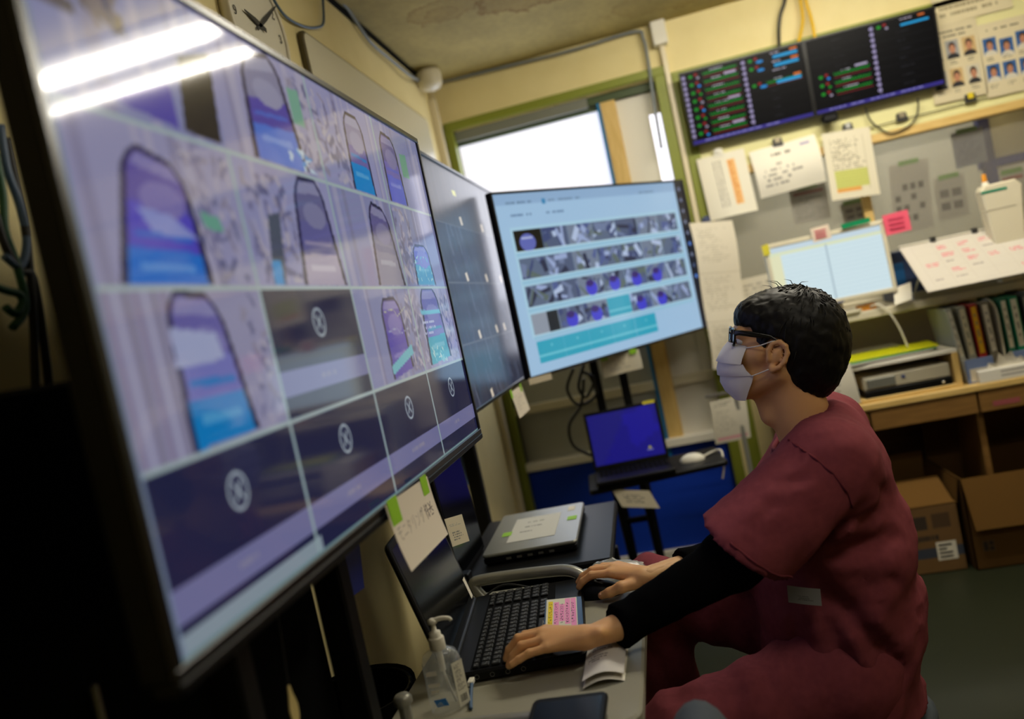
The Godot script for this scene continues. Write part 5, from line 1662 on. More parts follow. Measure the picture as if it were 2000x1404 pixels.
# ------------------------------------------------------------------ the cart with the open notebook
func front_cart() -> void:
	var g: Geo
	var t := thing("notebook_cart", "grey topped rolling cart the person works at", "cart", Vector3(-0.38, 0, -1.58))
	var down := Basis(Vector3.RIGHT, Vector3(0, 0, -1), Vector3.UP)
	g = Geo.new()
	g.prism(round_rect(0.46, 0.70, 0.04, 6), 0.672, 0.70, at(Vector3(-0.388, 0, -1.585), down), 0.005)
	put(g, "table_top", M.cart_grey, t)
	g = Geo.new()
	g.tube(smooth([Vector3(-0.56, 0.69, -1.90), Vector3(-0.585, 0.732, -1.905), Vector3(-0.55, 0.742, -1.905), Vector3(-0.40, 0.742, -1.895), Vector3(-0.335, 0.738, -1.885), Vector3(-0.30, 0.715, -1.875), Vector3(-0.292, 0.69, -1.87)], 6), 0.014, 12)
	put(g, "handle", M.cart_tube, t)
	g = Geo.new()
	g.tube(smooth([Vector3(-0.578, 0.69, -1.31), Vector3(-0.578, 0.712, -1.28), Vector3(-0.545, 0.716, -1.255), Vector3(-0.40, 0.716, -1.246), Vector3(-0.25, 0.716, -1.24), Vector3(-0.22, 0.70, -1.245)], 6), 0.013, 12)
	put(g, "handle", M.cart_tube, t)
	g = Geo.new()
	g.lathe([Vector2(0, 0), Vector2(0.012, 0), Vector2(0.011, 0.028), Vector2(0.017, 0.034), Vector2(0.017, 0.044), Vector2(0.012, 0.05), Vector2(0, 0.051)], at(Vector3(-0.583, 0.695, -1.33)), 16)
	put(g, "knob", M.cart_tube, t)
	pbox("column", M.cart_tube, t, Vector3(-0.52, 0.1, -1.64), Vector3(-0.45, 0.672, -1.54), 0.008)
	g = Geo.new()
	for s in [-1.0, 1.0]:
		g.bx(Vector3(-0.58, 0.06, -1.585 + s * 0.25 - 0.025), Vector3(-0.22, 0.1, -1.585 + s * 0.25 + 0.025), 0.008)
	g.bx(Vector3(-0.52, 0.06, -1.84), Vector3(-0.45, 0.1, -1.33), 0.008)
	put(g, "base", M.cart_tube, t)
	for s in [-1.0, 1.0]:
		for x in [-0.55, -0.25]:
			g = Geo.new()
			g.lathe([Vector2(0, -0.014), Vector2(0.03, -0.014), Vector2(0.03, 0.014), Vector2(0, 0.014)], at(Vector3(x, 0.03, -1.585 + s * 0.25), Basis(Vector3(0, 1, 0), Vector3(1, 0, 0), Vector3(0, 0, -1))), 14)
			put(g, "caster", M.black_plastic, t)
	# open notebook: local x to the user's right (far side), local z towards the user
	var ux := Vector3(-0.11, 0, -0.994).normalized()
	var uz := Vector3(0.994, 0, -0.11).normalized()
	var nb := Basis(ux, Vector3.UP, uz)
	var hinge := Vector3(-0.545, 0.70, -1.635)
	t = thing("open_notebook", "black open notebook computer the person types on", "laptop", hinge)
	g = Geo.new()
	g.prism(round_rect(0.42, 0.262, 0.012, 4), 0.004, 0.024, at(hinge + uz * 0.131, Basis(ux, -uz, Vector3.UP)), 0.004)
	put(g, "base", M.black_plastic, t)
	g = Geo.new()
	g.box(at(hinge + uz * 0.118 + ux * 0.0 + Vector3(0, 0.0238, 0), nb), Vector3(0.404, 0.0015, 0.16), 0.0005)
	put(g, "key_well", M.black_matte, t)
	g = Geo.new()
	g.box(at(hinge + uz * 0.22 + ux * -0.05 + Vector3(0, 0.0242, 0), nb), Vector3(0.09, 0.001, 0.045), 0.0004)
	put(g, "touchpad", M.black_metal, t)
	# keys: eight shared meshes with different legends
	var p := Pic.new(256, 32, rgb(16, 16, 17))
	var legend := rgb(150, 150, 146)
	var r := RandomNumberGenerator.new()
	r.seed = 14
	for k in 8:
		var x := k / 8.0
		p.strokes([x + 0.030, 0.22, x + 0.030, 0.62], 2, legend)
		if k % 2 == 0:
			p.strokes([x + 0.030, 0.22, x + 0.055, 0.22, x + 0.055, 0.42, x + 0.03, 0.42], 2, legend)
		else:
			p.strokes([x + 0.030, 0.62, x + 0.055, 0.62], 2, legend)
		if k % 3 == 0:
			p.strokes([x + 0.075, 0.7, x + 0.10, 0.6, x + 0.10, 0.85], 2, legend)
		else:
			p.strokes([x + 0.075, 0.65, x + 0.10, 0.65, x + 0.08, 0.88], 2, legend)
	var km := picmat(p, 0.5)
	var meshes := []
	for k in 8:
		var kg := Geo.new()
		kg.box(Transform3D.IDENTITY, Vector3(0.0162, 0.005, 0.0162), 0.0015)
		for i in kg.t.size():
			kg.t[i] = Vector2(0.001, 0.01)
		var tp := 0.00252
		var a := 0.0062
		kg.quad(Vector3(-a, tp, a), Vector3(a, tp, a), Vector3(a, tp, -a), Vector3(-a, tp, -a), Vector2(k / 8.0 + 0.012, 0.95), Vector2(k / 8.0 + 0.115, 0.95), Vector2(k / 8.0 + 0.115, 0.05), Vector2(k / 8.0 + 0.012, 0.05))
		var arr := []
		arr.resize(Mesh.ARRAY_MAX)
		arr[Mesh.ARRAY_VERTEX] = kg.v
		arr[Mesh.ARRAY_NORMAL] = kg.n
		arr[Mesh.ARRAY_TEX_UV] = kg.t
		arr[Mesh.ARRAY_INDEX] = kg.ix
		var me := ArrayMesh.new()
		me.add_surface_from_arrays(Mesh.PRIMITIVE_TRIANGLES, arr)
		me.surface_set_material(0, km)
		meshes.append(me)
	for row in 7:
		for col in 20:
			if col == 15:
				continue
			var wide := 1.0
			if row == 6 and col in [4, 5, 6, 7, 8, 9]:
				if col != 6:
					continue
				wide = 6.0
			var mi := MeshInstance3D.new()
			mi.name = "key"
			mi.mesh = meshes[(row * 7 + col * 3) % 8]
			t.add_child(mi, true)
			var dz := 0.046 + row * 0.0212 if row > 0 else 0.049
			var pos := hinge + ux * (-0.191 + col * 0.0201 + (0.01 if wide > 1 else 0.0)) + uz * dz + Vector3(0, 0.0268, 0) - hinge
			mi.transform = Transform3D(nb * Basis.from_scale(Vector3(wide * 1.0, 1, 0.6 if row == 0 else 1.0)), pos)
	# ports along the near side
	for k in 4:
		g = Geo.new()
		g.lathe([Vector2(0.0, 0.0), Vector2(0.0035, 0.0), Vector2(0.0045, 0.001), Vector2(0.0045, 0.0)], at(hinge - ux * 0.2095 + uz * (0.05 + k * 0.03) + Vector3(0, 0.013, 0), Basis(uz, -ux, Vector3.UP)), 10)
		put(g, "port", M.steel, t)
	# lid
	var lean := nb * Basis(Vector3.RIGHT, -0.23)
	var ho := hinge + Vector3(0, 0.022, 0)
	g = Geo.new()
	g.prism(round_rect(0.42, 0.272, 0.012, 4), -0.010, 0.0, at(ho + lean * Vector3(0, 0.14, 0), lean), 0.003)
	put(g, "lid", M.black_plastic, t)
	g = Geo.new()
	g.quad(ho + lean * Vector3(-0.196, 0.022, 0.0004), ho + lean * Vector3(0.196, 0.022, 0.0004), ho + lean * Vector3(0.196, 0.262, 0.0004), ho + lean * Vector3(-0.196, 0.262, 0.0004))
	put(g, "screen", mat("dark_screen", rgb(8, 9, 11), 0.16, 0.0, 0.4), t)
	g = Geo.new()
	g.tube([ho + ux * -0.19, ho + ux * 0.19], 0.008, 10)
	put(g, "hinge", M.black_plastic, t)
	g = Geo.new()
	g.sheet(ho + lean * Vector3(0.170, 0.062, 0.0012), lean * Vector3(0.022, 0.0, 0), lean * Vector3(0, -0.05, 0), flat, 1, 1, 0.0004)
	put(g, "sticker", M.paper, t, "white sticker in the lower corner of the lid")
	# card with coloured stickers
	p = Pic.new(160, 200, rgb(218, 216, 196))
	var bk := rgb(50, 40, 44)
	p.rect(0.06, 0.08, 0.15, 0.86, rgb(232, 204, 20))
	for q in [[0.25, 0.12, 0.82], [0.43, 0.2, 0.7], [0.61, 0.02, 0.8], [0.8, 0.02, 0.9]]:
		p.rect(q[0], q[1], 0.17, q[2] - q[1] + 0.06, rgb(238, 150, 200))
	for i in 5:
		var y := 0.16
		while y < 0.78:
			p.clutter(r, 0.09 + i * 0.18, y, 0.1, 0.06, 5, 0.02, [bk])
			y += 0.085
	t = thing("sticker_card", "blue edged card with yellow and pink written stickers beside the keyboard", "card", Vector3(-0.33, 0.73, -1.66))
	var tl: Vector3 = Vector3(-0.3724, 0.7330, -1.7258)
	var tr: Vector3 = Vector3(-0.3042, 0.7330, -1.7182)
	var bl: Vector3 = Vector3(-0.3522, 0.7330, -1.5559)
	g = Geo.new()
	var cx := (tr - tl)
	var cy := (bl - tl)
	g.sheet(tl - cx * 0.05 - cy * 0.03 + Vector3(0, -0.001, 0), cx * 1.2, cy * 1.12, flat, 1, 1, 0.006)
	put(g, "board", mat("card_blue", rgb(40, 78, 118), 0.4), t)
	g = Geo.new()
	g.sheet(tl + Vector3(0, 0.0006, 0), cx, cy, flat, 2, 2, 0.0006)
	put(g, "sheet", picmat(p, 0.7), t)

# ------------------------------------------------------------------ rear cart with the closed notebook
func rear_cart() -> void:
	var g: Geo
	var t := thing("rear_cart", "black cart behind the grey one, carrying a closed silver notebook", "cart", Vector3(-0.46, 0, -2.3))
	var yaw := Basis(Vector3.UP, 0.03)
	var c := Vector3(-0.47, 0, -2.30)
	g = Geo.new()
	g.box(at(c + Vector3(0, 0.697, 0), yaw), Vector3(0.43, 0.03, 0.58), 0.006)
	put(g, "top", M.black_plastic, t)
	g = Geo.new()
	g.box(at(c + Vector3(-0.03, 0.62, 0), yaw), Vector3(0.36, 0.10, 0.54), 0.006)
	put(g, "drawer_case", M.black_matte, t)
	for sx in [-1.0, 1.0]:
		for sz in [-1.0, 1.0]:
			pbox("leg", M.black_metal, t, c + Vector3(sx * 0.17 - 0.015, 0.06, sz * 0.24 - 0.015), c + Vector3(sx * 0.17 + 0.015, 0.58, sz * 0.24 + 0.015), 0.003)
			g = Geo.new()
			g.lathe([Vector2(0, -0.012), Vector2(0.03, -0.012), Vector2(0.03, 0.012), Vector2(0, 0.012)], at(c + Vector3(sx * 0.17, 0.03, sz * 0.24), Basis(Vector3(0, 1, 0), Vector3(1, 0, 0), Vector3(0, 0, -1))), 12)
			put(g, "caster", M.black_plastic, t)
	pbox("lower_shelf", M.black_plastic, t, c + Vector3(-0.19, 0.15, -0.26), c + Vector3(0.19, 0.17, 0.26), 0.003)
	# closed notebook
	t = thing("closed_notebook", "closed silver notebook with a white note taped to its lid", "laptop", c + Vector3(0, 0.712, 0))
	var nc := Vector3(-0.482, 0.712, -2.312)
	var ny := Basis(Vector3.UP, 0.04)
	g = Geo.new()
	g.box(at(nc + Vector3(0, 0.012, 0), ny), Vector3(0.26, 0.018, 0.40), 0.004)
	put(g, "base", M.black_plastic, t)
	g = Geo.new()
	g.prism(round_rect(0.266, 0.406, 0.014, 4), 0.021, 0.031, at(nc, ny * Basis(Vector3.RIGHT, Vector3(0, 0, -1), Vector3.UP)), 0.003)
	put(g, "lid", M.silver, t)
	for k in 5:
		g = Geo.new()
		g.box(at(nc + ny * Vector3(-0.06 + k * 0.03, 0.012, 0.2005), ny), Vector3(0.014, 0.006, 0.001), 0)
		put(g, "port", M.steel, t)
	var p := Pic.new(128, 180, rgb(212, 212, 206))
	var r := RandomNumberGenerator.new()
	r.seed = 66
	for k in 3:
		p.print_lines(r, 0.3 - k * 0.05, 0.2 + k * 0.2, 0.45, 0.07, 1, rgb(110, 112, 112))
	g = Geo.new()
	g.sheet(nc + ny * Vector3(-0.075, 0.0318, -0.12), ny * Vector3(0.14, 0, 0), ny * Vector3(0.0, 0, 0.24), flat, 2, 2, 0.0004)
	put(g, "note", picmat(p, 0.7), t, "white note")
	for q in [[-0.085, 0.03], [0.105, -0.03]]:
		g = Geo.new()
		g.sheet(nc + ny * Vector3(q[0] - 0.014, 0.0322, q[1] - 0.02), ny * Vector3(0.028, 0, 0), ny * Vector3(0, 0, 0.04), flat, 1, 1, 0.0003)
		put(g, "tape", M.green_tape, t, "green tape")
	g = Geo.new()
	g.sheet(nc + ny * Vector3(0.085, 0.0318, -0.17), ny * Vector3(0.022, 0, 0), ny * Vector3(0, 0, 0.05), flat, 1, 1, 0.0003)
	put(g, "label", M.paper, t)
	# standing black notebook lid behind it
	t = thing("standing_notebook", "black switched-off notebook standing open behind the silver one", "laptop", Vector3(-0.66, 0.712, -2.2))
	g = Geo.new()
	g.box(at(Vector3(-0.655, 0.88, -2.13), Basis(Vector3(0, 0, 1), 0.05)), Vector3(0.012, 0.33, 0.30), 0.004)
	put(g, "lid", M.black_plastic, t)
	g = Geo.new()
	g.box(at(Vector3(-0.655, 0.88, -2.13) + Basis(Vector3(0, 0, 1), 0.05) * Vector3(0.0065, 0, 0), Basis(Vector3(0, 0, 1), 0.05)), Vector3(0.001, 0.30, 0.28), 0)
	put(g, "screen", M.dark_screen, t)
	pbox("base", M.black_plastic, t, Vector3(-0.645, 0.7125, -2.03), Vector3(-0.62, 0.735, -1.99), 0.003)
	# coil of blue cable on the wall behind
	t = thing("cable_coil", "coil of blue network cable hanging on the wall behind the rear cart", "cable", Vector3(-0.88, 0.85, -3.0))
	for k in 3:
		var pts := []
		for i in 13:
			var a := TAU * i / 12.0
			pts.append(Vector3(-0.89 + 0.008 * k, 0.86 + (0.09 + k * 0.008) * sin(a), -3.02 + (0.07 + k * 0.006) * cos(a)))
		ptube("loop", M.blue_cable, t, smooth(pts, 3), 0.007, 7)
	ptube("lead", M.blue_cable, t, smooth([Vector3(-0.885, 0.95, -3.02), Vector3(-0.89, 1.1, -3.0), Vector3(-0.885, 1.3, -3.05)], 5), 0.006, 7)

# ------------------------------------------------------------------ seats
func star_base(t: Node3D, c: Vector3, reach: float) -> void:
	for k in 5:
		var a := TAU * k / 5.0 + 0.3
		var d := Vector3(cos(a), 0, sin(a))
		var g := Geo.new()
		g.tube([c + Vector3(0, 0.1, 0), c + d * reach + Vector3(0, 0.065, 0)], 0.02, 8, 0.014)
		put(g, "leg", M.black_plastic, t)
		g = Geo.new()
		g.ball(c + d * reach + Vector3(0, 0.027, 0), Vector3(0.027, 0.027, 0.027), Basis.IDENTITY, 10)
		put(g, "caster", M.black_plastic, t)

func chairs() -> void:
	var t := thing("swivel_chair", "dark grey padded chair back at the lower edge of the picture", "chair", Vector3(0.10, 0, -0.98))
	var g := Geo.new()
	var rows := []
	for j in 25:
		var a := TAU * j / 24.0
		var row := PackedVector3Array()
		for i in 13:
			var f := i / 12.0 * 2.0 - 1.0
			var k := sqrt(maxf(0.0, 1.0 - pow(absf(f), 6.0)))
			row.append(Vector3(-0.07 + 0.072 * cos(a) * (0.25 + 0.75 * k), 0.545 + 0.195 * signf(sin(a)) * pow(absf(sin(a)), 0.7) * (0.75 + 0.25 * k), -1.06 + 0.19 * f))
		rows.append(row)
	g.surf(rows)
	put(g, "backrest", M.chair_fabric, t)
	g = Geo.new()
	g.prism(round_rect(0.44, 0.42, 0.09, 6), 0.41, 0.47, at(Vector3(0.14, 0, -1.03), Basis(Vector3.RIGHT, Vector3(0, 0, -1), Vector3.UP)), 0.02)
	put(g, "seat", M.chair_fabric, t)
	ptube("back_bar", M.black_plastic, t, [Vector3(0.0, 0.4, -1.04), Vector3(-0.08, 0.42, -1.04), Vector3(-0.10, 0.55, -1.04)], 0.018)
	ptube("column", M.steel, t, [Vector3(0.14, 0.1, -1.03), Vector3(0.14, 0.41, -1.03)], 0.025, 12)
	star_base(t, Vector3(0.14, 0, -1.03), 0.28)
	t = thing("swivel_stool", "dark stool the person in maroon sits on", "stool", Vector3(0.24, 0, -1.84))
	g = Geo.new()
	g.lathe([Vector2(0, 0.305), Vector2(0.15, 0.305), Vector2(0.165, 0.32), Vector2(0.165, 0.34), Vector2(0.15, 0.355), Vector2(0, 0.36)], at(Vector3(0.24, 0, -1.84)), 28)
	put(g, "seat", M.chair_fabric, t)
	ptube("column", M.steel, t, [Vector3(0.24, 0.1, -1.84), Vector3(0.24, 0.31, -1.84)], 0.025, 12)
	star_base(t, Vector3(0.24, 0, -1.84), 0.26)

# ------------------------------------------------------------------ small things on the cart
func small_things() -> void:
	var g: Geo
	# pump bottle
	var c := Vector3(-0.505, 0.70, -1.352)
	var t := thing("pump_bottle", "clear pump bottle of hand sanitiser with white pump head", "bottle", c)
	var bb := Basis(Vector3.UP, 0.5)
	var rows := []
	for q in [[0.0, 0.031], [0.004, 0.036], [0.05, 0.036], [0.085, 0.035], [0.10, 0.030], [0.108, 0.018], [0.111, 0.012], [0.118, 0.012]]:
		var row := PackedVector3Array()
		for i in 28:
			var a := TAU * i / 28.0
			var kx: float = q[1]
			var kz: float = q[1] * (0.62 if q[0] < 0.1 else 0.9)
			row.append(c + bb * Vector3(kx * signf(cos(a)) * pow(absf(cos(a)), 0.75), q[0] + 0.001, -kz * signf(sin(a)) * pow(absf(sin(a)), 0.75)))
		rows.append(row)
	g = Geo.new()
	g.surf(rows, true)
	put(g, "bottle", M.clear_plastic, t)
	g = Geo.new()
	g.lathe([Vector2(0, 0.110), Vector2(0.0145, 0.110), Vector2(0.0145, 0.130), Vector2(0.0125, 0.132), Vector2(0.0105, 0.134), Vector2(0.0105, 0.141), Vector2(0.0048, 0.143), Vector2(0.0042, 0.155), Vector2(0.0085, 0.157), Vector2(0.009, 0.163), Vector2(0.004, 0.166), Vector2(0, 0.166)], at(c), 20)
	g.tube(smooth([c + Vector3(0, 0.161, 0), c + Vector3(0.016, 0.1635, -0.002), c + Vector3(0.03, 0.161, -0.004), c + Vector3(0.034, 0.156, -0.004)], 4), 0.005, 8, 0.0032)
	put(g, "pump", M.white_plastic, t)
	ptube("dip_tube", M.white_plastic, t, smooth([c + Vector3(0, 0.112, 0), c + Vector3(0.002, 0.06, 0), c + Vector3(0.012, 0.01, 0.0)], 4), 0.0025, 8)
	g = Geo.new()
	g.lathe([Vector2(0.0, 0.07), Vector2(0.006, 0.07), Vector2(0.006, 0.112)], at(c), 12)
	put(g, "valve", M.white_plastic, t)
	var p := Pic.new(64, 160, rgb(222, 220, 206))
	var r := RandomNumberGenerator.new()
	r.seed = 8
	p.print_lines(r, 0.15, 0.06, 0.7, 0.6, 18, rgb(120, 118, 112))
	p.rect(0.2, 0.75, 0.6, 0.16, rgb(90, 88, 84))
	for k in 7:
		p.rect(0.22 + k * 0.08, 0.75, 0.03, 0.16, rgb(222, 220, 206))
	g = Geo.new()
	g.sheet(c + bb * Vector3(0.012, 0.086, 0.0255), bb * Vector3(0.022, 0, -0.009), bb * Vector3(0, -0.08, 0.0), flat, 2, 2, 0.0004)
	put(g, "label", picmat(p, 0.5), t, "white printed label")
	g = Geo.new()
	g.sheet(c + bb * Vector3(-0.034, 0.082, 0.0165), bb * Vector3(0.018, 0, 0.008), bb * Vector3(0, -0.008, 0), flat, 1, 1, 0.0003)
	g.sheet(c + bb * Vector3(-0.034, 0.060, 0.0165), bb * Vector3(0.020, 0, 0.0085), bb * Vector3(0, -0.006, 0), flat, 1, 1, 0.0003)
	g.sheet(c + bb * Vector3(-0.032, 0.048, 0.0172), bb * Vector3(0.014, 0, 0.006), bb * Vector3(0, -0.005, 0), flat, 1, 1, 0.0003)
	put(g, "lettering", M.panel_white, t)
	g = Geo.new()
	g.sheet(c + bb * Vector3(-0.03, 0.030, 0.0178), bb * Vector3(0.02, 0, 0.006), bb * Vector3(0.004, -0.014, 0), flat, 1, 1, 0.0003)
	put(g, "emblem", mat("emblem_blue", rgb(40, 120, 200), 0.5), t)
	# usb stick with blue lead
	t = thing("blue_dongle", "short blue lead plugged into the near side of the notebook", "cable", Vector3(-0.47, 0.705, -1.40))
	ptube("lead", M.blue_cable, t, smooth([Vector3(-0.478, 0.716, -1.415), Vector3(-0.474, 0.714, -1.395), Vector3(-0.470, 0.706, -1.365), Vector3(-0.462, 0.704, -1.33)], 5), 0.0035, 7)
	pbox("plug", M.white_plastic, t, Vector3(-0.483, 0.711, -1.42), Vector3(-0.473, 0.72, -1.40), 0.001)
	# mouse under the right hand
	t = thing("black_mouse", "black mouse under the person's right hand", "mouse", Vector3(-0.265, 0.70, -1.80))
	g = Geo.new()
	rows = []
	var mc: Vector3 = Vector3(-0.265, 0.70, -1.80)
	for i in 9:
		var a := PI * 0.5 * i / 8.0
		var row := PackedVector3Array()
		for k in 24:
			var b := TAU * k / 24.0
			row.append(mc + Vector3(cos(b) * 0.055 * cos(a), 0.0005 + 0.036 * sin(a) * (1.0 - 0.12 * cos(b)), -sin(b) * 0.031 * cos(a)))
		rows.append(row)
	g.surf(rows, true)
	put(g, "shell", M.black_plastic, t)
	g = Geo.new()
	g.ball(mc + Vector3(-0.03, 0.029, 0), Vector3(0.008, 0.006, 0.003), Basis.IDENTITY, 10)
	put(g, "wheel", M.black_matte, t)
	ptube("cord", M.black_cable, t, smooth([mc + Vector3(-0.05, 0.008, 0), mc + Vector3(-0.09, 0.004, -0.03), Vector3(-0.42, 0.715, -1.862), Vector3(-0.50, 0.735, -1.865), Vector3(-0.56, 0.712, -1.84)], 6), 0.0025, 7)
	# folded printed paper
	p = Pic.new(128, 160, rgb(206, 202, 196))
	r.seed = 19
	p.print_lines(r, 0.08, 0.06, 0.84, 0.4, 7, rgb(120, 116, 112))
	p.print_lines(r, 0.1, 0.55, 0.5, 0.14, 3, rgb(96, 92, 90))
	t = thing("folded_leaflet", "folded printed leaflet lying on the cart top", "leaflet", Vector3(-0.22, 0.70, -1.43))
	var a0: Vector3 = Vector3(-0.2608, 0.7160, -1.5111)
	var a1: Vector3 = Vector3(-0.1877, 0.7140, -1.5277)
	var a2: Vector3 = Vector3(-0.2629, 0.7160, -1.3601)
	g = Geo.new()
	g.sheet(a0, a1 - a0, a2 - a0, func(u, v): return 0.010 * sin(u * PI) + 0.003 * sin(v * 5.0), 12, 8)
	put(g, "upper_leaf", picmat(p, 0.75), t)
	g = Geo.new()
	g.sheet(a0 + Vector3(0, -0.010, 0), a1 - a0, (a2 - a0) * 1.05, func(u, v): return 0.010 * sin(u * PI) * v - 0.003, 12, 8)
	put(g, "lower_leaf", M.paper, t)
	# tablet at the near edge
	t = thing("black_tablet", "black tablet lying at the near end of the cart", "tablet", Vector3(-0.27, 0.73, -1.22))
	g = Geo.new()
	g.prism(round_rect(0.125, 0.2, 0.012, 4), 0, 0.010, at(Vector3(-0.268, 0.7295, -1.165), Basis(Vector3.RIGHT, Vector3(0, 0, -1), Vector3.UP)), 0.003)
	put(g, "case", M.black_plastic, t)
	g = Geo.new()
	g.prism(round_rect(0.108, 0.17, 0.004, 2), 0.0098, 0.0103, at(Vector3(-0.268, 0.7295, -1.165), Basis(Vector3.RIGHT, Vector3(0, 0, -1), Vector3.UP)))
	put(g, "screen", M.dark_screen, t)
	# crumpled plastic bag
	t = thing("plastic_bag", "crumpled clear plastic bag beside the mouse hand", "bag", Vector3(-0.26, 0.70, -1.88))
	var nz := FastNoiseLite.new()
	nz.seed = 2
	nz.frequency = 22.0
	rows = []
	for i in 15:
		var f := i / 14.0
		var row := PackedVector3Array()
		for k in 24:
			var b := TAU * k / 24.0
			var rr := sin(PI * clampf(f, 0.02, 0.98)) * 0.05
			var q := Vector3(cos(b) * rr * 1.5, 0.002 + f * 0.045, sin(b) * rr * 0.8)
			row.append(Vector3(-0.235, 0.70, -1.895) + q * (1.0 + 0.35 * nz.get_noise_3dv(q)))
		rows.append(row)
	g = Geo.new()
	g.surf(rows, true, true)
	put(g, "film", M.plastic_bag, t)
	# card and strip hanging below the nearest display
	t = thing("hanging_tag", "dark blue tag hanging below the nearest display", "tag", Vector3(-0.6200, 0.9840, -1.3318))
	g = Geo.new()
	g.sheet(Vector3(-0.6200, 1.0199, -1.3094), Vector3(-0.6200, 1.0137, -1.3804) - Vector3(-0.6200, 1.0199, -1.3094), Vector3(-0.6200, 0.9440, -1.2886) - Vector3(-0.6200, 1.0199, -1.3094), flat, 2, 2, 0.002)
	put(g, "card", M.blue_paint, t)
	ptube("string", M.black_cable, t, [Vector3(-0.6200, 1.0183, -1.3424), Vector3(-0.6000, 1.0564, -1.3009)], 0.002, 6)
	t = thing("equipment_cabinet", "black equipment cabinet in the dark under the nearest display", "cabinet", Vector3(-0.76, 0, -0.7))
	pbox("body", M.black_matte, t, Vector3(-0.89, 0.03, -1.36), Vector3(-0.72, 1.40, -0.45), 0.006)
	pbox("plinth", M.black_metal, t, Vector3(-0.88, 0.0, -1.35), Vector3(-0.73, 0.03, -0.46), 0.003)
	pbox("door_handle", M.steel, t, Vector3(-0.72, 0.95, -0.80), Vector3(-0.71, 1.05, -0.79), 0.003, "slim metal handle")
	t = thing("beige_tag", "beige drop-shaped tag hanging in the dark below the nearest display", "tag", Vector3(-0.6000, 0.8986, -1.0030))
	g = Geo.new()
	var drop := PackedVector2Array()
	for i in 16:
		var a := TAU * i / 16.0 - PI / 2
		drop.append(Vector2(0.012 * cos(a) * (1.0 - 0.45 * maxf(0.0, sin(a))), 0.026 * sin(a) + (0.008 if sin(a) > 0.9 else 0.0)))
	g.prism(drop, 0, 0.002, at(Vector3(-0.6000, 0.8974, -1.0024), Basis(Vector3(0, 0, -1), Vector3.UP, Vector3(1, 0, 0))), 0.0005)
	put(g, "tag", mat("tag_beige", rgb(196, 176, 116), 0.6), t)
	ptube("string", M.black_cable, t, [Vector3(-0.6000, 0.8974, -1.0024) + Vector3(0, 0.024, 0), Vector3(-0.6000, 0.8974, -1.0024) + Vector3(0.01, 0.14, 0)], 0.0015, 6)
	t = thing("waste_bin", "black curved bin standing behind the grey cart", "bin", Vector3(-0.765, 0.0, -1.52))
	g = Geo.new()
	g.lathe([Vector2(0.0, 0), Vector2(0.09, 0), Vector2(0.115, 0.66), Vector2(0.12, 0.67), Vector2(0.112, 0.67), Vector2(0.085, 0.02), Vector2(0, 0.015)], at(Vector3(-0.765, 0, -1.52)), 28)
	put(g, "body", M.black_plastic, t)
	g = Geo.new()
	g.lathe([Vector2(0.11, 0.66), Vector2(0.126, 0.675), Vector2(0.128, 0.62)], at(Vector3(-0.765, 0, -1.52)), 28)
	put(g, "rim", M.black_matte, t)

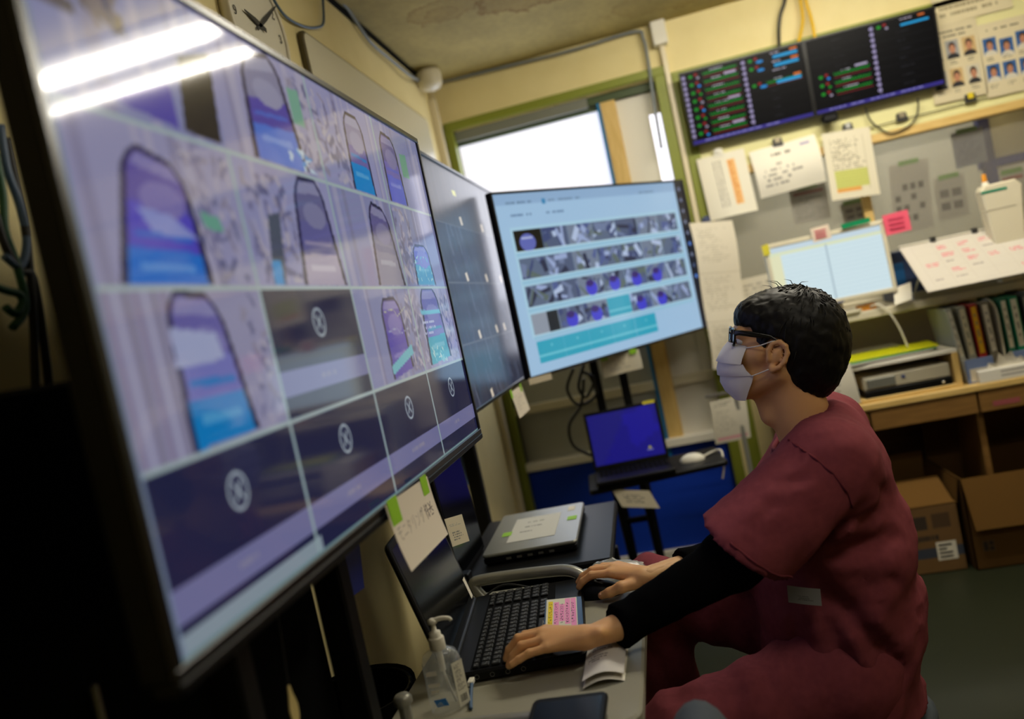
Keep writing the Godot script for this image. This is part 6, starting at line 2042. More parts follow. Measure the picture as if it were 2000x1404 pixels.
# ------------------------------------------------------------------ smooth bodies: a field of tapered capsules, meshed as surface nets
class Field:
	var lo: Vector3
	var cell: float
	var nx: int
	var ny: int
	var nz: int
	var f := PackedFloat32Array()
	func _init(a: Vector3, b: Vector3, c: float) -> void:
		lo = a
		cell = c
		nx = int(ceil((b.x - a.x) / c)) + 1
		ny = int(ceil((b.y - a.y) / c)) + 1
		nz = int(ceil((b.z - a.z) / c)) + 1
		f.resize(nx * ny * nz)
		f.fill(1000.0)
	# bone a-b with radii; sc squeezes space about a so that the bone is 1 / sc as thick that way
	func bone(a: Vector3, b: Vector3, ra: float, rb: float, k := 0.02, sc := Vector3.ONE) -> void:
		var pad := k + cell * 2.5
		var big := maxf(ra, rb)
		var ext := Vector3(big / sc.x, big / sc.y, big / sc.z) + Vector3.ONE * pad
		var p0 := ((a.min(b) - ext - lo) / cell).floor()
		var p1 := ((a.max(b) + ext - lo) / cell).ceil()
		var ab := (b - a) * sc
		var inv := 1.0 / maxf(ab.length_squared(), 1e-12)
		for z in range(maxi(0, int(p0.z)), mini(nz - 1, int(p1.z)) + 1):
			for y in range(maxi(0, int(p0.y)), mini(ny - 1, int(p1.y)) + 1):
				var at_row := (z * ny + y) * nx
				for x in range(maxi(0, int(p0.x)), mini(nx - 1, int(p1.x)) + 1):
					var q := (lo + Vector3(x, y, z) * cell - a) * sc
					var t := clampf(q.dot(ab) * inv, 0.0, 1.0)
					var d := (q - ab * t).length() - (ra + (rb - ra) * t)
					var e := f[at_row + x]
					if e > 900.0:
						f[at_row + x] = d
					else:
						var h := maxf(k - absf(e - d), 0.0) / k
						f[at_row + x] = minf(e, d) - h * h * k * 0.25
	# the nearest depth (largest z) of the surface over a point of the xy plane
	func front(q: Vector2) -> float:
		var x := clampi(roundi((q.x - lo.x) / cell), 0, nx - 1)
		var y := clampi(roundi((q.y - lo.y) / cell), 0, ny - 1)
		for z in range(nz - 2, 0, -1):
			var a := f[(z * ny + y) * nx + x]
			if a < 0.0:
				var b := f[((z + 1) * ny + y) * nx + x]
				return lo.z + (z + a / (a - b)) * cell
		return -1000.0
	# change the field near the surface
	func each(fn: Callable, near: float) -> void:
		for z in nz:
			for y in ny:
				var r := (z * ny + y) * nx
				for x in nx:
					var e := f[r + x]
					if e < near and e > -near * 3.0:
						f[r + x] = fn.call(lo + Vector3(x, y, z) * cell, e)
	func mesh_into(g: Geo) -> void:
		var base := g.v.size()
		var id := PackedInt32Array()
		id.resize(nx * ny * nz)
		id.fill(-1)
		var sx := 1
		var sy := nx
		var sz := nx * ny
		var off := [0, sx, sy, sx + sy, sz, sz + sx, sz + sy, sz + sx + sy]
		var corner := [Vector3(0, 0, 0), Vector3(1, 0, 0), Vector3(0, 1, 0), Vector3(1, 1, 0), Vector3(0, 0, 1), Vector3(1, 0, 1), Vector3(0, 1, 1), Vector3(1, 1, 1)]
		var edges := [0, 1, 2, 3, 4, 5, 6, 7, 0, 2, 1, 3, 4, 6, 5, 7, 0, 4, 1, 5, 2, 6, 3, 7]
		for z in nz - 1:
			for y in ny - 1:
				var r := z * sz + y * sy
				for x in nx - 1:
					var i := r + x
					if absf(f[i]) > cell * 3.0:
						continue
					var m := 0
					for k in 8:
						if f[i + off[k]] < 0.0:
							m |= 1 << k
					if m == 0 or m == 255:
						continue
					var s := Vector3.ZERO
					var c := 0
					for k in range(0, 24, 2):
						var a: int = edges[k]
						var b: int = edges[k + 1]
						if ((m >> a) & 1) != ((m >> b) & 1):
							var fa := f[i + off[a]]
							var fb := f[i + off[b]]
							s += corner[a].lerp(corner[b], fa / (fa - fb))
							c += 1
					id[i] = g.v.size()
					g.v.append(lo + (Vector3(x, y, z) + s / c) * cell)
					g.n.append(Vector3.ZERO)
					g.t.append(Vector2.ZERO)
		for z in range(1, nz - 1):
			for y in range(1, ny - 1):
				var r := z * sz + y * sy
				for x in range(1, nx - 1):
					var i := r + x
					if id[i] < 0:
						continue
					var neg := f[i] < 0.0
					if neg != (f[i + sx] < 0.0):
						face(g, id[i], id[i - sy], id[i - sy - sz], id[i - sz], neg)
					if neg != (f[i + sy] < 0.0):
						face(g, id[i], id[i - sz], id[i - sz - sx], id[i - sx], neg)
					if neg != (f[i + sz] < 0.0):
						face(g, id[i], id[i - sx], id[i - sx - sy], id[i - sy], neg)
		for i in range(base, g.v.size()):
			g.n[i] = g.n[i].normalized() if g.n[i].length_squared() > 1e-20 else Vector3.UP
	func face(g: Geo, a: int, b: int, c: int, d: int, neg: bool) -> void:
		if a < 0 or b < 0 or c < 0 or d < 0:
			return
		if not neg:
			var t := b
			b = d
			d = t
		var nn := (g.v[c] - g.v[a]).cross(g.v[d] - g.v[b])
		for i in [a, b, c, d]:
			g.n[i] += nn
		g.ix.append_array([a, c, b, a, d, c])

# distance from a point to a polygon's outline, negative inside
static func poly_dist(poly: PackedVector2Array, p: Vector2) -> float:
	var d := 1e9
	var inside := false
	var m := poly.size()
	for i in m:
		var a := poly[i]
		var b := poly[(i + 1) % m]
		var e := b - a
		var w := p - a
		var q := w - e * clampf(w.dot(e) / e.length_squared(), 0.0, 1.0)
		d = minf(d, q.length_squared())
		if (a.y > p.y) != (b.y > p.y) and p.x < (b.x - a.x) * (p.y - a.y) / (b.y - a.y) + a.x:
			inside = not inside
	return -sqrt(d) if inside else sqrt(d)

const HEAD_PITCH := 0.2443
var head_at := Vector3(0.2069, 1.1632, -1.8300)

func hd(f: float, u: float, s := 0.0) -> Vector3:
	# head coordinates: forward, up, towards the person's left
	return head_at + (Vector3(-cos(HEAD_PITCH), sin(HEAD_PITCH), 0) * f + Vector3(sin(HEAD_PITCH), cos(HEAD_PITCH), 0) * u + Vector3(0, 0, 1) * s) * 0.95

func hl(p: Vector3) -> Vector3:
	var q := (p - head_at) / 0.95
	return Vector3(q.dot(Vector3(-cos(HEAD_PITCH), sin(HEAD_PITCH), 0)), q.dot(Vector3(sin(HEAD_PITCH), cos(HEAD_PITCH), 0)), q.z)

func head_bone(fl: Field, c: Vector3, rf: float, ru: float, rs: float, k := 0.015) -> void:
	# an ellipsoid in head coordinates, drawn as overlapping balls along its longest way
	fl.bone(hd(c.x, c.y, c.z), hd(c.x, c.y, c.z) + Vector3(0.0001, 0, 0), rf * 0.95, rf * 0.95, k, Vector3(1, rf / ru, rf / rs))

func finger(fl: Field, pts: Array, r0: float, r1: float, k := 0.006) -> void:
	for i in pts.size() - 1:
		var a := lerpf(r0, r1, float(i) / (pts.size() - 1))
		var b := lerpf(r0, r1, float(i + 1) / (pts.size() - 1))
		fl.bone(pts[i], pts[i + 1], a, b, k)

func person() -> void:
	var t := thing("person", "seated person in maroon scrubs, black sleeves, glasses and white mask, typing on the notebook", "person", Vector3(0.2, 0, -1.83))
	# joints
	var sl := Vector3(0.2494, 0.9385, -1.6600)
	var sr := Vector3(0.32, 0.94, -2.0)
	var el := Vector3(0.0371, 0.8216, -1.5550)
	var er := Vector3(0.10, 0.715, -1.93)
	var wl := Vector3(-0.247, 0.757, -1.439)
	var wr := Vector3(-0.152, 0.738, -1.765)
	var cuff_l := Vector3(-0.1960, 0.7543, -1.4750)
	var neck := Vector3(0.2507, 0.9803, -1.8300)
	var chest := Vector3(0.2792, 0.8830, -1.8300)
	var mid := Vector3(0.2690, 0.7458, -1.8300)
	var waist := Vector3(0.2492, 0.6086, -1.8300)
	var hip := Vector3(0.2260, 0.4643, -1.8300)
	var kr := Vector3(-0.155, 0.625, -1.985)
	var ar := Vector3(-0.17, 0.10, -1.97)
	var kl := Vector3(-0.1349, 0.4531, -1.6000)
	var al := Vector3(0.12, 0.10, -1.50)
	var hpl := Vector3(0.22, 0.49, -1.73)
	var hpr := Vector3(0.22, 0.49, -1.93)
	# ---------------- skin
	var g := Geo.new()
	var fl := Field.new(hd(0, 0) + Vector3(-0.15, -0.22, -0.105), hd(0, 0) + Vector3(0.185, 0.17, 0.105), 0.0034)
	head_bone(fl, Vector3(-0.042, 0.048, 0), 0.112, 0.098, 0.074, 0.02)
	fl.bone(hd(0.028, 0.055), hd(0.036, -0.035), 0.048, 0.042, 0.02, Vector3(1, 1, 0.86))
	for s in [-1.0, 1.0]:
		fl.bone(hd(-0.012, -0.035, s * 0.052), hd(0.048, -0.082, s * 0.018), 0.022, 0.02, 0.02)
		fl.bone(hd(0.03, 0.005, s * 0.046), hd(0.055, 0.0, s * 0.03), 0.02, 0.018, 0.02)
	fl.bone(hd(0.06, -0.082), hd(0.062, -0.078), 0.02, 0.018, 0.015)
	fl.bone(hd(0.066, 0.05, -0.034), hd(0.066, 0.05, 0.034), 0.016, 0.016, 0.012)
	fl.bone(hd(0.078, 0.032), hd(0.098, -0.012), 0.008, 0.012, 0.012)
	fl.bone(hd(0.072, -0.045, -0.016), hd(0.072, -0.045, 0.016), 0.011, 0.011, 0.01)
	fl.bone(hd(-0.035, -0.02), neck.lerp(hd(-0.035, -0.02), 0.25), 0.054, 0.056, 0.03, Vector3(1, 1, 1.02))
	fl.bone(hd(-0.035, -0.02), neck, 0.05, 0.06, 0.02)
	fl.bone(hd(0.012, -0.085), hd(-0.01, -0.14), 0.02, 0.022, 0.02)
	# ears
	for s in [-1.0, 1.0]:
		fl.bone(hd(-0.002, -0.004, s * 0.07), hd(-0.008, 0.012, s * 0.074), 0.013, 0.013, 0.008)
		var rim := [Vector2(0.012, -0.004), Vector2(0.014, 0.016), Vector2(0.006, 0.032), Vector2(-0.008, 0.036), Vector2(-0.02, 0.028), Vector2(-0.025, 0.012), Vector2(-0.020, -0.006), Vector2(-0.010, -0.020), Vector2(0.002, -0.026)]
		for i in rim.size() - 1:
			var o0 := 0.079 + 0.012 * clampf((0.01 - rim[i].x) / 0.03, 0.0, 1.0)
			var o1 := 0.079 + 0.012 * clampf((0.01 - rim[i + 1].x) / 0.03, 0.0, 1.0)
			fl.bone(hd(rim[i].x, rim[i].y, s * o0), hd(rim[i + 1].x, rim[i + 1].y, s * o1), 0.0052, 0.0052, 0.003)
		fl.bone(hd(-0.012, 0.024, s * 0.082), hd(-0.014, -0.004, s * 0.082), 0.004, 0.004, 0.003)
		fl.bone(hd(0.004, -0.022, s * 0.077), hd(0.003, -0.028, s * 0.077), 0.0075, 0.007, 0.005)
		fl.bone(hd(0.011, 0.002, s * 0.074), hd(0.012, -0.008, s * 0.075), 0.005, 0.005, 0.004)
	fl.mesh_into(g)
	# left hand: wrist, knuckles, fingers
	fl = Field.new(Vector3(-0.46, 0.70, -1.56), Vector3(-0.13, 0.84, -1.34), 0.0026)
	fl.bone(wl, cuff_l, 0.0225, 0.028, 0.02, Vector3(1, 1.15, 1))
	var knuckles := [Vector3(-0.084, 0.011, -0.032), Vector3(-0.088, 0.014, -0.011), Vector3(-0.083, 0.010, 0.009), Vector3(-0.074, 0.002, 0.026)]
	var lens := [[0.043, 0.025, 0.018], [0.047, 0.028, 0.018], [0.043, 0.026, 0.018], [0.036, 0.021, 0.017]]
	var pitch := [[-6, -38, -55], [-2, -42, -58], [-4, -40, -55], [-3, -18, -22]]
	var yaw := [-2, 3, 8, 14]
	for i in 4:
		var k: Vector3 = wl + knuckles[i]
		fl.bone(wl + knuckles[i] * 0.15, k, 0.018, [0.0125, 0.0128, 0.012, 0.0105][i], 0.014, Vector3(1, 1.15, 1))
		var pts := [k]
		for j in 3:
			var pt := deg_to_rad(pitch[i][j])
			var yw := deg_to_rad(yaw[i])
			pts.append(pts[-1] + Vector3(-cos(yw) * cos(pt), sin(pt), sin(yw) * cos(pt)) * lens[i][j])
		finger(fl, pts, 0.0095 if i < 3 else 0.0082, 0.0072 if i < 3 else 0.0064, 0.0035)
	finger(fl, [wl + Vector3(-0.02, -0.01, -0.016), wl + Vector3(-0.052, -0.014, -0.038), wl + Vector3(-0.084, -0.018, -0.044), wl + Vector3(-0.108, -0.019, -0.040)], 0.014, 0.008, 0.006)
	fl.bone(wl + Vector3(0.02, 0.010, 0.012), wl + Vector3(0.021, 0.010, 0.012), 0.010, 0.010, 0.016)
	fl.mesh_into(g)
	# right hand on the mouse
	fl = Field.new(Vector3(-0.38, 0.69, -1.94), Vector3(-0.02, 0.83, -1.66), 0.0026)
	fl.bone(wr, wr + (er - wr).normalized() * 0.11, 0.0225, 0.030, 0.02, Vector3(1, 1.15, 1))
	for i in 4:
		var kk: Vector3 = Vector3(-0.225, 0.757, -1.772) + Vector3(0.004 * i, 0.003 - 0.004 * absf(i - 1.0), -0.0205 * i)
		fl.bone(wr + (kk - wr) * 0.15, kk, 0.018, [0.0125, 0.0128, 0.012, 0.0105][i], 0.014, Vector3(1, 1.15, 1))
		var reach := [1.0, 1.08, 1.0, 0.8]
		var pip: Vector3 = kk + Vector3(-0.045 * reach[i], 0.001, -0.004)
		var dip: Vector3 = pip + Vector3(-0.023 * reach[i], -0.012, -0.003)
		var tip: Vector3 = dip + Vector3(-0.012 * reach[i], -0.013, -0.002)
		finger(fl, [kk, pip, dip, tip], 0.0095 if i < 3 else 0.0082, 0.0072, 0.0035)
	finger(fl, [wr + Vector3(-0.022, -0.006, 0.012), Vector3(-0.205, 0.734, -1.737), Vector3(-0.233, 0.724, -1.742), Vector3(-0.254, 0.716, -1.752)], 0.0145, 0.0085, 0.006)
	fl.mesh_into(g)
	# forearms, trunk and legs inside the clothing
	fl = Field.new(Vector3(-0.32, 0.02, -2.16), Vector3(0.48, 1.12, -1.40), 0.015)
	fl.bone(sl, el, 0.04, 0.034, 0.03)
	fl.bone(el, cuff_l, 0.034, 0.026, 0.03)
	fl.bone(sr, er, 0.04, 0.034, 0.03)
	fl.bone(er, wr, 0.034, 0.023, 0.03)
	fl.bone(neck, chest, 0.056, 0.08, 0.04)
	fl.bone(chest, waist, 0.085, 0.09, 0.05, Vector3(1, 1, 0.6))
	fl.bone(waist, hip, 0.09, 0.10, 0.05, Vector3(1, 1, 0.7))
	fl.bone(sl, sr, 0.045, 0.045, 0.05)
	for q in [[hpl, kl, al], [hpr, kr, ar]]:
		fl.bone(q[0], q[1], 0.065, 0.045, 0.04)
		fl.bone(q[1], q[2], 0.042, 0.03, 0.03)
		fl.bone(q[2], q[2] + Vector3(-0.13, -0.05, 0), 0.03, 0.026, 0.03)
	fl.mesh_into(g)
	var body := put(g, "body", M.skin, t)
	# fingernails of the hand on the mouse
	g = Geo.new()
	g.ball(Vector3(-0.255, 0.7212, -1.7475), Vector3(0.006, 0.003, 0.0055), Basis(Vector3(0, 0, 1), 0.35), 10)
	put(g, "thumb_nail", mat("nail", rgb(224, 168, 132), 0.35), body)
	# eyes behind the lenses
	for s in [-1.0, 1.0]:
		g = Geo.new()
		g.ball(hd(0.066, 0.032, s * 0.031), Vector3(0.0125, 0.0125, 0.0125))
		var eye := put(g, "eye", M.eye_white, body)
		g = Geo.new()
		g.ball(hd(0.0755, 0.031, s * 0.031), Vector3(0.004, 0.0055, 0.0055), Basis(Vector3(0, 0, 1), -HEAD_PITCH), 12)
		put(g, "iris", M.iris, eye)
	# ---------------- hair
	var face_poly := PackedVector2Array([Vector2(0.3, 0.064), Vector2(0.066, 0.062), Vector2(0.052, 0.066), Vector2(0.043, 0.045), Vector2(0.036, 0.022), Vector2(0.028, -0.006), Vector2(0.018, 0.004), Vector2(0.016, 0.034), Vector2(0.004, 0.046), Vector2(-0.018, 0.040), Vector2(-0.030, 0.016), Vector2(-0.027, -0.035), Vector2(-0.034, -0.068), Vector2(-0.062, -0.082), Vector2(-0.118, -0.094), Vector2(-0.3, -0.10), Vector2(-0.3, -0.4), Vector2(0.3, -0.4)])
	fl = Field.new(hd(0, 0) + Vector3(-0.13, -0.15, -0.115), hd(0, 0) + Vector3(0.215, 0.19, 0.115), 0.004)
	head_bone(fl, Vector3(-0.050, 0.046, 0), 0.118, 0.112, 0.089, 0.02)
	head_bone(fl, Vector3(-0.085, 0.02, 0), 0.085, 0.10, 0.083, 0.03)
	head_bone(fl, Vector3(-0.082, -0.035, 0), 0.064, 0.07, 0.070, 0.03)
	head_bone(fl, Vector3(0.012, 0.088, 0), 0.066, 0.055, 0.070, 0.03)
	fl.bone(hd(0.045, 0.088, -0.03), hd(0.045, 0.088, 0.03), 0.031, 0.031, 0.02)
	var nz := FastNoiseLite.new()
	nz.seed = 6
	nz.frequency = 1.0
	fl.each(func(p: Vector3, e: float):
		var q := hl(p)
		var w := 0.0035 * nz.get_noise_3d(q.x * 70.0, q.y * 30.0, q.z * 110.0) + 0.003 * nz.get_noise_3d(q.x * 24.0 + 9.0, q.y * 24.0, q.z * 30.0)
		return maxf(e + w, -poly_dist(face_poly, Vector2(q.x, q.y))), 0.02)
	g = Geo.new()
	fl.mesh_into(g)
	var hair := put(g, "hair", M.hair, t)
	# loose locks over the shell
	g = Geo.new()
	var r := RandomNumberGenerator.new()
	r.seed = 123
	for i in 520:
		var a := r.randf() * TAU
		var b := r.randf_range(0.0, 1.5)
		var d := Vector3(cos(a) * cos(b), sin(b), sin(a) * cos(b))
		var c := Vector3(-0.050, 0.044, 0)
		if d.y < 0.1:
			c = Vector3(-0.078, 0.01, 0)
		var p0 := c + Vector3(d.x * 0.118, d.y * 0.114, d.z * 0.088)
		# locks fall away from the crown
		var crown := Vector3(-0.075, 0.15, 0.0)
		var flow := (p0 - crown)
		flow = (flow - d * flow.dot(d)).normalized()
		if flow.length() < 0.5:
			flow = Vector3(0.7, 0.1, 0.7).normalized()
		flow = (flow + Vector3(r.randf_range(-0.3, 0.3), r.randf_range(-0.1, 0.1), r.randf_range(-0.3, 0.3))).normalized()
		var len := r.randf_range(0.016, 0.032)
		var p2 := p0 + flow * len
		if poly_dist(face_poly, Vector2(p0.x, p0.y)) < 0.004 or poly_dist(face_poly, Vector2(p2.x, p2.y)) < -0.006:
			continue
		if p2.y < 0.05 and p2.x < -0.1:
			continue
		var lift := r.randf_range(-0.002, 0.001)
		var pm := (p0 + p2) * 0.5 + d * (lift + 0.004)
		var curl := d * r.randf_range(-0.005, 0.0)
		g.tube([hd(p0.x, p0.y, p0.z), hd(pm.x, pm.y, pm.z), hd(p2.x + curl.x, p2.y + curl.y, p2.z + curl.z)], 0.0019, 4, 0.0003, false)
	# stray ends on the crown and at the nape
	for q in [[-0.02, 0.154, 0.02, 0.168], [-0.03, 0.158, 0.006, 0.172], [-0.045, 0.16, -0.075, 0.170], [-0.01, 0.150, 0.026, 0.158], [-0.05, 0.161, -0.02, 0.176], [-0.06, -0.085, -0.075, -0.104], [-0.075, -0.088, -0.093, -0.102], [-0.05, -0.082, -0.058, -0.100], [-0.095, -0.09, -0.115, -0.104], [-0.108, -0.088, -0.122, -0.102]]:
		for k in (1 if q[1] > 0.1 else 2):
			var s := r.randf_range(-0.04, 0.05)
			var j := Vector3(r.randf_range(-0.006, 0.006), r.randf_range(-0.003, 0.003), 0)
			g.tube([hd(q[0], q[1] - 0.006, s) , hd((q[0] + q[2]) * 0.5 + j.x, (q[1] + q[3]) * 0.5 + 0.003, s), hd(q[2] + j.x, q[3] + j.y, s)], 0.0013, 4, 0.0002, false)
	put(g, "locks", M.hair_strand, hair, "", "stuff")
	# ---------------- glasses
	g = Geo.new()
	for s in [-1.0, 1.0]:
		var ring := []
		for pnt in round_rect(0.052, 0.036, 0.012, 4):
			ring.append(hd(0.087 - 0.25 * absf(pnt.x + 0.034) * 0.12, 0.040 + pnt.y, s * (0.034 + pnt.x)))
		ring.append(ring[0])
		ring.append(ring[1])
		g.tube(ring, 0.0028, 8, -1, false)
	g.tube(smooth([hd(0.088, 0.046, -0.009), hd(0.091, 0.049, 0.0), hd(0.088, 0.046, 0.009)], 4), 0.0026, 8)
	var gl := put(g, "glasses", M.glasses_frame, t, "black framed glasses")
	for s in [-1.0, 1.0]:
		g = Geo.new()
		var rows := []
		for pair in [[0.086, 0.050, 0.060], [0.078, 0.052, 0.068], [0.045, 0.049, 0.0745], [0.012, 0.046, 0.080], [-0.006, 0.036, 0.083]]:
			var row := PackedVector3Array()
			var hgt := 0.0062 if pair[0] > 0.02 else 0.004
			for k in 8:
				var a := TAU * k / 8.0
				row.append(hd(pair[0], pair[1] + hgt * cos(a), s * (pair[2] + 0.0022 * sin(a))))
			rows.append(row)
		g.surf(rows, true)
		put(g, "temple", M.glasses_frame, gl)
		g = Geo.new()
		var f2 := PackedVector3Array()
		for pnt in round_rect(0.050, 0.034, 0.011, 3):
			f2.append(hd(0.0868, 0.040 + pnt.y, s * (0.034 + pnt.x)))
		for k in range(1, f2.size() - 1):
			g.tri(f2[0], f2[k], f2[k + 1])
		put(g, "lens", M.lens_glass, gl)
	# ---------------- mask
	g = Geo.new()
	# rows from the nose bridge to under the chin: centre (f, u), edge (f, u, s)
	var prof := [[0.094, 0.027, 0.057, 0.021, 0.052], [0.105, 0.012, 0.063, 0.008, 0.058], [0.113, -0.004, 0.068, -0.008, 0.061], [0.1185, -0.019, 0.070, -0.020, 0.063], [0.1135, -0.0165, 0.066, -0.019, 0.062], [0.1165, -0.036, 0.058, -0.032, 0.063], [0.1145, -0.051, 0.045, -0.044, 0.063], [0.1085, -0.0485, 0.041, -0.0425, 0.062], [0.107, -0.068, 0.044, -0.060, 0.060], [0.095, -0.088, 0.049, -0.080, 0.054], [0.074, -0.105, 0.053, -0.103, 0.045]]
	for side in 2:
		var rows := []
		for q in prof:
			var row := PackedVector3Array()
			for i in 25:
				var a := (i / 24.0 * 2.0 - 1.0)
				var w := pow(absf(a), 2.2)
				var s2: float = sin(absf(a) * PI * 0.5) * signf(a)
				row.append(hd(lerpf(q[0], q[2], w) - 0.0012 * side, lerpf(q[1], q[3], w), q[4] * s2))
			rows.append(row)
		g.surf(rows, false, side == 1)
	var mk := put(g, "mask", M.mask, t, "white pleated face mask")
	for s in [-1.0, 1.0]:
		ptube("strap", M.mask_strap, mk, smooth([hd(0.058, 0.018, s * 0.0545), hd(0.035, 0.024, s * 0.073), hd(0.008, 0.036, s * 0.084), hd(-0.012, 0.038, s * 0.081)], 5), 0.0014, 6)
		ptube("strap", M.mask_strap, mk, smooth([hd(0.044, -0.044, s * 0.0635), hd(0.028, -0.036, s * 0.071), hd(0.010, -0.026, s * 0.078), hd(-0.004, -0.020, s * 0.078)], 5), 0.0014, 6)
	# ---------------- undershirt sleeves
	fl = Field.new(Vector3(-0.30, 0.70, -2.10), Vector3(0.34, 1.05, -1.40), 0.0085)
	fl.bone(sl.lerp(el, 0.45), el, 0.064, 0.054, 0.03)
	fl.bone(el, cuff_l, 0.054, 0.0365, 0.03)
	fl.bone(cuff_l, cuff_l + (wl - cuff_l) * 0.5, 0.0365, 0.034, 0.02)
	fl.bone(sr.lerp(er, 0.5), er, 0.054, 0.050, 0.03)
	var cuff_r := wr + (er - wr).normalized() * 0.10
	fl.bone(er, cuff_r, 0.050, 0.036, 0.03)
	fl.bone(cuff_r, cuff_r + (wr - cuff_r) * 0.4, 0.036, 0.034, 0.02)
	var dl := (wl - cuff_l).normalized()
	var dr := (wr - cuff_r).normalized()
	var fz := FastNoiseLite.new()
	fz.seed = 15
	fz.frequency = 1.0
	fl.each(func(p: Vector3, e: float):
		e += 0.004 * fz.get_noise_3d(p.x * 30.0 + p.y * 26.0, p.y * 14.0, p.z * 16.0)
		if p.z > -1.72:
			e = maxf(e, (p - cuff_l).dot(dl) - 0.005)
		else:
			e = maxf(e, (p - cuff_r).dot(dr) - 0.005)
		return e, 0.03)
	g = Geo.new()
	fl.mesh_into(g)
	put(g, "sleeves", M.undersleeve, t, "black long undershirt sleeves")
	# ---------------- scrub top
	fl = Field.new(Vector3(-0.06, 0.34, -2.16), Vector3(0.48, 1.08, -1.42), 0.0084)
	fl.bone(neck + Vector3(0.02, -0.02, 0), chest, 0.072, 0.10, 0.04, Vector3(1, 1, 0.8))
	fl.bone(chest, mid, 0.118, 0.148, 0.05, Vector3(1, 1, 0.76))
	fl.bone(mid, waist, 0.145, 0.158, 0.05, Vector3(1, 1, 0.86))
	fl.bone(waist, hip, 0.158, 0.152, 0.05, Vector3(1, 1, 0.84))
	fl.bone(hip, hip + Vector3(0.0, -0.08, 0), 0.152, 0.15, 0.05, Vector3(1, 1, 0.82))
	fl.bone(sl + Vector3(0.01, 0.0, -0.02), sr + Vector3(-0.01, 0.0, 0.02), 0.074, 0.074, 0.07)
	fl.bone(neck + Vector3(0.03, -0.02, 0), sl + Vector3(0.02, 0.01, -0.01), 0.056, 0.06, 0.06)
	fl.bone(neck + Vector3(0.03, -0.02, 0), sr + Vector3(0.0, 0.01, 0.01), 0.056, 0.06, 0.06)
	fl.bone(sl, el, 0.086, 0.098, 0.05)
	fl.bone(sr, er, 0.086, 0.096, 0.05)
	# creases seen from the side: from, to, depth, width
	var creases := [[Vector2(0.1970, 0.7821), Vector2(0.3719, 0.7781), 0.026, 0.020], [Vector2(0.1823, 0.7402), Vector2(0.3348, 0.4872), 0.026, 0.022], [Vector2(0.2876, 0.8744), Vector2(0.1651, 0.7798), 0.022, 0.014], [Vector2(0.3253, 0.9141), Vector2(0.3734, 0.8240), 0.012, 0.014], [Vector2(0.1871, 0.6867), Vector2(0.2390, 0.4355), 0.020, 0.020], [Vector2(0.1380, 0.7152), Vector2(0.1368, 0.4693), 0.016, 0.016], [Vector2(0.1373, 0.9472), Vector2(0.2276, 0.9572), 0.008, 0.010], [Vector2(0.0831, 0.8988), Vector2(0.1546, 0.9337), 0.006, 0.010], [Vector2(0.3096, 0.7207), Vector2(0.3579, 0.6719), 0.012, 0.014], [Vector2(0.2551, 0.8437), Vector2(0.3496, 0.8382), 0.012, 0.014]]
	var hem := Vector3(0.0719, 0.8320, -1.5650)
	var hem_n := (el - sl).normalized()
	hem_n = Vector3(-0.70, -0.70, -0.10).normalized()
	var hem_r := sr.lerp(er, 0.72)
	var hem_rn := (er - sr).normalized()
	var neck_up := Vector3(-0.52, 0.85, 0).normalized()
	var neck_cut := Vector3(0.2396, 0.9904, -1.8300)
	fl.each(func(p: Vector3, e: float):
		# folds: diagonal pulls from the armpit, sag rolls at the back, soft lumps
		var low := clampf((0.95 - p.y) / 0.3, 0.0, 1.0)
		e += 0.010 * low * fz.get_noise_3d(p.x * 5.0 + p.y * 5.0, p.y * 11.0 - p.x * 9.0, p.z * 4.0) + 0.004 * fz.get_noise_3d(p.x * 16.0, p.y * 16.0, p.z * 16.0)
		e += 0.010 * low * sin(p.y * 34.0 - p.x * 38.0 + 2.0 * fz.get_noise_3d(p.x * 6.0, p.y * 6.0, p.z * 6.0)) * clampf((p.x - 0.08) / 0.2, 0.0, 1.0) * 0.6
		for c in creases:
			var q: Vector2 = Vector2(p.x, p.y) - c[0]
			var ab: Vector2 = c[1] - c[0]
			var h := clampf(q.dot(ab) / ab.length_squared(), 0.0, 1.0)
			var dd: float = (q - ab * h).length_squared()
			e += clampf((p.z + 1.80) / 0.08, 0.0, 1.0) * c[2] * sin(PI * clampf(h * 0.9 + 0.08, 0.0, 1.0)) * (exp(-dd / (c[3] * c[3])) - 0.6 * exp(-dd / (c[3] * c[3] * 5.0)))
		# sleeve hems: cut flat and hollowed out
		var on_l := p.z > -1.68 and p.x < 0.16
		if on_l:
			var h := (p - hem).dot(hem_n)
			var ax := ((p - sl) - (el - sl).normalized() * (p - sl).dot((el - sl).normalized())).length()
			if ax < 0.135:
				e = maxf(e, minf(h, 0.135 - ax))
				if h > -0.05:
					e = maxf(e, minf(0.068 - ax, h + 0.05))
		elif p.z < -1.9 and p.x < 0.2:
			e = maxf(e, (p - hem_r).dot(hem_rn))
		# neck opening
		var nc := (p - neck_cut).dot(neck_up)
		if nc > -0.04 and p.y > 0.93 and absf(p.z + 1.83) < 0.10:
			var off := (p - neck_cut) - neck_up * nc
			e = maxf(e, 0.068 - off.length())
			if off.length() < 0.10:
				e = maxf(e, nc - 0.004)
		# lower hem
		return maxf(e, 0.375 - p.y), 0.05)
	g = Geo.new()
	fl.mesh_into(g)
	var top := put(g, "scrub_top", M.scrub, t, "maroon short-sleeved scrub top")
	# collar band
	var e1 := neck_up.cross(Vector3(0, 0, 1)).normalized()
	var band := []
	for i in 33:
		var a := TAU * i / 32.0
		band.append(neck_cut + e1 * cos(a) * 0.0715 + Vector3(0, 0, 1) * sin(a) * 0.0715 + neck_up * 0.002)
	ptube("collar", M.scrub, top, band, 0.0062, 8)
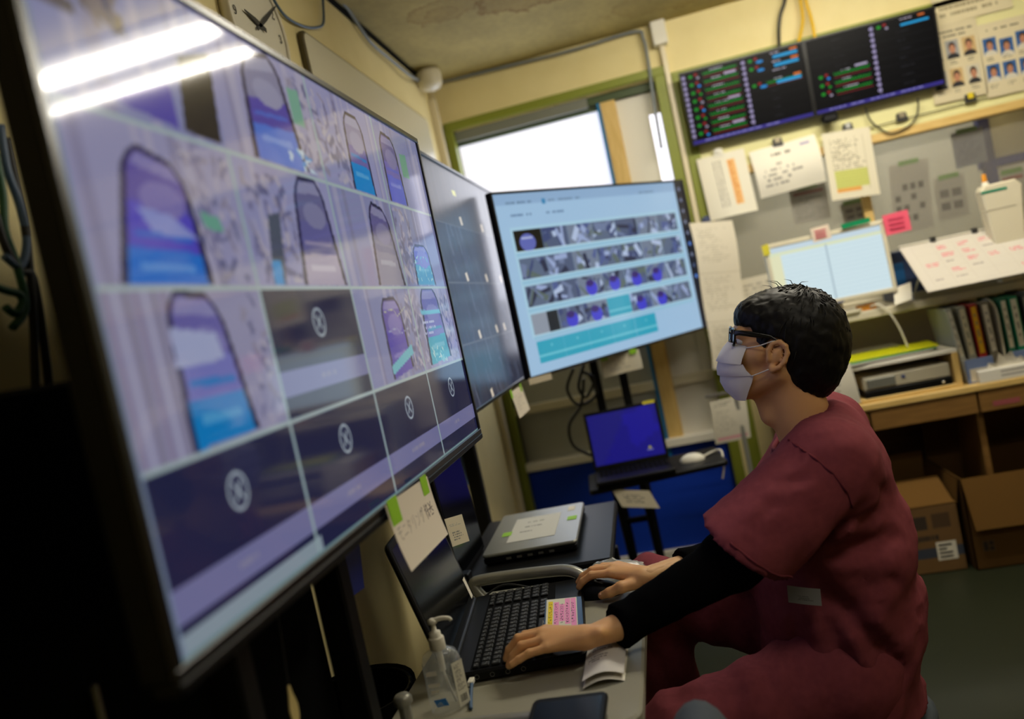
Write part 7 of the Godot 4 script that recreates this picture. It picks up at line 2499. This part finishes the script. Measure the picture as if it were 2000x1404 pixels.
	# stitched seams follow the cloth
	for path in [[Vector2(0.1961, 1.0074), Vector2(0.2225, 0.9819), Vector2(0.2477, 0.9505), Vector2(0.2670, 0.9089), Vector2(0.2737, 0.8664)], [Vector2(0.0360, 0.8802), Vector2(0.0677, 0.8452), Vector2(0.1011, 0.8100), Vector2(0.1422, 0.7739)], [Vector2(0.1809, 1.0206), Vector2(0.1932, 1.0080), Vector2(0.2078, 0.9970)]]:
		var pts := []
		for i in path.size() - 1:
			for k in 5:
				var q: Vector2 = path[i].lerp(path[i + 1], k / 5.0)
				var zz := fl.front(q)
				if zz > -1.9:
					pts.append(Vector3(q.x, q.y, zz + 0.0003))
		if pts.size() > 3:
			ptube("seam", M.seam, top, smooth(pts, 2), 0.0024, 6)
	# name tag
	g = Geo.new()
	var n0 := Vector3(0.1305, 0.7294, -1.6250)
	g.sheet(n0, Vector3(0.1911, 0.7129, -1.6250) - n0, Vector3(0.1266, 0.6972, -1.6200) - n0, func(u, v): return 0.004 * sin(u * PI), 6, 4, 0.0008)
	var p := Pic.new(128, 64, rgb(120, 120, 124))
	p.print_lines(r, 0.3, 0.5, 0.5, 0.3, 3, rgb(70, 70, 74))
	put(g, "name_tag", picmat(p, 0.4), top, "grey name tag at the hip")
	# ---------------- trousers
	fl = Field.new(Vector3(-0.30, 0.06, -2.16), Vector3(0.44, 0.74, -1.38), 0.011)
	fl.bone(hpl + Vector3(-0.01, 0, 0), hpr + Vector3(-0.01, 0, 0), 0.125, 0.125, 0.05)
	fl.bone(hpl, kl, 0.105, 0.088, 0.04)
	fl.bone(kl, al, 0.084, 0.07, 0.04)
	fl.bone(hpr, kr, 0.105, 0.080, 0.04)
	fl.bone(kr, ar, 0.078, 0.066, 0.04)
	fl.each(func(p: Vector3, e: float):
		e += 0.007 * fz.get_noise_3d(p.x * 22.0 - p.y * 10.0, p.y * 12.0, p.z * 12.0) + 0.004 * sin(p.x * 70.0 + p.y * 30.0 + 3.0 * fz.get_noise_3d(p.x * 5.0, p.y * 5.0, p.z * 5.0)) * clampf((0.2 - p.x) * 5.0, 0.0, 1.0)
		return maxf(e, 0.105 - p.y), 0.03)
	g = Geo.new()
	fl.mesh_into(g)
	put(g, "trousers", M.scrub, t, "maroon scrub trousers")
	# shoes
	for q in [al, ar]:
		g = Geo.new()
		var rows := []
		for i in 13:
			var f := i / 12.0
			var row := PackedVector3Array()
			var ww := 0.045 * sqrt(sin(PI * clampf(0.06 + f * 0.9, 0.0, 1.0)))
			var hh := lerpf(0.085, 0.04, smoothstep(0.2, 0.9, f))
			for k in 16:
				var a := TAU * k / 16.0
				row.append(Vector3(q.x + 0.05 - 0.26 * f, maxf(0.002, hh * 0.5 + hh * 0.5 * sin(a)), q.z + ww * cos(a)))
			rows.append(row)
		g.surf(rows, true)
		put(g, "shoe", M.panel_white, t, "white shoe")
